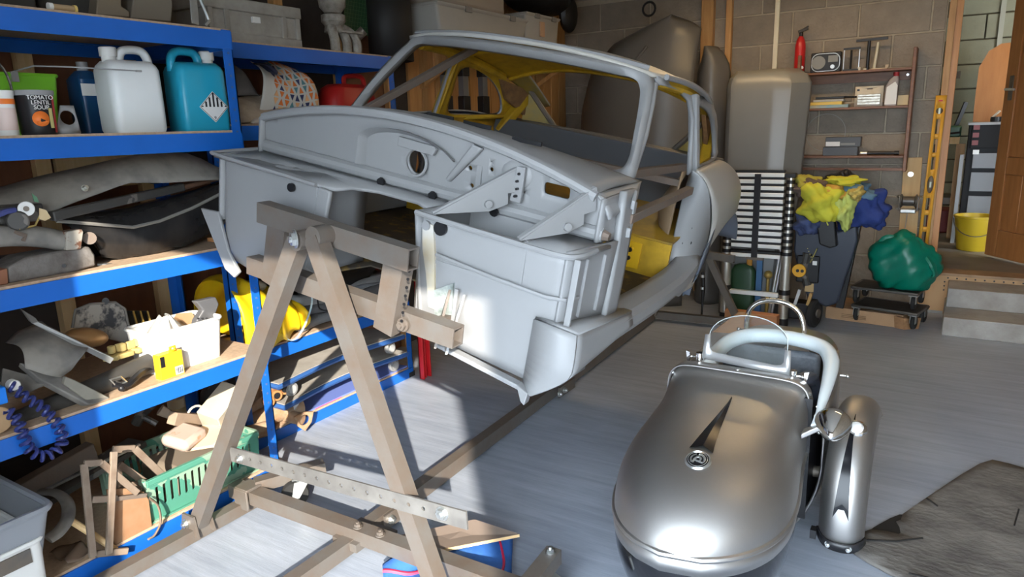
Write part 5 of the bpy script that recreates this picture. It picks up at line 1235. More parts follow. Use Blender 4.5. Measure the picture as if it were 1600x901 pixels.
# yellow carton with a hanging tab
yl, yr = yx(247, 570, -2.315), yx(284, 565, -2.315)
t = thing('bulb_carton', 'small yellow carton with hanging tab in front of the white bucket', 'box', (-2.33, (yl + yr) / 2, S[1]))
zc = AX(265, 550, -2.315).z
M_ycart = mat('yellow_carton', (.85, .47, .02), .5)
m = MB(); m.span((-2.342, yl, S[1]), (-2.305, yr, zc)); m.build('carton', M_ycart, t, bevel=.001)
m = MB(); a0 = (yl + yr) / 2; m.plate([(a0 - .003, zc - .001), (a0 + .028, zc - .001), (a0 + .026, zc + .022), (a0 + .0, zc + .022)], [circ(a0 + .013, zc + .012, .004, 10)], lambda a, b: (-2.31, a, b)); m.build('hang_tab', M_ycart, t, solid=.001)
m = MB(); m.span((-2.3048, yl + .004, zc - .045), (-2.304, yl + .02, zc - .006)); m.build('black_panel', M_black, t)
m = MB(); m.span((-2.3048, yr - .034, S[1] + .004), (-2.304, yr - .004, S[1] + .034)); bc = m.build('barcode_panel', M_labw, t)
for k in range(6):
    m = MB(); yy = yr - .030 + k * .0042; m.span((-2.304, yy, S[1] + .008), (-2.3035, yy + .0018 + .001 * (k % 2), S[1] + .030)); m.build('barcode_bar', M_black, bc)
# coiled air hose and its companions
def path_coil(pts, R, turns, n=16):
    P = cat(pts, 24); L_ = [0]
    for i in range(1, len(P)): L_.append(L_[-1] + (P[i] - P[i - 1]).length)
    tot = L_[-1]; out = []
    N = turns * n; prev = None
    for k in range(N + 1):
        s_ = tot * k / N; i = 0
        while i < len(L_) - 2 and L_[i + 1] < s_: i += 1
        f = (s_ - L_[i]) / max(1e-6, L_[i + 1] - L_[i]); p = P[i].lerp(P[i + 1], f); tg = (P[min(i + 2, len(P) - 1)] - P[max(i - 1, 0)]).normalized()
        if prev is None: x = frame_mat(tg)[0]
        else: x = (prev - tg * prev.dot(tg)).normalized()
        prev = x; y = tg.cross(x); a = 2 * pi * k / n
        out.append(p + (x * cos(a) + y * sin(a)) * R)
    return out
t = thing('coiled_hose', 'dark blue coiled air hose hanging over the edge of the fourth shelf', 'hose', AX(60, 650, -2.30))
hp2 = [AX(14, 600, -2.34), AX(40, 620, -2.32), AX(70, 640, -2.30), AX(92, 668, -2.27), AX(97, 692, -2.262), AX(82, 708, -2.258), AX(62, 712, -2.257), AX(45, 700, -2.258), AX(36, 678, -2.262), AX(26, 655, -2.28), AX(10, 640, -2.30)]
m = MB(); m.tube(path_coil(hp2, .013, 21, 14), .0058, 7); m.build('coil', mat('blue_hose', (.03, .04, .17), .3), t)
tag(MB().span((-2.36, yx(-20, 620, -2.30), AX(0, 633, -2.30).z), (-2.30, yx(12, 620, -2.30), AX(0, 606, -2.30).z)).build('plug_box', mat('bright_blue', (.01, .20, .75), .4), bevel=.003), 'small bright blue box at the left end of the fourth shelf by the hose', 'box')
t = thing('wooden_disc', 'round wooden disc with a small hole at the shelf edge behind the hose', 'disc', AX(0, 656, -2.30))
cc = AX(-4, 657, -2.305); m = MB(); m.cyl(cc, cc + Vector((-.018, 0, 0)), .042, n=28); m.build('disc', mat('beech', (.50, .32, .17), .6, noise=.2, nscale=6), t, bevel=.003)
m = MB(); m.cyl(cc + Vector((.001, .028, .006)), cc + Vector((-.002, .028, .006)), .003, n=8); m.build('hole', M_black, t)
t = thing('hose_fitting', 'pale round hose fitting at the left end of the fourth shelf', 'fitting', AX(25, 600, -2.34)); cc = AX(24, 602, -2.33); m = MB(); m.cyl(cc, cc + Vector((-.03, 0, .0)), .016, n=18); m.build('fitting', M_white, t, bevel=.003)

# bottom shelf
def binbox(label, pts, x1, d, h, mt, handle):
    pass
zb = S[0]
yl, yr = .55, yx(76, 860, -2.20)
b1 = tub('storage_bin', 'white plastic bin at lower left under the grey one', 'bin', -2.52, -2.155, .55, yx(74, 870, -2.16), .0, AX(60, 842, -2.16).z, M_white, taper=.94, r=.03, rim=.016)
z1_ = AX(60, 842, -2.16).z
b2 = tub('storage_bin', 'grey plastic bin stacked in the white one at lower left', 'bin', -2.55, -2.14, .52, yx(84, 800, -2.14), z1_ - .06, AX(70, 795, -2.14).z, mat('bluegrey_plastic', (.26, .275, .30), .4), taper=.84, r=.03, rim=.022)
m = MB(); yy = yx(40, 870, -2.15); m.span((-2.158, yy - .16, z1_ - .055), (-2.150, yy + .015, z1_ - .012)); m.build('handle_slot', M_darksteel, b1)
t = thing('curved_trim', 'curved grey hoop trim beside the grey bin on the bottom shelf', 'trim', AX(90, 800, -2.4))
m = MB(); m.tube(cat([AX(60, 768, -2.50), AX(88, 770, -2.45), AX(105, 785, -2.38), AX(106, 808, -2.33), AX(92, 830, -2.30), AX(75, 842, -2.29)], 6), .02, 10, flat=.35); m.build('hoop', M_dust, t)
def framework(label, pts_list, x, w, mt, group=None):
    t = thing('window_regulator', label, 'car part', AX(pts_list[0][0][0], pts_list[0][0][1], x), group)
    for a, b in pts_list:
        m = MB(); m.bar(AX(a[0], a[1], x), AX(b[0], b[1], x + (.02 if b[1] > 800 else 0)), w, .012, (1, 0, 0)); m.build('strut', mt, t, bevel=.002)
    return t
M_rf = mat('dusty_rust', (.27, .215, .165), .75, color2=(.17, .115, .08), nscale=10, bump=.15)
t = framework('dusty steel regulator frame with two tall uprights on the bottom shelf', [((131, 724), (145, 870)), ((178, 705), (170, 865)), ((131, 724), (158, 722)), ((143, 780), (182, 778)), ((158, 722), (215, 770)), ((150, 865), (200, 860))], -2.27, .022, M_rf)
m = MB(); m.cyl(AX(157, 722, -2.265), AX(157, 722, -2.29), .008, n=12); m.build('pivot', M_rf, t)
t = framework('dusty triangular steel frame leaning behind the uprights on the bottom shelf', [((176, 702), (210, 700)), ((210, 700), (262, 750)), ((180, 758), (258, 756)), ((262, 750), (266, 805)), ((186, 725), (240, 762)), ((185, 730), (184, 800))], -2.34, .024, M_rf)
for k in range(3): bolt(t, AX(186 + 30 * k, 762, -2.33), (1, 0, 0), .007, M_rf, 'rivet')
t = thing('window_regulator', 'rounded rusty plate with side lugs in front of the dusty frames', 'car part', AX(210, 820, -2.28))
P = [(168, 765), (205, 762), (225, 768), (233, 780), (238, 820), (236, 838), (228, 845), (180, 852), (172, 830)]
m = MB(); m.prism([AX(p[0], p[1], -2.29) for p in P], (-.01, 0, 0)); m.build('plate', mat('orange_rust', (.33, .22, .13), .8, color2=(.28, .12, .05), nscale=5), t, bevel=.002)
m = MB(); m.tube(cat([AX(234, 778, -2.28), AX(247, 790, -2.27), AX(251, 815, -2.26), AX(242, 835, -2.26), AX(232, 842, -2.26)], 5), .010, 8, flat=.4); m.build('lug_strap', M_rf, t)
m = MB(); m.bar(AX(168, 780, -2.28), AX(228, 773, -2.28), .012, .014); m.build('lower_rail', M_rust, t)
t = thing('bracket_arm', 'dull pressed arm reaching from the rusty plate toward the jig foot', 'car part', AX(280, 810, -2.29))
m = MB(); m.bar(AX(245, 770, -2.36), AX(290, 812, -2.30), .03, .012); m.cyl(AX(286, 812, -2.29), AX(286, 812, -2.31), .03, n=18); m.build('arm', M_rf, t)
t = thing('box_rail', 'rusty square rail lying along the back of the bottom shelf', 'rail', AX(80, 745, -2.6))
m = MB(); m.bar(AX(20, 775, -2.62), AX(145, 703, -2.64), .05, .07); m.build('rail', M_rust, t, bevel=.004)
t = thing('chrome_trim', 'thin bright trim strip lying across the bottom shelf', 'trim', AX(120, 740, -2.5))
m = MB(); m.bar(AX(30, 785, -2.5), AX(218, 694, -2.54), .012, .008); m.build('strip', M_zinc, t)
t = thing('black_trim', 'black rubber edged panel lying behind the bright trim strip', 'trim', AX(100, 770, -2.56))
m = MB(); m.bar(AX(50, 790, -2.56), AX(215, 690, -2.62), .10, .02); m.build('panel', M_dustblack, t)
t = thing('wooden_rod', 'pale wooden tool handle lying by the curved trim on the bottom shelf', 'handle', AX(125, 825, -2.32))
m = MB(); m.tube([AX(100, 806, -2.36), AX(150, 838, -2.31), AX(185, 862, -2.28)], .011, 10); m.build('rod', M_pinepale, t)
t = thing('plastic_sheet', 'crumpled brown plastic packet on the bottom shelf board', 'packet', AX(105, 835, -2.34))
m = MB(); m.grid(lambda a, b: Vector((-2.42 + .12 * a, lerp(yx(85, 840, -2.36), yx(130, 830, -2.36), b), zb + .004 + .008 * (1 + sin(9 * a + 5 * b)) )), 10, 10); m.build('sheet', mat('brown_film', (.20, .14, .10), .25), t, solid=.001)

# green crate with its contents
cr = thing('plastic_crate', 'green slatted plastic crate overflowing with parts on the bottom shelf', 'crate', AX(310, 740, -2.32))
M_crate = mat('green_crate', (.07, .24, .17), .5, color2=(.24, .36, .26), nscale=4, sharp=(.5, .35))
c0 = AX(300, 742, -2.32); c0.z = zb
zc = .235; ex0, ex1 = -2.62, -2.30; ey0, ey1 = yx(222, 720, -2.30), yx(404, 690, -2.30)
Mx = lambda a, b, z: Vector((lerp(ex0, ex1, a), lerp(ey0, ey1, b), z))
def crate_wall(p, q, nm):
    p = Vector(p); q = Vector(q); d = q - p; L_ = d.length; d.normalize(); n_s = int(L_ / .028)
    holes = [rrect(.03 + i * .028, zb + .05, .03 + i * .028 + .012, zb + .13, .004, 2) for i in range(n_s - 1)]
    m = MB(); m.plate([(0, zb), (L_, zb), (L_, zc), (0, zc)], holes, lambda a, b: p + d * a + Vector((0, 0, b)) + Vector(((c0.x - .15 - (p + d * a).x) * .08 * (1 - (b - zb) / (zc - zb)), 0, 0)))
    w = m.build(nm, M_crate, cr, solid=.005, soff=0, smooth=0)
    m = MB(); m.bar(p + Vector((0, 0, zc)), q + Vector((0, 0, zc)), .016, .02); m.bar(p + Vector((0, 0, zb + .145)), q + Vector((0, 0, zb + .145)), .010, .008); m.build('rim', M_crate, w, bevel=.002)
crate_wall((ex1, ey0, 0), (ex1, ey1, 0), 'crate_side'); crate_wall((ex0, ey0, 0), (ex0, ey1, 0), 'crate_side'); crate_wall((ex0, ey0, 0), (ex1, ey0, 0), 'crate_end'); crate_wall((ex0, ey1, 0), (ex1, ey1, 0), 'crate_end')
m = MB(); m.span((ex0, ey0, zb), (ex1, ey1, zb + .006)); m.build('crate_base', M_crate, cr)
GC = 'contents of the green crate'
def inbox(name, label, cat_, c, size, rot, mt, bevel=.003):
    m = MB(); m.box((0, 0, 0), size); m.xf(Matrix.Translation(Vector(c)) @ Euler(rot).to_matrix().to_4x4()); return tag(m.build(name, mt, bevel=bevel), label, cat_)
inbox('card_box', 'crumpled pale cardboard box leaning out of the green crate top', 'box', AX(350, 640, -2.46), (.10, .17, .14), (.5, .25, .3), mat('pale_card', (.50, .44, .34), .8, noise=.2, nscale=8))
inbox('card_flap', 'flat tan cardboard piece lying in the green crate', 'cardboard', AX(327, 680, -2.40), (.13, .16, .012), (.25, -.2, .4), mat('tan_card', (.62, .47, .33), .8))
inbox('wooden_block', 'long thin brown box lying across the back of the green crate', 'box', AX(300, 655, -2.52), (.04, .22, .05), (-.45, .1, .2), mat('dusty_brown', (.33, .24, .17), .8, noise=.3))
inbox('small_parts_bag', 'pinkish bag of small parts in the left of the green crate', 'bag', AX(288, 682, -2.44), (.12, .13, .05), (.1, .2, .3), mat('pink_bag', (.45, .34, .28), .6, color2=(.55, .16, .06), nscale=10, sharp=(.32, .40)), .02)
inbox('cloth_wad', 'crumpled grey brown wad under the cardboard in the green crate', 'wad', (-2.46, lerp(ey0, ey1, .6), zb + .07), (.26, .30, .12), (0, 0, .05), mat('dark_wad', (.20, .16, .12), .9), .03)
t = thing('cable_loop', 'loop of beige cable hanging on the back of the crate contents', 'cable', AX(308, 655, -2.5)); m = MB(); m.tube([AX(308, 652, -2.50) + Vector((.012 * cos(q), .035 * cos(q), .05 * sin(q))) for q in [2 * pi * i / 20 for i in range(20)]], .005, 6, closed=True); m.build('loop', mat('beige_cable', (.52, .44, .33), .5), t)
t = thing('wooden_mallet', 'dusty wooden mallet shape sticking from the crate back', 'tool', AX(262, 645, -2.58)); m = MB(); m.tube([AX(250, 640, -2.58), AX(270, 650, -2.56), AX(300, 668, -2.48)], [.022, .016, .012], 10); m.build('mallet', mat('dusty_wood', (.30, .23, .17), .8), t)
t = thing('black_lever', 'black lever assembly standing behind the green crate', 'car part', AX(225, 650, -2.7)); m = MB(); m.tube([AX(212, 662, -2.72), AX(222, 645, -2.70), AX(238, 630, -2.72)], .02, 8); m.tube([AX(222, 650, -2.70), AX(245, 662, -2.66)], .012, 8); m.build('lever', M_dustblack, t)
t = thing('glass_jar', 'small dusty jar near the unit post behind the crate', 'jar', AX(275, 622, -2.7)); q = AX(275, 628, -2.7); m = MB(); m.cyl((q.x, q.y, q.z - .02), (q.x, q.y, q.z + .02), .035, n=16); m.build('jar', mat('jar', (.45, .36, .24), .3), t)

# top shelf, cut by the frame
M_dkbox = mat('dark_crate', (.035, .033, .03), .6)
z5 = S[4]
def topbox(name, label, cat_, pl, pr, py, x, h, d, mt):
    a, b = yx(pl, py, x), yx(pr, py, x); m = MB(); m.span((x - d, a, z5), (x, b, z5 + h)); return tag(m.build(name, mt, bevel=.006), label, cat_)
topbox('dark_crate', 'dark box at the far left of the top shelf', 'box', -40, 58, 10, -2.42, .22, .3, M_dkbox)
topbox('dark_crate', 'dark box right of the small bottle on the top shelf', 'box', 62, 148, 14, -2.50, .25, .25, mat('dark_crate2', (.05, .048, .045), .55))
t = thing('glue_bottle', 'tiny clear bottle lying on the edge of the top shelf', 'bottle', AX(100, 14, -2.30)); a = AX(82, 13, -2.31); b = AX(115, 17, -2.31); a.z = b.z = z5 + .011
m = MB(); m.cyl(a, b, .010, n=12); m.build('body', mat('amber_bottle', (.40, .28, .16), .2), t)
m = MB(); m.cyl(a + Vector((0, -.012, 0)), a, .011, n=12); m.build('cap', M_white, t); m = MB(); m.cyl(b, b + Vector((0, .008, 0)), .012, n=12); m.build('cap', mat('yellow_cap', (.7, .5, .15), .4), t)
t = thing('sheet_metal', 'brown grey folded panel standing on the top shelf', 'car panel', AX(185, 10, -2.42))
m = MB(); m.prism([AX(p[0], p[1] , -2.42) for p in ((150, 20), (156, -40), (186, -60), (190, 10), (203, 18), (203, 27), (150, 23))], (-.10, .02, 0)); m.build('panel', mat('khaki_panel', (.22, .18, .13), .7), t, bevel=.004)
t = thing('sheet_metal', 'wider dusty panel beside the silver bracket on the top shelf', 'car panel', AX(240, 15, -2.42))
m = MB(); m.prism([AX(p[0], p[1], -2.42) for p in ((204, 28), (210, -10), (226, -50), (262, -60), (270, 10), (268, 34))], (-.12, .02, 0)); m.build('panel', mat('khaki_panel2', (.19, .165, .13), .7), t, bevel=.004)
t = thing('shelf_bracket', 'silver angled bracket with slots leaning on the top shelf', 'bracket', AX(315, 20, -2.40))
m = MB(); m.bar(AX(300, -20, -2.40), AX(305, 38, -2.38), .03, .006, (1, 0, 0)); m.bar(AX(311, -5, -2.40), AX(327, 32, -2.38), .012, .010); m.bar(AX(327, 32, -2.38), AX(320, 40, -2.38), .012, .01); m.build('bracket', M_zinc, t, bevel=.002)
tag(MB().span((-2.72, yx(225, 200, -2.6) + .22, S[3]), (-2.60, yx(262, 180, -2.6) + .24, S[3] + .2)).build('carton', M_dkbox), 'dark carton at the back of the second shelf between the jerrycans', 'box')
# ------------------------------------------------------------------ things on the second shelving unit and the left wall beyond
T = [z + .008 for z in LV2]
# top: euro crate, alloy part, cutting mat, black drum
M_crateg = mat('dusty_grey_crate', (.40, .385, .35), .6, color2=(.24, .22, .19), nscale=7)
xc = -2.66; ya, yb2 = yx(322, 40, xc), yx(472, 40, xc); z1 = AX(400, 2, xc).z
t = thing('euro_crate', 'pale grey stacking crate with ribbed corners on the top shelf behind the post', 'crate', (xc - .15, (ya + yb2) / 2, T[4]))
m = MB(); m.span((xc - .30, ya + .012, T[4] + .02), (xc - .012, yb2 - .012, z1)); m.build('body', M_crateg, t, bevel=.006)
m = MB(); m.span((xc - .31, ya, z1 - .05), (xc, yb2, z1 - .0)); m.build('rim', M_crateg, t, bevel=.004)
m = MB(); m.span((xc - .30, ya + .02, T[4]), (xc - .006, yb2 - .0, T[4] + .045)); m.build('foot_band', M_crateg, t, bevel=.008)
for k, y in enumerate((ya + .03, ya + .11, yb2 - .10, yb2 - .02)):
    m = MB(); m.span((xc - .03, y - .012, T[4] + .04), (xc - .002, y + .012, z1 - .045)); m.build('corner_rib', M_crateg, t, bevel=.003)
m = MB(); m.span((xc - .012, (ya + yb2) / 2 - .02, z1 - .09), (xc - .0, (ya + yb2) / 2 + .02, z1 - .065)); m.build('label_holder', M_labw, t)
t = thing('alloy_casting', 'mottled cast alloy engine part standing on the top shelf', 'engine part', AX(530, 70, -2.70))
M_cast = mat('cast_alloy', (.42, .39, .34), .6, color2=(.13, .11, .09), nscale=16, bump=.4, bscale=40)
base = AX(525, 82, -2.70); base.z = T[4]
m = MB()
for k, (dy, dz) in enumerate(((-.05, 0), (.03, .0), (.10, .0))): m.tube(cat([base + Vector((.0, dy * .3, .13)), base + Vector((.03, dy * .8, .10)), base + Vector((.05, dy, .05)), base + Vector((.05, dy, .0))], 4), .024, 10)
m.build('ports', M_cast, t)
m = MB(); m.lathe([(.05, .10), (.045, .13), (.06, .15), (.06, .18), (.04, .19), (.065, .22), (.07, .27), (.05, .30)], base, n=18); m.build('body', M_cast, t)
m = MB(); m.box(base + Vector((.03, .06, .10)), (.08, .16, .012)); m.build('flange', M_cast, t, bevel=.003)
m = MB(); m.cyl(base + Vector((.03, .13, .09)), base + Vector((.06, .15, .12)), .025, n=12); m.build('port', M_darksteel, t)
def grid_mat(name, label, pts, x):
    t = thing('cutting_mat', label, 'mat', AX(pts[0][0], pts[0][1], x)); P = [AX(p[0], p[1], x) for p in pts]
    m = MB(); m.prism(P, (-.004, 0, 0)); b = m.build('mat', mat('green_mat', (.022, .075, .032), .6), t)
    m = MB(); O = P[0]; du = P[1] - P[0]; dv = P[-1] - P[0]; n_ = int(du.length / .02); k_ = int(dv.length / .02)
    for i in range(n_ + 1): q = O + du * i / max(1, n_); m.bar(q + Vector((.0006, 0, 0)), q + dv + Vector((.0006, 0, 0)), .0012, .0008, (1, 0, 0))
    for i in range(k_ + 1): q = O + dv * i / max(1, k_); m.bar(q + Vector((.0006, 0, 0)), q + du + Vector((.0006, 0, 0)), .0012, .0008, (1, 0, 0))
    m.build('grid_lines', mat('mat_lines', (.10, .17, .08), .6), t)['kind'] = 'stuff'
grid_mat('m1', 'green cutting mat with grid standing behind the alloy part on the top shelf', [(535, 50), (582, 57), (590, -20), (543, -30)], -2.86)
grid_mat('m2', 'green cutting mat with grid on the left wall behind the red fuel can', [(588, 163), (615, 164), (614, 108), (586, 106)], -3.044)
t = thing('rubber_roll', 'large dull black rolled sheet standing at the right end of the top shelf', 'roll', AX(612, 88, -2.80)); cr_ = AX(612, 86, -2.80); cr_.z = T[4]
m = MB(); m.grid(lambda a, b: cr_ + Vector((.12 * cos(a * 2 * pi), .135 * sin(a * 2 * pi) , .40 * b)), 36, 2, True); m.build('roll', mat('dull_black', (.022, .021, .021), .6), t, solid=.006)
m = MB(); m.tube([cr_ + Vector((.12 * cos(a), .135 * sin(a), .40)) for a in [2 * pi * i / 30 for i in range(30)]], .006, 6, closed=True); m.build('edge', M_black, t)
# second shelf: patterned bag, rags, red can
t = thing('shopping_bag', 'white tote bag printed with orange, navy and teal triangles lying on rags', 'bag', AX(440, 140, -2.72))
def bagp(a, b):
    base_ = AX(396 + 100 * a, 165, -2.66); top_ = AX(lerp(398, 430, a), lerp(92, 100, a), -2.78)
    lo = Vector((-2.66, lerp(yx(400, 150, -2.66), yx(497, 150, -2.66), a), T[3] + .03)); hi = Vector((-2.80, lerp(yx(392, 100, -2.80), yx(450, 110, -2.80), a), lerp(AX(398, 93, -2.8).z, AX(440, 105, -2.8).z, a)))
    p = lo.lerp(hi, b); return p + Vector((.07 * sin(pi * b), 0, .035 * sin(pi * b) + .012 * sin(6 * a + 4 * b)))
m = MB(); m.grid(bagp, 20, 16); m.build('fabric', mat('bag_white', (.62, .60, .55), .7), t, solid=.003)
TC = [mat('tri_orange', (.75, .20, .04), .7), mat('tri_navy', (.03, .04, .12), .7), mat('tri_teal', (.10, .26, .30), .7), MATS['tri_orange'], mat('tri_peach', (.80, .45, .22), .7)]
rg = random.Random(3); nU, nV = 9, 9
for iv in range(nV):
    for iu in range(nU):
        u0, v0 = .18 + .82 * iu / nU, .0 + iv / nV; du, dv_ = .82 / nU, 1 / nV
        mt = TC[rg.randrange(5)]
        P = [bagp(u0 + du * .08, v0 + dv_ * .1), bagp(u0 + du * .95, v0 + dv_ * .1), bagp(u0 + du * .5, v0 + dv_ * .92)]
        if (iu + iv) % 2: P = [bagp(u0 + du * .08, v0 + dv_ * .92), bagp(u0 + du * .95, v0 + dv_ * .92), bagp(u0 + du * .5, v0 + dv_ * .1)]
        n_ = (P[1] - P[0]).cross(P[2] - P[0]).normalized(); n_ = n_ if n_.x > 0 else -n_
        m = MB(); m.prism([p + n_ * .002 for p in P], n_ * .0012); m.build('triangle_print', mt, t, smooth=0)
m = MB(); m.tube(cat([bagp(.02, .9), bagp(.05, .6) + Vector((.04, -.02, .03)), bagp(.12, .5) + Vector((.05, 0, .02)), bagp(.16, .92)], 5), .010, 8, flat=.4); m.build('handle', mat('navy_strap', (.02, .022, .05), .7), t)
def rag(label, pts, x, d, mt, seed, name='rag', catn='cloth', h=.02, zmin=T[3]):
    rn = random.Random(seed); P = [AX(p[0], p[1], x) for p in pts]; yy0 = min(p.y for p in P); yy1 = max(p.y for p in P); z0 = max(zmin, min(p.z for p in P)); z1 = max(p.z for p in P)
    ph = [rn.uniform(0, 6) for _ in range(6)]
    def f(a, b):
        env = sin(pi * min(1, max(0, b))) ** .6 * sin(pi * a) ** .5
        return Vector((x - d * b, lerp(yy0, yy1, a), z0 + (z1 - z0) * env * (.8 + .2 * sin(7 * a + ph[0])) + h * .5 * (sin(11 * a + 5 * b + ph[1]) + sin(6 * a - 9 * b + ph[2])) * env + .004))
    m = MB(); m.grid(f, 30, 14); o = m.build(name, mt, solid=.004, smooth=60); return tag(o, label, catn)
rag('heap of cream and brown rags under the patterned bag', [(378, 192), (480, 130)], -2.62, .30, mat('cream_rag', (.52, .42, .31), .9, color2=(.25, .19, .14), nscale=9), 4)
rag('grey rag hanging left of the patterned bag behind the post', [(372, 150), (402, 100)], -2.72, .2, mat('grey_rag', (.23, .21, .20), .9, noise=.4), 5)
rag('pinkish crumpled cloth between the rags and the car scuttle', [(450, 180), (530, 160)], -2.63, .2, mat('pink_rag', (.40, .24, .19), .9, noise=.4), 6)
rag('pale cloth draped over the shelf edge below the rags', [(395, 200), (460, 178)], -2.605, .16, mat('pale_rag', (.60, .52, .42), .9, noise=.3), 8)
t = thing('fuel_can', 'red plastic fuel can with a handle beside the patterned bag', 'fuel can', AX(545, 160, -2.75)); ya, yb2 = yx(500, 150, -2.78), yx(588, 150, -2.72); z1 = AX(545, 132, -2.75).z; cc = Vector((-2.77, (ya + yb2) / 2, T[3])); w = yb2 - ya; hh = z1 - T[3]
m = MB(); m.loft([(0, .16, w * .92, .04), (.02, .18, w, .06), (hh * .6, .18, w * .98, .07), (hh * .9, .15, w * .8, .06), (hh, .10, w * .6, .04)]); m.xf(TR(cc)); m.build('body', mat('red_can', (.45, .018, .015), .4), t)
m = MB(); m.tube(cat([cc + Vector((0, -.01, hh)), cc + Vector((0, -.005, hh + .035)), cc + Vector((0, .04, hh + .045)), cc + Vector((0, w * .36, hh + .04)), cc + Vector((0, w * .40, hh - .03))], 5), .013, 8); m.build('handle', MATS['red_can'], t)
# third shelf: shoe box with white tick, tubs, dark panels below it
p0, p1 = yx(522, 330, -2.62), yx(576, 330, -2.62)
t = thing('shoe_box', 'brown shoe box with a white tick mark, seen through the tunnel opening', 'box', (-2.68, (p0 + p1) / 2, T[2]))
m = MB(); m.span((-2.80, p0, T[2]), (-2.622, p1, T[2] + .10)); m.build('box', mat('shoebox', (.36, .10, .05), .6), t, bevel=.002)
def cm(px, py): q = AX(px, py, -2.6205); return q
sw = cat([cm(549, 307), cm(551, 313), cm(556, 314.5), cm(570, 310)], 6); sw2 = cat([cm(570, 309), cm(557, 311.5), cm(554, 310), cm(553, 303)], 6)
m = MB(); m.prism(sw + sw2, (.001, 0, 0)); m.build('tick_mark', M_labw, t)
for k in range(5):
    m = MB(); q = cm(538 + k * 2.0, 334 - 5 * k); m.prism([q, q + Vector((0, .02, .006)), q + Vector((0, .022, .018)), q + Vector((0, .0, .014))], (.001, 0, 0)); m.build('orange_motif', mat('orange_motif', (.70, .17, .04), .6), t)
tag(MB().prism([cm(545, 340), cm(556, 314), cm(573, 305), cm(573, 340)], (.012, 0, 0)).build('paper', mat('off_white_card', (.58, .55, .50), .8)), 'off white card propped against the shoe box', 'card')
rag('yellow striped cloth folded under the shoe box', [(522, 346), (560, 335)], -2.612, .1, mat('yellow_stripe', (.62, .55, .15), .9, color2=(.30, .30, .20), nscale=30), 11, zmin=T[2] - .03)
tub('cream_tub', 'dull cream plastic tub on the third shelf right of the shoe box', 'tub', -2.84, -2.64, yx(584, 320, -2.64), yx(634, 320, -2.64), T[2], T[2] + .09, mat('cream_tub', (.36, .31, .22), .5), taper=.94)
t = thing('floor_panel', 'dark ribbed pressed panel with a hole below the third shelf', 'car panel', AX(620, 370, -2.66))
P = [(545, 360), (600, 345), (668, 338), (668, 385), (640, 398), (615, 398), (560, 402)]
m = MB(); Q = [AX(p[0], p[1], -2.66) for p in P]; hq = AX(614, 369, -2.66)
m.plate([(q.y, q.z) for q in Q], [circ(hq.y, hq.z, .011, 14, .015)], lambda a, b: (-2.66 - .25 * (b - Q[-1].z), a, b)); m.build('panel', mat('charcoal_panel', (.075, .072, .07), .5, noise=.3), t, solid=.006)
tag(MB().prism([AX(p[0], p[1], -2.64) for p in ((575, 352), (630, 342), (632, 345), (578, 356))], (-.12, 0, 0)).build('wooden_strip', M_pine), 'short wooden strip hanging under the third shelf', 'strip')
t = thing('rubber_sheeting', 'heap of creased black rubber sheeting on the fourth shelf behind the jig', 'sheet', (-2.75, 2.5, T[1] + .05))
def shp(a, b): 
    y = lerp(2.15, 2.97, a); return Vector((-2.64 - .3 * b, y, T[1] + .19 + .17 * sin(pi * b) + .03 * sin(9 * a + 3 * b) + .02 * sin(17 * a)))
m = MB(); m.grid(shp, 30, 10); m.build('sheet', mat('creased_black', (.008, .008, .009), .35, bump=.3, bscale=18), t, solid=.01)
t = thing('grey_floor_mat', 'stack of folded grey carpet on the fourth shelf behind the jig post', 'carpet', (-2.75, 2.5, T[1]))
for k, (dx, zz, c_) in enumerate(((0, .0, (.20, .20, .205)), (.01, .06, (.13, .13, .135)), (-.005, .12, (.27, .27, .27)))):
    m = MB(); m.grid(lambda a, b: Vector((-2.63 - dx - .32 * b, lerp(2.22, 2.95, a), T[1] + zz + .05 + .012 * sin(8 * a + k) )), 20, 4); m.build('fold', mat('carpet%d' % k, c_, .9, bump=.3, bscale=200), t, solid=.045, smooth=60)
# fourth shelf: big yellow bag with lanyard
t = thing('yellow_bag', 'large bright yellow tarpaulin bag on the fourth shelf behind the posts', 'bag', (-2.68, 2.0, T[1]))
M_ybag = mat('yellow_tarp', (.80, .52, .01), .4, noise=.12, nscale=5, bump=.25, bscale=14)
yA, yB = 1.84, yx(490, 470, -2.50)
def ybag(a, b):
    y = lerp(yA, yB, a); top_ = lerp(.33, .17, a ** 1.5) ; d = .17 + .03 * sin(5 * a)
    th = lerp(-.1, pi + .1, b); x = -2.72 + d * cos(th) * (1 - .25 * a ** 3); z = T[1] + .02 + top_ * max(0, sin(th)) ** .7
    return Vector((x + .012 * sin(13 * a + 6 * b), y, z + .014 * sin(15 * a + 9 * b)))
m = MB(); m.grid(ybag, 34, 20); m.grid(lambda a, b: Vector((-2.72 + .17 * cos(2 * pi * a) * (1 - b), yB - .002 + .02 * (1 - b), T[1] + .09 + .08 * sin(2 * pi * a) * (1 - b))), 20, 4, True); m.build('body', M_ybag, t, solid=.004, smooth=70)
m = MB(); m.grid(lambda a, b: Vector((-2.66 + .05 * b, 1.845 + .10 * a + .06 * b, T[1] + .18 + .17 * (1 - b) * (1 - .5 * a) + .05 * sin(3 * a))), 8, 8); m.build('flap', M_ybag, t, solid=.004)
t = thing('lanyard', 'blue and white woven strap looped down over the shelf beam', 'strap', AX(470, 500, -2.56))
m = MB(); m.tube(cat([AX(488, 452, -2.52), AX(486, 480, -2.53), AX(474, 512, -2.54), AX(460, 530, -2.55), AX(447, 527, -2.56), AX(441, 505, -2.56)], 6), .006, 6, flat=.35); m.build('strap', mat('sky_strap', (.10, .40, .62), .6, color2=(.6, .65, .66), nscale=60), t)
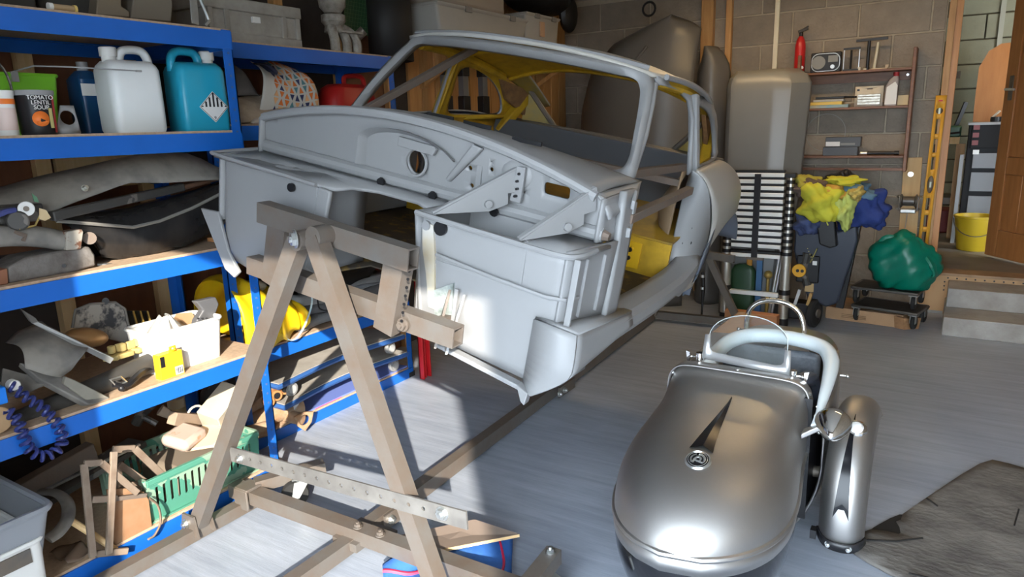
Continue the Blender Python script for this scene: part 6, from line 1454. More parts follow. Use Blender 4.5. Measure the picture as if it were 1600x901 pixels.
t = thing('gloves_pile', 'pale glove peeping out over the yellow bag', 'glove', AX(400, 450, -2.66)); m = MB(); m.sphere(AX(397, 448, -2.68), 1, 14, 8, (.05, .06, .03)); m.build('glove', mat('tan_glove', (.50, .42, .30), .8, noise=.4, nscale=20), t)
rag('grey cloth bundle right of the yellow bag on the fourth shelf', [(502, 470), (600, 430)], -2.61, .2, mat('bundle_grey', (.24, .25, .27), .8, noise=.3), 15, zmin=T[1])
t = thing('cable_tie', 'black looped cable at the end of the yellow bag', 'cable', AX(502, 480, -2.58)); m = MB(); m.tube(cat([AX(496, 468, -2.58), AX(500, 482, -2.57), AX(512, 484, -2.57), AX(508, 465, -2.58)], 5), .004, 6); m.build('loop', M_black, t)
# bottom: two carpeted dollies, blue sheet, castings
def mdolly(label, z, dy):
    t = thing('moving_dolly', label, 'dolly', (-2.76, 2.35 + dy, z), 'carpeted moving dollies')
    ya, yb2 = 2.02 + dy, 2.90 + dy; xa, xb = -2.96, -2.56
    def out(k):
        P = []
        for i in range(13): a = i / 12; P.append((xb - .05 * sin(pi * a) * k, lerp(ya, yb2, a)))
        for i in range(13): a = i / 12; P.append((xa + .05 * sin(pi * a) * k, lerp(yb2, ya, a)))
        return P
    P = out(1); m = MB(); m.prism([(p[0], p[1], z + .085) for p in P], (0, 0, .02)); m.build('carpet_top', mat('beige_carpet', (.40, .37, .33), .9, noise=.25, nscale=9), t)
    m = MB(); m.tube([(p[0], p[1], z + .088) for p in P], .014, 6, closed=True); m.build('blue_edge', mat('blue_edge', (.03, .10, .30), .5), t)
    for x in (xb - .045, xa + .045):
        for y in (ya + .09, yb2 - .08): caster((x, y, z + .082), radians(200), .036, t, M_zinc, mat('grey_wheel', (.25, .25, .25), .5)) if False else wheelat(x, y, z, t)
    return t
def wheelat(x, y, z, t):
    m = MB(); m.box((x, y, z + .080), (.05, .05, .006)); m.box((x + .012, y, z + .06), (.008, .03, .045)); m.box((x - .012, y, z + .06), (.008, .03, .045)); h = m.build('caster', M_zinc, t)
    m = MB(); m.lathe([(.02, -.011), (.034, -.011), (.036, -.006), (.036, .006), (.034, .011), (.02, .011)], (x + .0, y + .01, z + .037), (1, 0, 0), 22); m.build('tyre', mat('grey_wheel', (.23, .23, .23), .5), h)
    m = MB(); m.cyl((x - .013, y + .01, z + .037), (x + .0175, y + .01, z + .037), .021, n=16); hb = m.build('wheel_hub', mat('pale_hub', (.40, .40, .39), .4), h)
mdolly('lower grey carpeted dolly with blue rim on the bottom shelf behind the jig leg', T[0] + .012, .0)
mdolly('upper grey carpeted dolly with blue rim stacked on the other one', T[0] + .122, -.02)
tag(MB().span((-2.97, 2.16, T[0]), (-2.61, 2.95, T[0] + .008)).build('blue_sheet', mat('periwinkle', (.16, .22, .55), .6)), 'periwinkle blue sheet lying under the dollies on the bottom shelf', 'sheet')
tag(MB().span((-2.66, 2.24, T[0] + .0005), (-2.607, 2.42, T[0] + .004)).build('pink_strip', mat('pink', (.65, .12, .25), .6)), 'strip of pink material under the dolly wheel', 'strip')
t = thing('cylinder_casting', 'rusty tan engine casting lying on the bottom shelf beside the blue post', 'engine part', (-2.62, 1.98, T[0]))
M_tan = mat('tan_casting', (.40, .31, .22), .8, color2=(.32, .16, .07), nscale=14, bump=.3)
m = MB(); m.cyl((-2.70, 1.80, T[0] + .05), (-2.62, 2.16, T[0] + .05), .045, n=18); m.build('exhaust_tube', M_tan, t)
m = MB(); m.cyl((-2.60, 1.78, T[0] + .045), (-2.545, 1.92, T[0] + .045), .035, n=18); m.build('exhaust_tube', M_tan, t)
m = MB(); m.box((-2.72, 2.02, T[0] + .14), (.10, .30, .06), Euler((.25, .2, .15)).to_matrix()); m.box((-2.74, 1.98, T[0] + .19), (.08, .14, .05), Euler((.2, .3, .4)).to_matrix()); m.build('block', M_tan, t, bevel=.01)
for k in range(3):
    m = MB(); q = AX(445 - 12 * k, 608 + 10 * k, -2.60); m.cyl(q, q + Vector((-.03, .01, 0)), .026, n=16); r_ = m.build('port_ring', mat('rust_orange', (.38, .17, .06), .8), t)
    m = MB(); m.cyl(q + Vector((.002, 0, 0)), q + Vector((-.01, .003, 0)), .016, n=14); m.build('port_hole', M_black, r_)
t = thing('pipe_flange', 'triangular flaking rusty pipe flange poking past the bottom beam', 'flange', AX(475, 655, -2.52)); q = AX(474, 655, -2.53)
m = MB(); 
P = [q + Vector((.0, .05 * cos(a) * (1.15 if k % 2 == 0 else .82), .05 * sin(a) * (1.15 if k % 2 == 0 else .82))) for k, a in enumerate([2 * pi * i / 6 + .5 for i in range(6)])]
m.plate([(p.y, p.z) for p in P], [circ(q.y, q.z, .026, 18)], lambda a, b: (q.x + .25 * (a - q.y), a, b)); m.build('flange', M_tan, t, solid=.012, bevel=.002)
m = MB(); m.cyl(q + Vector((-.01, 0, 0)), q + Vector((-.13, -.03, .01)), .03, n=16); m.build('stub_pipe', M_tan, t)
t = thing('black_canister', 'dark dusty rounded housing behind the tan casting', 'housing', (-2.8, 2.05, T[0])); m = MB(); m.sphere((-2.84, 1.98, T[0] + .15), 1, 18, 12, (.10, .20, .13)); m.build('housing', M_dustblack, t)
# red channel post, and ladder leaning by the boards
q = AZ(662, 578, .005); q = Vector((-2.52, AX(662, 560, -2.52).y, 0))
t = thing('red_post', 'upright red steel channel post by the end of the shelving', 'post', (-2.50, q.y, 0))
zt_ = AX(660, 425, -2.50).z
m = MB(); M_redpost = mat('red_paint', (.55, .015, .02), .35)
yr_ = q.y
m.span((-2.53, yr_ - .035, 0), (-2.52, yr_ + .035, zt_)); m.span((-2.53, yr_ - .035, 0), (-2.495, yr_ - .025, zt_)); m.span((-2.53, yr_ + .025, 0), (-2.495, yr_ + .035, zt_)); m.span((-2.53, yr_ - .004, 0), (-2.505, yr_ + .004, zt_)); m.build('channel', M_redpost, t, bevel=.002)
m = MB(); m.span((-2.86, yr_ - .02, .62), (-2.53, yr_ + .02, .66)); m.build('cross_arm', M_redpost, t, bevel=.002)
t = thing('folded_ladder', 'black and silver folding ladder standing by the pine boards behind the car', 'ladder', (-2.85, 4.15, 0))
for k, (px) in enumerate((697, 725, 755)):
    q = AX(px, 150, -2.90); zt_ = AX(px, 103 + 2 * k, -2.9).z
    m = MB(); m.span((-2.92, q.y - .03, .0), (-2.88, q.y + .03, zt_)); st_ = m.build('stile', mat('grey_ladder', (.22, .23, .25), .4, metal=.5), t)
    for (za, zb_) in ((zt_ - .06, zt_ + .01), (zt_ - .32, zt_ - .19), (zt_ - .48, zt_ - .42)):
        m = MB(); m.span((-2.925, q.y - .04, za), (-2.872, q.y + .04, zb_)); m.build('hinge_block', M_black, st_, bevel=.004)
for z in (.5, .8, 1.05):
    m = MB(); m.span((-2.91, yx(697, 150, -2.9), z), (-2.89, yx(755, 150, -2.9), z + .03)); m.build('rung', M_alu, t)
# wooden shelf with grey boxes above the boards
t = thing('wooden_shelf', 'timber shelf carrying the grey storage boxes high on the left wall', 'shelf', (-2.85, 4.4, 1.9))
m = MB(); m.span((XL + .02, 3.62, 1.93), (-2.58, 5.3, 1.955)); m.build('board', M_pine, t)
for y in (3.75, 5.15):
    m = MB(); m.span((XL + .022, y - .02, 1.68), (XL + .062, y + .02, 1.93)); m.bar((XL + .04, y, 1.70), (-2.62, y, 1.925), .03, .03); m.build('shelf_bracket', M_pine, t)
M_sbox = mat('grey_storage', (.44, .42, .38), .5, noise=.08, nscale=6)
for (pl, pr, pt, lab, dk) in ((684, 824, 14, 'grey lidded storage box, larger of two on the high shelf', 0), (822, 874, 22, 'grey storage box behind the larger one on the high shelf', 1)):
    xx_ = -2.62; ya, yb2 = yx(pl, 40, xx_), yx(pr, 40, xx_); z1 = AX((pl + pr) / 2, pt, xx_).z - .02
    t = tub('storage_box', lab, 'box', -2.98, xx_, ya, yb2, 1.956, z1, M_sbox, taper=.92, rim=.02, r=.02)
    m = MB(); m.span((-2.985, ya - .004, z1), (xx_ + .01, yb2 + .004, z1 + .012)); m.build('lid', M_sbox, t, bevel=.003)
    for k in range(2):
        yy = lerp(ya, yb2, .3 + .5 * k); m = MB(); m.span((xx_ + .004, yy - .035, z1 - .02), (xx_ + .014, yy + .035, z1 + .014)); m.build('clip', mat('box_clip', (.25, .24, .22), .5), t, bevel=.003)
q = AX(847, 46, -2.618); tag(MB().span((-2.622, q.y - .03, q.z - .05), (-2.612, q.y + .03, q.z + .05)).build('paper_note', mat('peach_paper', (.60, .38, .24), .8)), 'peach paper tag on the smaller grey storage box', 'paper')
tag(MB().span((-2.96, yx(684, 5, -2.66), AX(740, 14, -2.62).z + .004), (-2.66, yx(790, 5, -2.66), 2.40)).build('clear_bag', mat('milky_bag', (.42, .36, .30), .4), bevel=.03), 'milky plastic bundle sitting on the larger storage box', 'bundle')
t = thing('black_bag', 'black bin bag slumped over the right end of the storage boxes', 'bag', AX(840, 5, -2.7)); q = AX(840, 5, -2.75); m = MB(); m.sphere(q + Vector((0, .0, .03)), 1, 18, 12, (.18, .42, .12)); m.sphere(AX(888, 22, -2.66), 1, 12, 10, (.06, .12, .14)); m.build('bag', mat('bin_bag', (.008, .008, .009), .45, bump=.4, bscale=12), t)
# ------------------------------------------------------------------ back of the garage
M_panel = mat('panel_primer', (.115, .108, .10), .34, noise=.12, nscale=2.5)
M_panel2 = mat('panel_primer_light', (.185, .185, .18), .34, noise=.10, nscale=2.5)
# large bonnet leaning on the back wall
t = thing('bonnet_panel', 'large dark grey primed bonnet standing on end behind the car roof', 'car panel', (-2.0, 5.3, 0))
P = [(870, 300), (872, 180), (885, 105), (905, 65), (940, 38), (990, 22), (1040, 20), (1076, 27), (1070, 120), (1064, 220), (1062, 330)]
Q = cat([AY(p[0], p[1], 5.30) for p in P], 4)
cxm = sum(q.x for q in Q) / len(Q); Q2 = []
for q in Q: Q2.append(Vector((q.x, 5.30 + .10 * min(1, abs(q.x - (-1.98)) / .7) ** 2 + .06 * (q.z - 1.2), q.z)))
base_ = [Vector((q.x, 5.2, 0.02)) for q in (Q2[-1], Q2[0])]
m = MB(); n = 22
zs = [lerp(.02, 2.2, i / 26) for i in range(27)]
def edgex(z, left):
    xs = [q for q in (Q2[:len(Q2) // 2 + 8] if left else Q2[len(Q2) // 2 - 2:])]
    best = min(xs, key=lambda q: abs(q.z - z)); return best.x
zmax = max(q.z for q in Q2)
LX = [(0.0, -2.62), (.9, -2.62), (1.5, -2.66), (1.85, -2.58), (2.03, -2.42), (2.13, -2.20), (2.19, -1.98), (2.2, -1.9)]
RX = [(0.0, -1.72), (.9, -1.74), (1.5, -1.73), (1.9, -1.72), (2.10, -1.70), (2.15, -1.78), (2.19, -1.85), (2.2, -1.9)]
def bon(a, b):
    z = 2.2 * sin(b * pi / 2) if False else 2.2 * b
    xl = interp([p[0] for p in LX], [p[1] for p in LX], z); xr = interp([p[0] for p in RX], [p[1] for p in RX], z)
    x = lerp(xl, xr, a); k = (2 * a - 1)
    return Vector((x, 5.08 + .20 * b + .14 * abs(k) ** 3 - .05 * exp_(((x + 2.02) / .10) ** 2) * 0 + .06 * max(0, b - .8) / .2, max(.0, z)))
def exp_(v): return math.exp(-v)
m = MB(); m.grid(bon, 36, 40); bn = m.build('skin', M_panel, t, solid=.012, smooth=60)
m = MB(); m.tube(cat([Vector((-2.22, 5.265, 1.72)), Vector((-2.16, 5.265, 1.86)), Vector((-2.06, 5.27, 1.98))], 6), .012, 6); m.build('crease', M_panel, t)
m = MB(); q = AY(1014, 14, 5.42); m.tube([q + Vector((.05 * cos(a), 0, .05 * sin(a))) for a in [2 * pi * i / 20 for i in range(20)]], .009, 6, closed=True); tag(m.build('hose_ring', M_black), 'black rubber ring resting on top of the large grey bonnet', 'ring')
# curved wing
t = thing('front_wing', 'curved grey primed wing standing upright between the bonnet and the pine batten', 'car panel', (-1.6, 5.4, 0))
def wing2(a, b):
    z = 1.96 * b; wl = lerp(-1.70, -1.76, b); wr = lerp(-1.46, -1.50, b)
    if b > .9: f = (b - .9) / .1; wr = lerp(wr, -1.60, f ** 2); wl = lerp(wl, -1.70, f)
    k = 2 * a - 1
    return Vector((lerp(wl, wr, a), 5.33 + .08 * b + .14 * abs(k) ** 2.2 , z))
m = MB(); m.grid(wing2, 26, 30); m.build('skin', M_panel, t, solid=.01, smooth=60)
# door skin / boot lid leaning behind the ladder
t = thing('boot_panel', 'tall grey primed panel with a rounded top leaning behind the telescopic ladder', 'car panel', (-1.15, 5.25, 0))
def boot(a, b):
    z = 1.745 * b; xl = lerp(-1.40, -1.43, b); xr = lerp(-.96, -.885, b)
    if b > .93: f = (b - .93) / .07; xr = lerp(xr, -.985, f ** 2.2); xl = lerp(xl, -1.385, f ** 3)
    k = a; y = 5.10 + .10 * b + (.05 * max(0, (k - .60) / .4) ** 1.2) + .05 * max(0, (.08 - k) / .08)
    if k > .80: y += .10 * (k - .80) / .2
    return Vector((lerp(xl, xr, a), y + .06 * max(0, (b - .94) / .06) ** 2, z))
m = MB(); m.grid(boot, 40, 36); m.build('skin', M_panel2, t, solid=.012, smooth=25)
# telescopic ladder
t = thing('telescopic_ladder', 'collapsed silver and black telescopic ladder standing upright on the floor', 'ladder', (-1.1, 4.98, 0))
YL = 4.99; xl, xr = -1.305, -.93
M_rung = mat('white_rung', (.80, .82, .82), .35); M_tubeal = mat('satin_tube', (.62, .59, .52), .3, metal=.85)
lad_l0 = -1.31; lad_r0 = -.935
for sgn, xb in ((-1, -1.322), (1, -.918)):
    m = MB(); m.cyl((xb, YL, .05), (xb, YL, .50), .034, n=20); st_ = m.build('stile', M_tubeal, t)
    m = MB(); m.cyl((xb, YL, 0), (xb, YL, .055), .037, n=20); m.build('foot', M_black, st_)
    m = MB(); m.cyl((xb, YL, .225), (xb, YL, .26), .038, n=20); m.build('collar', M_black, st_)
    for k in range(12):
        z = .50 + k * .0445; r_ = .033 - .0008 * k
        m = MB(); m.cyl((xb, YL, z), (xb, YL, z + .024), r_ + .003, n=18); m.build('collar', M_black, st_)
        m = MB(); m.cyl((xb, YL, z + .024), (xb, YL, z + .0445), r_ * .92, n=18); m.build('tube_section', M_tubeal, st_)
rp = None
for k in range(13):
    z = .50 + k * .0445
    if k == 0: z = .475
    m = MB(); m.span((-1.29, YL - .03, z), (-.955, YL + .03, z + .027)); m.build('rung', M_rung, t, bevel=.004)
    m = MB(); m.span((-1.29, YL - .026, z + .027), (-.955, YL + .026, z + .0445)); m.build('gap_strip', M_black, t)
m = MB(); m.span((-1.29, YL - .02, .20), (-.955, YL + .02, .23)); m.build('rung', M_rung, t, bevel=.004)
m = MB(); m.span((-1.145, YL - .045, .475), (-1.105, YL - .031, 1.055)); m.build('strap', M_black, t)
m = MB(); m.span((-1.18, YL - .05, .462), (-1.06, YL - .03, .478)); m.build('strap_clip', M_darksteel, t)
for xb in (-1.322, -.918):
    m = MB(); m.span((xb - .035, YL - .035, 1.03), (xb + .035, YL + .035, 1.06)); m.build('top_cap', M_black, t, bevel=.004)
# things behind the ladder
t = thing('green_canister', 'dark green plastic canister with an orange cap behind the ladder rungs', 'canister', (-1.20, 5.06, 0)); cc = Vector((-1.215, 5.045, 0))
m = MB(); m.loft([(0, .17, .07, .03), (.36, .17, .07, .03), (.40, .12, .06, .02), (.41, .06, .05, .02)]); m.xf(TR(cc)); m.build('body', mat('bottle_green', (.02, .06, .025), .35), t)
m = MB(); m.cyl(cc + Vector((.04, 0, .40)), cc + Vector((.04, 0, .45)), .02, n=14); m.build('cap', mat('orange_cap', (.55, .25, .04), .4), t)
tag(MB().span((-1.125, 5.04, 0.0), (-1.085, 5.075, .50)).build('blue_bar', mat('steel_blue', (.06, .16, .33), .4), bevel=.003), 'upright steel blue bar behind the ladder', 'bar')
t = thing('alu_tube', 'pair of aluminium tubes leaning behind the right stile of the ladder', 'tube', (-1.0, 5.06, 0)); m = MB(); m.cyl((-1.03, 5.05, .0), (-.97, 5.07, .55), .012, n=12); m.build('tube', M_alu, t); m = MB(); m.cyl((-1.01, 5.03, .0), (-.95, 5.05, .52), .010, n=12); m.build('tube', M_alu, t)
t = thing('brass_tap', 'small brass and cream valve lying behind the ladder', 'valve', (-1.05, 5.0, 0)); m = MB(); m.sphere((-1.045, 5.06, .34), .03, 12, 8); m.cyl((-1.045, 5.06, .0), (-1.045, 5.06, .34), .012, n=10); m.build('valve', mat('brass', (.5, .34, .1), .35, metal=.7), t)
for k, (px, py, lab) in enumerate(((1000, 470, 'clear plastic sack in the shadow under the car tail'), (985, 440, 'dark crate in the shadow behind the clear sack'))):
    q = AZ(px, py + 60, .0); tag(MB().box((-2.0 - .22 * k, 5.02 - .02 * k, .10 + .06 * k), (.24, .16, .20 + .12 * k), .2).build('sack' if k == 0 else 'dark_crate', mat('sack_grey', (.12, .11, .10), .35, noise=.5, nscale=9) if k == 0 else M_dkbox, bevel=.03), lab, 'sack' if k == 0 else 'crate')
t = thing('bottle_jack', 'black handled jack standing on the floor under the car tail', 'jack', (-1.72, 5.0, 0)); 
m = MB(); m.tube([AY(1095, 510, 5.0), AY(1097, 480, 5.0), AY(1099, 450, 5.0), AY(1098, 425, 5.0)], [.008, .008, .014, .012], 8); m.build('handle', M_black, t)
for py in (433, 452):
    m = MB(); a = AY(1098, py, 5.0); m.cyl(a, a + Vector((0, 0, .02)), .016, n=12); m.build('ring', M_alu, t)
tag(MB().box((-1.10, 4.86, .055), (.36, .07, .11), -.06).build('orange_timber', mat('orange_timber', (.55, .24, .10), .5, noise=.1), bevel=.004), 'orange brown timber block on the floor behind the sidecar hoop', 'block')
tag(MB().prism([(-1.30, 4.62, 0.001), (-1.12, 4.66, 0.001), (-1.05, 4.75, .12), (-1.16, 4.74, .13)], (0, .02, .005)).build('card_piece', M_card), 'folded cardboard leaning at the foot of the jig rear leg', 'cardboard')

# wall shelf
t = thing('wall_shelf', 'small mahogany coloured open wall shelf with three boards', 'shelf', (-.64, 5.72, 1.4))
SH = {}
xa, xb = -1.02, -.305; d0 = 5.63
M_mah = mat('mahogany', (.23, .10, .045), .45, color2=(.15, .06, .028), nscale=4, stretch=(2, 10, 10))
for x, z0_, z1_ in ((xb, 1.03, 1.86), (xa - .02, 1.03, 1.86)):
    m = MB(); m.span((x, d0, z0_), (x + .022, YB - .002, z1_)); m.build('side', M_mah, t, bevel=.003)
for z, nm in ((1.715, 'board'), (1.465, 'board'), (1.125, 'board')):
    m = MB(); m.span((xa, d0, z), (xb, YB - .002, z + .016)); m.build(nm, M_mah, t, bevel=.002)
m = MB(); m.span((xa, YB - .02, 1.655), (xb, YB - .004, 1.715)); m.build('back_rail', M_mah, t)
m = MB(); m.span((xa, d0, 1.037), (xb, d0 + .02, 1.055)); m.build('bottom_rail', M_mah, t)
bolt(t, (xb - .03, YB - .02, 1.69), (0, -1, 0), .006)
def wx(px, py, y=5.70): return AY(px, py, y)
Z1, Z2, Z3 = 1.731, 1.481, 1.141
YS = 5.70
# extinguisher
q = wx(1249, 100); t = thing('fire_extinguisher', 'red fire extinguisher with black valve at the left end of the wall shelf', 'extinguisher', (q.x, YS, Z1))
h_ = wx(1249, 57).z - Z1; m = MB(); m.lathe([(.034, 0), (.037, .01), (.037, h_ * .72), (.030, h_ * .88), (.014, h_)], (q.x, YS, Z1), n=22); m.build('cylinder', mat('extinguisher_red', (.50, .02, .02), .3), t)
m = MB(); m.cyl((q.x, YS, Z1 + h_), (q.x, YS, Z1 + h_ + .03), .014, n=12); m.box((q.x + .015, YS - .01, Z1 + h_ + .04), (.07, .02, .02), Euler((0, -.3, 0)).to_matrix()); m.bar((q.x - .02, YS, Z1 + h_ + .03), (q.x + .05, YS - .01, Z1 + h_ + .065), .012, .01); m.build('valve', M_black, t, bevel=.002)
m = MB(); m.cyl((q.x + .022, YS - .028, Z1 + .045), (q.x + .024, YS - .033, Z1 + .045), .012, n=14); m.build('dial', M_labw, t)
# radio
a, b = wx(1267, 108), wx(1314, 108); t = thing('radio', 'small black radio with a round grey speaker on the wall shelf', 'radio', ((a.x + b.x) / 2, YS, Z1)); zr = wx(1290, 82).z
m = MB(); m.span((a.x, YS - .03, Z1), (b.x, YS + .03, zr)); m.build('case', M_black, t, bevel=.008, bseg=3)
m = MB(); m.tube([(p[0], YS - .031, p[1]) for p in rrect(a.x + .008, Z1 + .01, b.x - .008, zr - .01, .045, 5)], .003, 6, closed=True); m.build('trim', M_alu, t)
cx_ = lerp(a.x, b.x, .27); m = MB(); m.cyl((cx_, YS - .03, (Z1 + zr) / 2), (cx_, YS - .036, (Z1 + zr) / 2), .046, n=28); m.build('speaker', mat('speaker_grey', (.24, .24, .23), .6), t)
cx_ = lerp(a.x, b.x, .74); m = MB(); m.span((cx_ - .032, YS - .034, lerp(Z1, zr, .5)), (cx_ + .032, YS - .03, lerp(Z1, zr, .82))); m.build('display', MATS['speaker_grey'], t)
m = MB(); m.cyl((cx_, YS - .03, lerp(Z1, zr, .27)), (cx_, YS - .045, lerp(Z1, zr, .27)), .014, n=16); m.build('knob', M_alu, t)
# wire stand, T stand, dowel stand, pads
t = thing('wire_stand', 'low wire stand with a black top bar next to the radio', 'stand', wx(1330, 102)); 
a, b = wx(1318, 100), wx(1342, 98); a.z = b.z = Z1; m = MB(); m.tube([a, Vector((a.x, YS, wx(1318, 76).z))], .003, 6); m.build('wire', M_alu, t); m = MB(); m.tube([b, Vector((b.x, YS, wx(1342, 74).z))], .003, 6); m.build('wire', M_alu, t)
m = MB(); m.bar(Vector((a.x - .006, YS, wx(1318, 77).z)), Vector((b.x + .006, YS, wx(1342, 75).z)), .012, .014); m.span((a.x, YS - .02, Z1), (b.x, YS + .02, Z1 + .014)); m.build('frame', M_black, t)
m = MB(); q = wx(1330, 90); m.cyl((q.x, YS, Z1), (q.x, YS, q.z + .05), .007, n=8); m.build('stem', M_black, t)
t = thing('t_stand', 'tall black T shaped stand in the middle of the shelf top', 'stand', wx(1358, 100)); q = wx(1358, 70); m = MB(); m.cyl((q.x, YS, Z1), (q.x, YS, wx(1358, 63).z), .011, n=12); m.build('stem', M_black, t)
m = MB(); m.bar(wx(1338, 64), wx(1388, 59), .016, .018); m.build('cross_bar', M_black, t, bevel=.002)
t = thing('dowel_stand', 'cream plastic rod standing on a flat cream base at the shelf top right', 'stand', wx(1370, 98)); q = wx(1370, 80); m = MB(); m.cyl((q.x - .008, YS, Z1 + .01), (q.x + .006, YS, wx(1371, 66).z), .010, n=12); m.build('rod', mat('cream_rod', (.62, .58, .44), .4), t)
m = MB(); m.span((wx(1361, 98).x, YS - .02, Z1), (wx(1387, 98).x, YS + .02, Z1 + .010)); m.span((wx(1384, 97).x, YS - .01, Z1 + .01), (wx(1389, 97).x, YS + .01, Z1 + .03)); m.build('base', mat('cream_base', (.60, .48, .33), .5), t)
for k, px in enumerate((1343, 1352)):
    q = wx(px, 101); tag(MB().span((q.x - .010, YS - .012, Z1), (q.x + .010, YS + .012, Z1 + (.024 if k == 0 else .014))).build('ivory_cube', mat('ivory', (.66, .62, .52), .5), bevel=.002), ['larger ivory cube beside the wire stand on the shelf top', 'smaller ivory cube at the foot of the T stand'][k], 'block')
# middle board: books, tray, card pack, bottle, saucer
def book(pl, pr, z, h, mt, lab, dx=0):
    a, b = wx(pl, 165), wx(pr, 165); t = tag(MB().span((a.x, YS - .055, z), (b.x, YS + .055, z + h)).build('book', mt, bevel=.002), lab, 'book', 'books on the wall shelf'); return z + h
z = Z2; z = book(1262, 1327, z, .022, mat('cover_blue', (.20, .38, .45), .5, color2=(.45, .38, .25), nscale=9), 'pale blue patterned book at the bottom of the small stack'); z = book(1268, 1317, z, .022, mat('cover_yellow', (.72, .50, .10), .5), 'yellow spined book in the middle of the small stack'); z = book(1272, 1319, z, .016, mat('cover_grey', (.42, .41, .38), .5), 'grey magazines on top of the yellow book')
t = thing('black_tray', 'thin black tool with a handle lying on top of the books', 'tool', wx(1300, 150)); m = MB(); m.bar(Vector((wx(1275, 153).x, YS, z + .012)), Vector((wx(1320, 152).x, YS, z + .012)), .05, .016); m.bar(Vector((wx(1318, 153).x, YS, z + .014)), Vector((wx(1340, 151).x, YS - .03, z + .010)), .014, .014); m.build('body', M_black, t, bevel=.003)
a, b = wx(1335, 168), wx(1379, 167); zc = wx(1357, 135).z; t = thing('blister_pack', 'cream card pack with printed window standing on the middle shelf', 'pack', ((a.x + b.x) / 2, YS - .03, Z2)); 
m = MB(); m.plate([(a.x, Z2), (b.x, Z2), (b.x, zc), (a.x, zc)], [rrect(lerp(a.x, b.x, .42), zc - .022, lerp(a.x, b.x, .62), zc - .014, .003, 2)], lambda p, r: (p, YS - .03, r)); m.build('card', mat('cream_card', (.62, .56, .46), .6), t, solid=.002)
m = MB(); m.span((lerp(a.x, b.x, .1), YS - .042, Z2 + .012), (lerp(a.x, b.x, .92), YS - .032, lerp(Z2, zc, .62))); bl_ = m.build('blister', mat('foil', (.66, .64, .56), .25, metal=.3, color2=(.25, .22, .16), nscale=28, stretch=(1, 1, 2.2)), t, bevel=.003)
m = MB(); m.span((lerp(a.x, b.x, .07), YS - .0325, zc - .03), (lerp(a.x, b.x, .16), YS - .0305, zc - .016)); m.build('emblem', M_black, t)
for k in range(3):
    m = MB(); m.span((lerp(a.x, b.x, .12), YS - .044, lerp(Z2 + .02, lerp(Z2, zc, .6), .15 + .3 * k)), (lerp(a.x, b.x, .9), YS - .042, lerp(Z2 + .02, lerp(Z2, zc, .6), .22 + .3 * k))); m.build('printed_band', mat('umber_band', (.16, .12, .07), .5), bl_)
q = wx(1391, 165); t = thing('oil_bottle', 'grey one litre bottle with white label and red cap on the middle shelf', 'bottle', (q.x, YS, Z2)); hB = wx(1393, 113).z - Z2
m = MB(); m.loft([(0, .082, .05, .012), (hB * .55, .082, .05, .012), (hB * .78, .06, .045, .012, .012, 0), (hB * .90, .03, .03, .012, .020, 0)]); m.xf(TR((q.x, YS, Z2))); m.build('body', mat('grey_bottle', (.30, .26, .25), .35), t)
m = MB(); m.prism([(q.x - .036, YS - .026, Z2 + .01), (q.x + .036, YS - .026, Z2 + .01), (q.x + .036, YS - .026, Z2 + hB * .60), (q.x + .02, YS - .026, Z2 + hB * .72), (q.x - .03, YS - .026, Z2 + hB * .56)], (0, -.001, 0)); lb_ = m.build('label', M_labw, t)
m = MB(); m.cyl((q.x + .020, YS, Z2 + hB * .88), (q.x + .020, YS, Z2 + hB), .018, n=16); m.build('cap', M_redp, t)
q = wx(1408, 157); tag(MB().box((q.x, YS + .02, Z2 + .036), (.085, .006, .07), Euler((-.2, 0, 0)).to_matrix()).build('gold_card', mat('pale_gold', (.62, .50, .30), .4), bevel=.002), 'pale gold card leaning beside the oil bottle', 'card')
# lower board: two boxes, torch, wire loop
a, b = wx(1287, 239), wx(1341, 238); tag(MB().span((a.x, YS - .05, Z3), (b.x, YS + .04, Z3 + .062)).build('grey_box', mat('slate_box', (.085, .09, .10), .5), bevel=.003), 'slate grey carton with white marks, lower of two on the bottom board', 'box', None)
a, b = wx(1291, 225), wx(1346, 222); t = thing('grey_box', 'slate grey carton with a white label stacked on the other carton', 'box', ((a.x + b.x) / 2, YS, Z3 + .063)); m = MB(); m.span((a.x, YS - .05, Z3 + .063), (b.x, YS + .04, Z3 + .132)); m.build('carton', MATS['slate_box'], t, bevel=.003)
m = MB(); m.span((a.x + .004, YS - .052, Z3 + .068), (lerp(a.x, b.x, .42), YS - .05, Z3 + .10)); m.build('label', M_labw, t); m = MB(); m.span((lerp(a.x, b.x, .44), YS - .0515, Z3 + .075), (lerp(a.x, b.x, .85), YS - .05, Z3 + .09)); m.build('label_strip', MATS['speaker_grey'], t)
t = thing('torch', 'black torch with a steel end lying on the bottom board', 'torch', (wx(1372, 236).x, YS - .02, Z3)); a, b = wx(1345, 237), wx(1398, 235); a = Vector((a.x, YS - .03, Z3 + .016)); b = Vector((b.x, YS - .03, Z3 + .016)); m = MB(); m.cyl(a, b, .012, n=14); m.build('barrel', M_black, t); m = MB(); m.cyl(b, b + Vector((.03, 0, 0)), .016, n=14); m.build('head', M_black, t); m = MB(); m.cyl(a, a + Vector((.045, -.001, 0)), .0128, n=14); m.build('sleeve', M_alu, t)
t = thing('wire_loop', 'large thin loop of pale wire hanging under the middle board', 'wire', (-.9, YB - .03, 1.2)); cc = wx(1290, 207, YB - .06); m = MB(); m.tube([cc + Vector((.135 * cos(a), 0, .135 * sin(a))) for a in [2 * pi * i / 40 for i in range(40)]], .0022, 5, closed=True); m.build('loop', mat('wire_pale', (.40, .37, .33), .4), t)

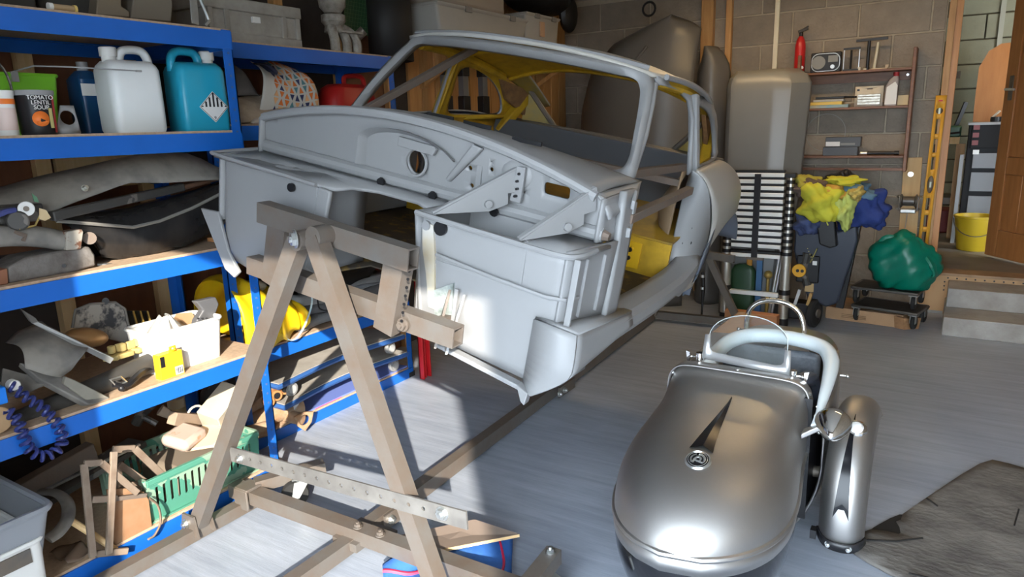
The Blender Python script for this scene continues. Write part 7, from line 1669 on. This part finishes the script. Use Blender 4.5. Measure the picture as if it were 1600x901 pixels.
# ladders of rags over the garden machine
mc = thing('garden_machine', 'upright dark blue and black garden machine with yellow dial under the rags', 'machine', (-.66, 5.05, 0))
M_mb = mat('navy_machine', (.03, .037, .055), .4); YM = 5.05
def mx_(px, py, y=YM): return AY(px, py, y)
m = MB(); m.prism([mx_(p[0], p[1]) for p in ((1243, 345), (1262, 340), (1282, 352), (1310, 362), (1338, 352), (1340, 375), (1328, 415), (1308, 474), (1290, 480), (1262, 466), (1248, 430), (1240, 390))], (0, .16, 0)); m.build('housing', M_mb, mc, bevel=.012, bseg=3)
m = MB(); m.prism([mx_(p[0], p[1], YM - .06) for p in ((1266, 326), (1293, 317), (1304, 345), (1308, 385), (1296, 388), (1280, 382), (1276, 355))], (0, .07, 0)); hn = m.build('handle_cover', M_black, mc, bevel=.010, bseg=3)
m = MB(); m.bar(mx_(1285, 330, YM - .064), mx_(1294, 352, YM - .064), .012, .006); m.build('yellow_stripe', mat('acid_yellow', (.62, .60, .05), .4), hn)
m = MB(); m.span(mx_(1243, 440, YM - .02), mx_(1282, 400, YM - .004)); m.build('dial_plate', M_black, mc, bevel=.01)
q = mx_(1249, 422, YM - .03); m = MB(); m.cyl(q, q + Vector((0, -.02, 0)), .046, n=28); dl = m.build('dial', mat('amber_dial', (.72, .36, .02), .4), mc, bevel=.004)
for dx in (-.008, .022):
    m = MB(); m.cyl(q + Vector((dx, -.02, 0)), q + Vector((dx, -.023, 0)), .011, n=14); m.build('dial_hole', M_black, dl)
m = MB(); m.span(mx_(1257, 455, YM - .012), mx_(1272, 443, YM - .004)); m.build('rating_plate', mat('brass_plate', (.48, .33, .15), .5), mc)
m = MB(); q1, q2 = mx_(1266, 410, YM - .03), mx_(1277, 388, YM - .03); m.bar(q1, q2, .026, .006); m.build('warning_label', mat('warning_yellow', (.55, .45, .05), .5, color2=(.03, .03, .03), nscale=40), mc)
m = MB(); q1 = mx_(1273, 411, YM - .034); m.span(q1 + Vector((-.014, 0, -.014)), q1 + Vector((.014, .004, .014))); m.build('white_label', M_labw, mc)
for k in range(12):
    m = MB(); q1 = mx_(1262 + k * .9, 388 + k * 2.2, YM - .03); m.cyl(q1, q1 + Vector((0, -.003, 0)), .003, n=6); m.build('scale_mark', mat('scale_yellow', (.7, .6, .2), .5), mc) if k % 2 == 0 else m.bm.free()
m = MB(); m.tube([mx_(1262, 395), mx_(1256, 420), mx_(1262, 445)], .03, 10); m.build('hose', M_dustblack, mc)
m = MB(); m.bar(mx_(1340, 350, YM + .1), mx_(1312, 480, YM + .1), .05, .05); m.build('rail', M_black, mc, bevel=.004); m = MB(); m.bar(mx_(1322, 372, YM + .02), mx_(1300, 470, YM + .02), .03, .03); m.build('rail', mat('grey_rail', (.05, .05, .055), .35), mc, bevel=.004)
q = mx_(1272, 487, YM - .02); m = MB(); m.lathe([(.02, -.02), (.085, -.022), (.10, -.012), (.10, .012), (.085, .022), (.02, .02)], (q.x, YM, .10), (1, -.25, 0), 30); wl_ = m.build('wheel', M_rubber, mc); m = MB(); m.cyl((q.x - .02, YM + .005, .10), (q.x + .03, YM - .008, .10), .03, n=16); m.build('wheel_hub', M_darksteel, wl_)
m = MB(); m.box((q.x - .10, YM + .07, .10), (.26, .12, .12)); m.build('chassis', M_black, mc, bevel=.01)
m = MB(); m.bar(mx_(1242, 475, YM - .02), mx_(1250, 452, YM - .02), .025, .02); m.build('tube_end', M_alu, mc); m = MB(); m.bar(mx_(1262, 476, YM - .03), mx_(1268, 458, YM - .03), .04, .02); m.build('wood_end', mat('mustard_wood', (.45, .27, .09), .6), mc)
# rags
def heap(label, px, py, wpx, hpx, y, mt, seed, name='rag', dy=.10):
    rn = random.Random(seed); c = AY(px, py, y); sx = wpx / 1090 * 5.2 / 2; sz = hpx / 1090 * 5.2 / 2; ph = [rn.uniform(0, 6.3) for _ in range(8)]
    m = MB(); m.sphere((0, 0, 0), 1, 48, 32, (1, 1, 1))
    for q in m.bm.verts:
        p = q.co; n_ = .16 * sin(4 * p.x + 3 * p.z + ph[0]) + .12 * sin(7 * p.z - 4 * p.x + ph[1]) + .13 * abs(sin(5 * p.x + 4 * p.y + ph[2])) + .12 * abs(sin(8 * p.z + 6 * p.x + ph[3])) - .1
        q.co = Vector((p.x * sx * (1 + n_), p.y * dy * (1 + n_), p.z * sz * (1 + n_))) + c
    return tag(m.build(name, mt, smooth=70), label, 'cloth')
GY = mat('rag_yellow', (.62, .60, .05), .8, noise=.25, nscale=7); BL = mat('rag_blue', (.025, .05, .22), .8, noise=.3, nscale=7)
heap('royal blue cloth, big bundle at the right of the rag heap', 1348, 325, 68, 62, 5.12, BL, 1)
heap('dusty blue cloth in the middle of the rag heap', 1330, 300, 60, 32, 5.10, mat('rag_steel', (.12, .22, .32), .8, noise=.3), 2)
heap('lime yellow cloth draped at the top of the rag heap', 1318, 283, 52, 16, 5.08, GY, 3)
heap('acid yellow cloth over the black machine handle', 1283, 318, 55, 50, 4.95, GY, 4)
heap('mustard orange cloth behind the acid yellow one', 1292, 306, 50, 30, 5.02, mat('rag_orange', (.60, .34, .06), .8, noise=.25), 5)
heap('brown grey cloth at the left top of the rag heap', 1270, 294, 50, 24, 5.05, mat('rag_brown', (.14, .10, .085), .9, noise=.3), 6)
heap('olive yellow cloth at the far left top of the rag heap', 1262, 288, 36, 26, 5.10, mat('rag_olive', (.42, .38, .06), .8, noise=.3), 7)
heap('dark indigo cloth hanging at lower left of the rag heap', 1262, 348, 36, 34, 5.02, mat('rag_indigo', (.06, .085, .20), .8, noise=.3), 8)
heap('pale lime cloth hanging down right of the machine handle', 1320, 328, 24, 46, 5.0, mat('rag_lime', (.55, .62, .16), .8, noise=.2), 9)
heap('black round cap behind the lime cloth on the rag heap', 1314, 280, 32, 22, 5.16, M_black, 10, 'cap')
heap('pair of straw coloured gloves between the blue cloths', 1338, 302, 18, 18, 5.0, mat('glove_straw', (.62, .48, .14), .8, noise=.4, nscale=20), 12, 'glove')

# spirit level, pulley plank, leaning on the doorway
t = thing('spirit_level', 'long yellow spirit level with oval windows leaning on the door frame', 'spirit level', (-.14, 5.72, .3))
la, lb2 = AY(1440, 397, 5.745), AY(1471, 149, 5.745); dz_ = (lb2 - la); Ln = dz_.length; dz_.normalize(); dxl = Vector((dz_.z, 0, -dz_.x))
hw_ = .033
slots = []
for (py0, py1) in ((183, 208), (213, 237), (241, 263), (305, 327), (332, 354), (359, 380)):
    s0, s1 = (397 - py1) / 248 * Ln, (397 - py0) / 248 * Ln; slots.append(rrect(-.013, s0 + .006, .013, s1 - .006, .004, 2))
ovs = [circ(0, (397 - 172) / 248 * Ln, .021, 18), circ(0, (397 - 285) / 248 * Ln, .020, 20, .062), circ(0, .0 + .004 + .012, .016, 14)]
m = MB(); m.plate([(-hw_, 0), (hw_, 0), (hw_, Ln), (-hw_, Ln)], slots + ovs, lambda p, r: la + dxl * p + dz_ * r); m.build('body', mat('level_yellow', (.72, .36, .04), .4), t, solid=.024, soff=1)
for nm, o_, mt_ in (('vial', ovs[0], M_darksteel), ('vial', ovs[1], M_darksteel)):
    m = MB(); c_ = Vector((sum(p[0] for p in o_) / len(o_), sum(p[1] for p in o_) / len(o_))); m.plate(o_, [], lambda p, r: la + dxl * p + dz_ * r + Vector((0, .010, 0))); vv_ = m.build(nm, mt_, t, solid=.004)
    m = MB(); q1 = la + dxl * c_.x + dz_ * c_.y + Vector((0, .004, 0)); m.cyl(q1 - dz_ * .02, q1 + dz_ * .02, .008, n=10); m.build('vial_tube', mat('vial_glass', (.55, .6, .5), .15), vv_)
m = MB(); q1 = la + dz_ * ((397 - 157) / 248 * Ln); m.span(q1 + Vector((-.012, -.002, -.004)), q1 + Vector((.012, 0.0, .006))); m.build('logo_print', M_redp, t)
# dark gap strip beside the frame and pulley plank
t = thing('pulley_plank', 'pale plank fixed upright to the wall with a grooved pulley and bolt', 'plank', (-.2, 5.78, .4))
pa, pb = AY(1416, 398, 5.79), AY(1427, 246, 5.79); m = MB(); m.bar(pa, pb, .024, .115, (1, 0, 0)); m.build('plank', mat('pale_plank', (.62, .40, .18), .6, color2=(.52, .31, .12), nscale=3, stretch=(10, 10, 1)), t, bevel=.002)
q = AY(1423, 272, 5.775); m = MB(); m.cyl(q, q + Vector((0, -.012, 0)), .018, n=18); m.cyl(q + Vector((0, -.012, 0)), q + Vector((0, -.024, 0)), .009, n=6); m.build('coach_bolt', M_zinc, t)
q = AY(1420, 314, 5.74); m = MB(); m.lathe([(.05, -.05), (.05, -.045), (.034, -.035), (.034, .035), (.05, .045), (.05, .05)], q, (1, 0, 0), 24); pu = m.build('pulley', mat('pulley_steel', (.11, .10, .09), .4, metal=.5), t)
for dx in (-.058, .058):
    m = MB(); m.box(q + Vector((dx, 0, -.02)), (.006, .06, .10)); m.build('cheek', M_darksteel, pu)
    for dz2 in (.03, -.055): bolt(pu, q + Vector((dx, -.0, dz2)), (1 if dx > 0 else -1, -.6, 0), .008)
m = MB(); m.box(q + Vector((0, .0, -.07)), (.10, .05, .03)); m.build('clamp', mat('silver_clamp', (.45, .45, .43), .35, metal=.6), pu, bevel=.006)
m = MB(); m.tube([q + Vector((0, -.03, -.08)), q + Vector((-.008, -.04, -.25)), q + Vector((-.002, -.04, -.38))], .0025, 5); m.build('cable', M_grey, pu)

# stacked dollies with green bag, cardboard under
t = thing('cardboard_box', 'flattened brown cardboard box on the floor under the stacked dollies', 'box', (-.36, 5.38, 0))
def gq(px, py, z): return AZ(px, py, z)
m = MB(); m.box((-.42, 5.46, .045), (.50, .34, .09), -.12); m.build('carton', M_card, t, bevel=.004)
m = MB(); m.prism([(-.24, 5.26, .001), (-.16, 5.32, .001), (-.15, 5.33, .085), (-.25, 5.25, .088)], (.06, -.02, -.01)); m.build('crushed_corner', mat('crushed_card', (.42, .22, .10), .8, noise=.4, nscale=20, bump=.4), t)
for k in range(3):
    m = MB(); m.box((-.50, 5.281 + .0, .03 + k * .011), (.16, .002, .004), -.12); m.build('printed_line', mat('faded_print', (.26, .15, .08), .8), t)
def dol(label, c, rz, z):
    t = thing('dolly', label, 'dolly', (c[0], c[1], z), 'grey four wheel dollies')
    M = TR((c[0], c[1], z), rz)
    m = MB(); m.box((0, 0, .115), (.40, .27, .012)); m.xf(M); m.build('deck', mat('dolly_grey', (.055, .052, .05), .5, noise=.3), t, bevel=.002)
    m = MB(); m.tube([(p[0], p[1], .115) for p in rrect(-.205, -.14, .205, .14, .01, 2)], .010, 6, closed=True); m.xf(M); m.build('frame', mat('dolly_frame', (.12, .11, .10), .4, metal=.3), t)
    for x in (-.18, .18):
        for y in (-.11, .11):
            m = MB(); m.box((x, y, .103), (.055, .05, .012)); m.box((x - .016, y, .075), (.004, .035, .06)); m.box((x + .016, y, .075), (.004, .035, .06)); m.xf(M); h = m.build('caster', M_zinc, t)
            m = MB(); m.lathe([(.018, -.014), (.042, -.013), (.048, -.007), (.048, .007), (.042, .013), (.018, .014)], (x, y + .02, .048), (1, 0, 0), 22); m.xf(M); m.build('wheel', M_rubber, h)
    return t
dol('lower black four wheel dolly resting on the cardboard by the steps', (-.285, 5.36), -.22, .012)
dol('upper black four wheel dolly stacked on the other, carrying the green bag', (-.305, 5.40), -.16, .135)
t = thing('green_bag', 'knotted green plastic carrier bag stuffed full on the upper dolly', 'bag', (-.25, 5.40, .255))
c = AY(1413, 412, 5.36); rn = random.Random(2); M_gbag = mat('green_film', (.0, .19, .12), .35, noise=.3, nscale=6, bump=.5, bscale=12)
m = MB(); m.sphere((0, 0, 0), 1, 44, 30)
for q in m.bm.verts:
    p = q.co; n_ = .07 * sin(6 * p.x + 3 * p.z) + .10 * abs(sin(5 * p.z - 7 * p.x + 1)) + .07 * abs(sin(9 * p.x + 6 * p.y + 4 * p.z)) - .08 + .10 * max(0, p.z) * (p.x < 0)
    q.co = c + Vector((p.x * .21 * (1 + n_) + .05 * p.z, p.y * .14 * (1 + n_), p.z * .185 * (1 + n_) - .06 * p.x))
    q.co.z = max(q.co.z, .262)
m.build('bag', M_gbag, t, smooth=70)
m = MB(); m.tube(cat([AY(1448, 400, 5.30), AY(1456, 412, 5.28), AY(1461, 428, 5.28), AY(1456, 433, 5.28)], 5), [.03] * 8 + [.02] * 7 + [.012], 8, flat=.5); m.build('handle', M_gbag, t)
m = MB(); m.tube(cat([AY(1372, 400, 5.34), AY(1378, 378, 5.34), AY(1390, 371, 5.34), AY(1410, 378, 5.34)], 5), .022, 8, flat=.4); m.build('handle', M_gbag, t)

# far room
ZF = .29
t = thing('yellow_bucket', 'yellow plastic bucket with wire handle on the far room floor', 'bucket', (.24, 7.0, ZF)); c = Vector((.225, 7.0, ZF)); c.x = AY(1523, 360, 7.0).x
m = MB(); m.lathe([(.115, 0), (.12, .01), (.155, .27), (.165, .275), (.165, .29), (.15, .29), (.11, .02)], c, n=30); m.build('body', mat('bucket_yellow', (.58, .40, .02), .4), t)
m = MB(); m.tube([c + Vector((.16 * cos(a), -.16 * abs(sin(a)) * .98 - .003, .26 - .13 * sin(a))) for a in [pi * i / 14 for i in range(15)]], .004, 6); m.build('handle', M_darksteel, t)
t = thing('tool_cabinet', 'tall black tool cabinet with silver drawer fronts in the far room', 'cabinet', (.35, 7.4, ZF))
YC = 7.30; cxl, cxr = AY(1503, 300, YC).x, AY(1503, 300, YC).x + .46; zt_ = AY(1530, 195, YC).z
M_cab = mat('cabinet_black', (.012, .012, .013), .5, spec=.2)
m = MB(); m.span((cxl, YC, ZF), (cxr, YC + .4, zt_)); m.build('carcass', M_cab, t, bevel=.004)
zd = [ (336, 305), (300, 268), (264, 238) ]
for a, b in zd:
    m = MB(); m.span((cxl + .05, YC - .012, AY(1530, a, YC).z + .008), (cxr - .01, YC, AY(1530, b, YC).z - .006)); m.build('drawer', mat('silver_front', (.20, .205, .215), .5, metal=.2), t, bevel=.002)
for k in range(3):
    zz = AY(1530, 232 - k * 12, YC).z; m = MB(); m.span((cxl + .02, YC - .012, zz + .004), (cxr - .01, YC, zz + .075)); d_ = m.build('drawer', M_cab, t, bevel=.003)
    m = MB(); m.span((cxl + .03, YC - .02, zz + .03), (cxl + .075, YC - .012, zz + .07)); m.build('red_latch', mat('dark_red', (.16, .03, .03), .4), d_)
m = MB(); m.span((cxl - .01, YC - .02, zt_), (cxr, YC + .4, zt_ + .02)); m.build('top', M_grey, t)
m = MB(); m.span((cxl - .045, YC - .01, ZF), (cxl - .015, YC + .02, zt_ - .25)); m.build('side_post', M_grey, t)
m = MB(); m.span((cxl + .045, YC - .014, AY(1512, 241, YC).z), (cxl + .09, YC - .010, AY(1512, 234, YC).z)); m.build('label', M_labw, t)
t = thing('small_pot', 'small black pot with a pale tool standing on the tool cabinet', 'pot', (.45, 7.4, zt_ + .02)); q = AY(1556, 188, YC + .1); m = MB(); m.cyl((q.x, YC + .1, zt_ + .021), (q.x, YC + .1, q.z + .03), .04, n=14); m.build('pot', M_black, t); m = MB(); m.bar((q.x - .03, YC + .1, q.z + .02), (q.x + .02, YC + .08, q.z + .08), .03, .012); m.build('tool', mat('pale_tool', (.6, .52, .4), .5), t)
t = thing('workbench', 'wooden workbench in the shadow of the far room', 'bench', (.05, 7.7, ZF)); m = MB(); zb_ = AY(1480, 225, 7.5).z; m.span((-.35, 7.5, zb_), (cxl - .06, 8.1, zb_ + .06)); m.build('top', M_pinepale, t)
for x in (-.3, .0): m = MB(); m.span((x, 7.55, ZF), (x + .07, 7.62, zb_)); m.build('leg', M_pine, t)
m = MB(); m.span((-.35, 7.7, ZF + .3), (cxl - .08, 8.1, ZF + .36)); m.build('lower_shelf', M_darksteel, t)
t = thing('bench_vice', 'green bench vice with tall black lever on the workbench', 'vice', (.05, 7.55, zb_ + .06)); q = AY(1492, 205, 7.55); q.z = zb_ + .06
m = MB(); m.box(q + Vector((0, .02, .05)), (.10, .16, .10)); m.build('body', mat('vice_green', (.04, .10, .06), .4), t, bevel=.015); m = MB(); m.bar(q + Vector((0, 0, .08)), q + Vector((.06, .02, .30)), .03, .03); m.cyl(q + Vector((-.08, -.05, .03)), q + Vector((.04, -.05, .04)), .014, n=10); m.build('lever', M_black, t)
m = MB(); m.box(q + Vector((-.06, -.08, -.05)), (.06, .06, .07)); tag(m.build('white_cloth', M_white, bevel=.015), 'white rag hanging on the bench edge below the vice', 'cloth')
t = thing('plywood_panel', 'brown plywood sheet with a rounded top corner leaning in the far room', 'panel', (.5, 7.9, ZF)); P = [AY(p[0], p[1], 7.75) for p in ((1520, 215), (1524, 150), (1530, 105), (1545, 80), (1565, 68), (1620, 62), (1620, 215))]; m = MB(); P[0].z = P[-1].z = ZF; m.prism(P, (0, .02, 0)); m.build('sheet', mat('plywood_brown', (.40, .17, .05), .5, color2=(.33, .13, .035), nscale=3, stretch=(6, 6, 1)), t)
t = thing('conduit', 'grey cable conduit running down the far room block wall', 'conduit', (.55, 8.28, 1.6)); q = AY(1566, 30, 8.28); m = MB(); m.span((q.x - .02, 8.27, 1.2), (q.x + .02, 8.298, 2.46)); m.build('trunking', mat('grey_conduit', (.36, .36, .30), .5), t)
t = thing('wall_hook', 'small bright hook on the block wall beside the door frame', 'hook', AY(1496, 117, 8.25)); q = AY(1496, 117, 8.29); m = MB(); m.box(q, (.05, .02, .07)); m.tube([q, q + Vector((0, -.05, -.02)), q + Vector((.0, -.06, .03))], .008, 6); m.build('hook', M_darksteel, t)
tag(MB().span((-.3, 7.9, ZF), (.02, 8.2, ZF + .22)).build('red_crate', mat('maroon_crate', (.22, .02, .02), .5), bevel=.01), 'dark red crate under the workbench', 'crate')

# ------------------------------------------------------------------ floor things near the camera
t = thing('rubber_mat', 'worn torn grey rubber sheet lying on the floor at lower right', 'mat', (.2, 2.5, 0))
M_mat = mat('worn_rubber', (.20, .185, .165), .85, color2=(.095, .085, .078), nscale=4, sharp=(.36, .62), bump=.5, bscale=30, stretch=(1, 1.6, 1), detail=9)
P = [(1311, 851), (1330, 842), (1345, 838), (1360, 832), (1385, 834), (1404, 838), (1407, 836), (1405, 826), (1400, 818), (1407, 815), (1410, 806), (1440, 785), (1500, 747), (1530, 729), (1550, 722), (1575, 727), (1640, 745), (1760, 800), (1760, 1010), (1500, 990), (1400, 905), (1350, 878)]
Q = [AZ(p[0], p[1], .0) for p in P]
m = MB(); m.plate([(q.x, q.y) for q in Q], [], lambda a, b: (a, b, .012 + .004 * sin(9 * a + 4 * b)), .06); m.build('sheet', M_mat, t, solid=.012)
P = [(1350, 838), (1365, 826), (1390, 812), (1405, 806), (1412, 806), (1412, 840), (1385, 838)]
m = MB(); m.prism([AZ(p[0], p[1], .0005) for p in P], (0, 0, .007)); m.build('torn_underside', mat('underside_black', (.015, .014, .013), .8), t)
# patches / cracks in the mat
for (x0, y0_, x1, y1_) in ((1352, 843, 1400, 845), (1400, 845, 1442, 840), (1448, 778, 1465, 790), (1585, 820, 1592, 795), (1420, 895, 1455, 903)):
    m = MB(); a, b = AZ(x0, y0_, .019), AZ(x1, y1_, .019); m.bar(a, b, .005, .004); m.build('crack', MATS['underside_black'], t)
t = thing('hardboard_offcut', 'thin tan hardboard offcut lying on the blue cloth under the jig', 'board', (-1.2, 1.6, .03))
P = [AZ(p[0], p[1], .075) for p in ((612, 836), (742, 819), (812, 838), (668, 866))]; P[1].z = .085; P[0].z = .06
m = MB(); m.prism(P, (0, 0, .010)); m.build('board', [mat('board_grey', (.24, .185, .15), .7, noise=.15), ], t)
m = MB()
for i, j in ((0, 3), (3, 2)): m.prism([P[i] + Vector((0, 0, -.001)), P[j] + Vector((0, 0, -.001)), P[j] + Vector((0, 0, .0095)), P[i] + Vector((0, 0, .0095))], Vector((0, -.0015, 0)))
m.build('raw_edge', mat('raw_edge', (.72, .50, .25), .7), t)
t = thing('blue_cloth', 'blue cloth bag with red piping crumpled on the floor under the hardboard', 'cloth', (-1.15, 1.45, 0))
cA, cB = AZ(600, 895, 0), AZ(790, 850, 0)
def bc_(a, b):
    p = AZ(lerp(600, 800, a), lerp(lerp(893, 845, a), lerp(960, 930, a), b), 0); return Vector((p.x, p.y, .012 + .045 * sin(pi * a) * (1 - b) * .9 + .012 * (1 + sin(9 * a + 7 * b))))
M_bcl = mat('denim_blue', (.02, .10, .36), .8, color2=(.05, .17, .48), nscale=6, bump=.4, bscale=22)
m = MB(); m.grid(bc_, 26, 16); m.build('cloth', M_bcl, t, solid=.006, smooth=70)
M_pipe = mat('red_piping', (.55, .02, .07), .5)
m = MB(); m.tube([bc_(i / 20, 0) + Vector((0, 0, .002)) for i in range(7)], .004, 6); m.build('piping', M_pipe, t)
m = MB(); m.tube([bc_(.88 + .06 * sin(3 * b), b) + Vector((0, 0, .006)) for b in [i / 14 for i in range(15)]], .005, 6); m.build('piping', M_pipe, t)
m = MB(); m.tube([bc_(.0 + .3 * b, .25 + .2 * b) + Vector((0, 0, .006)) for b in [i / 10 for i in range(11)]], .007, 6); m.build('piping', M_pipe, t)
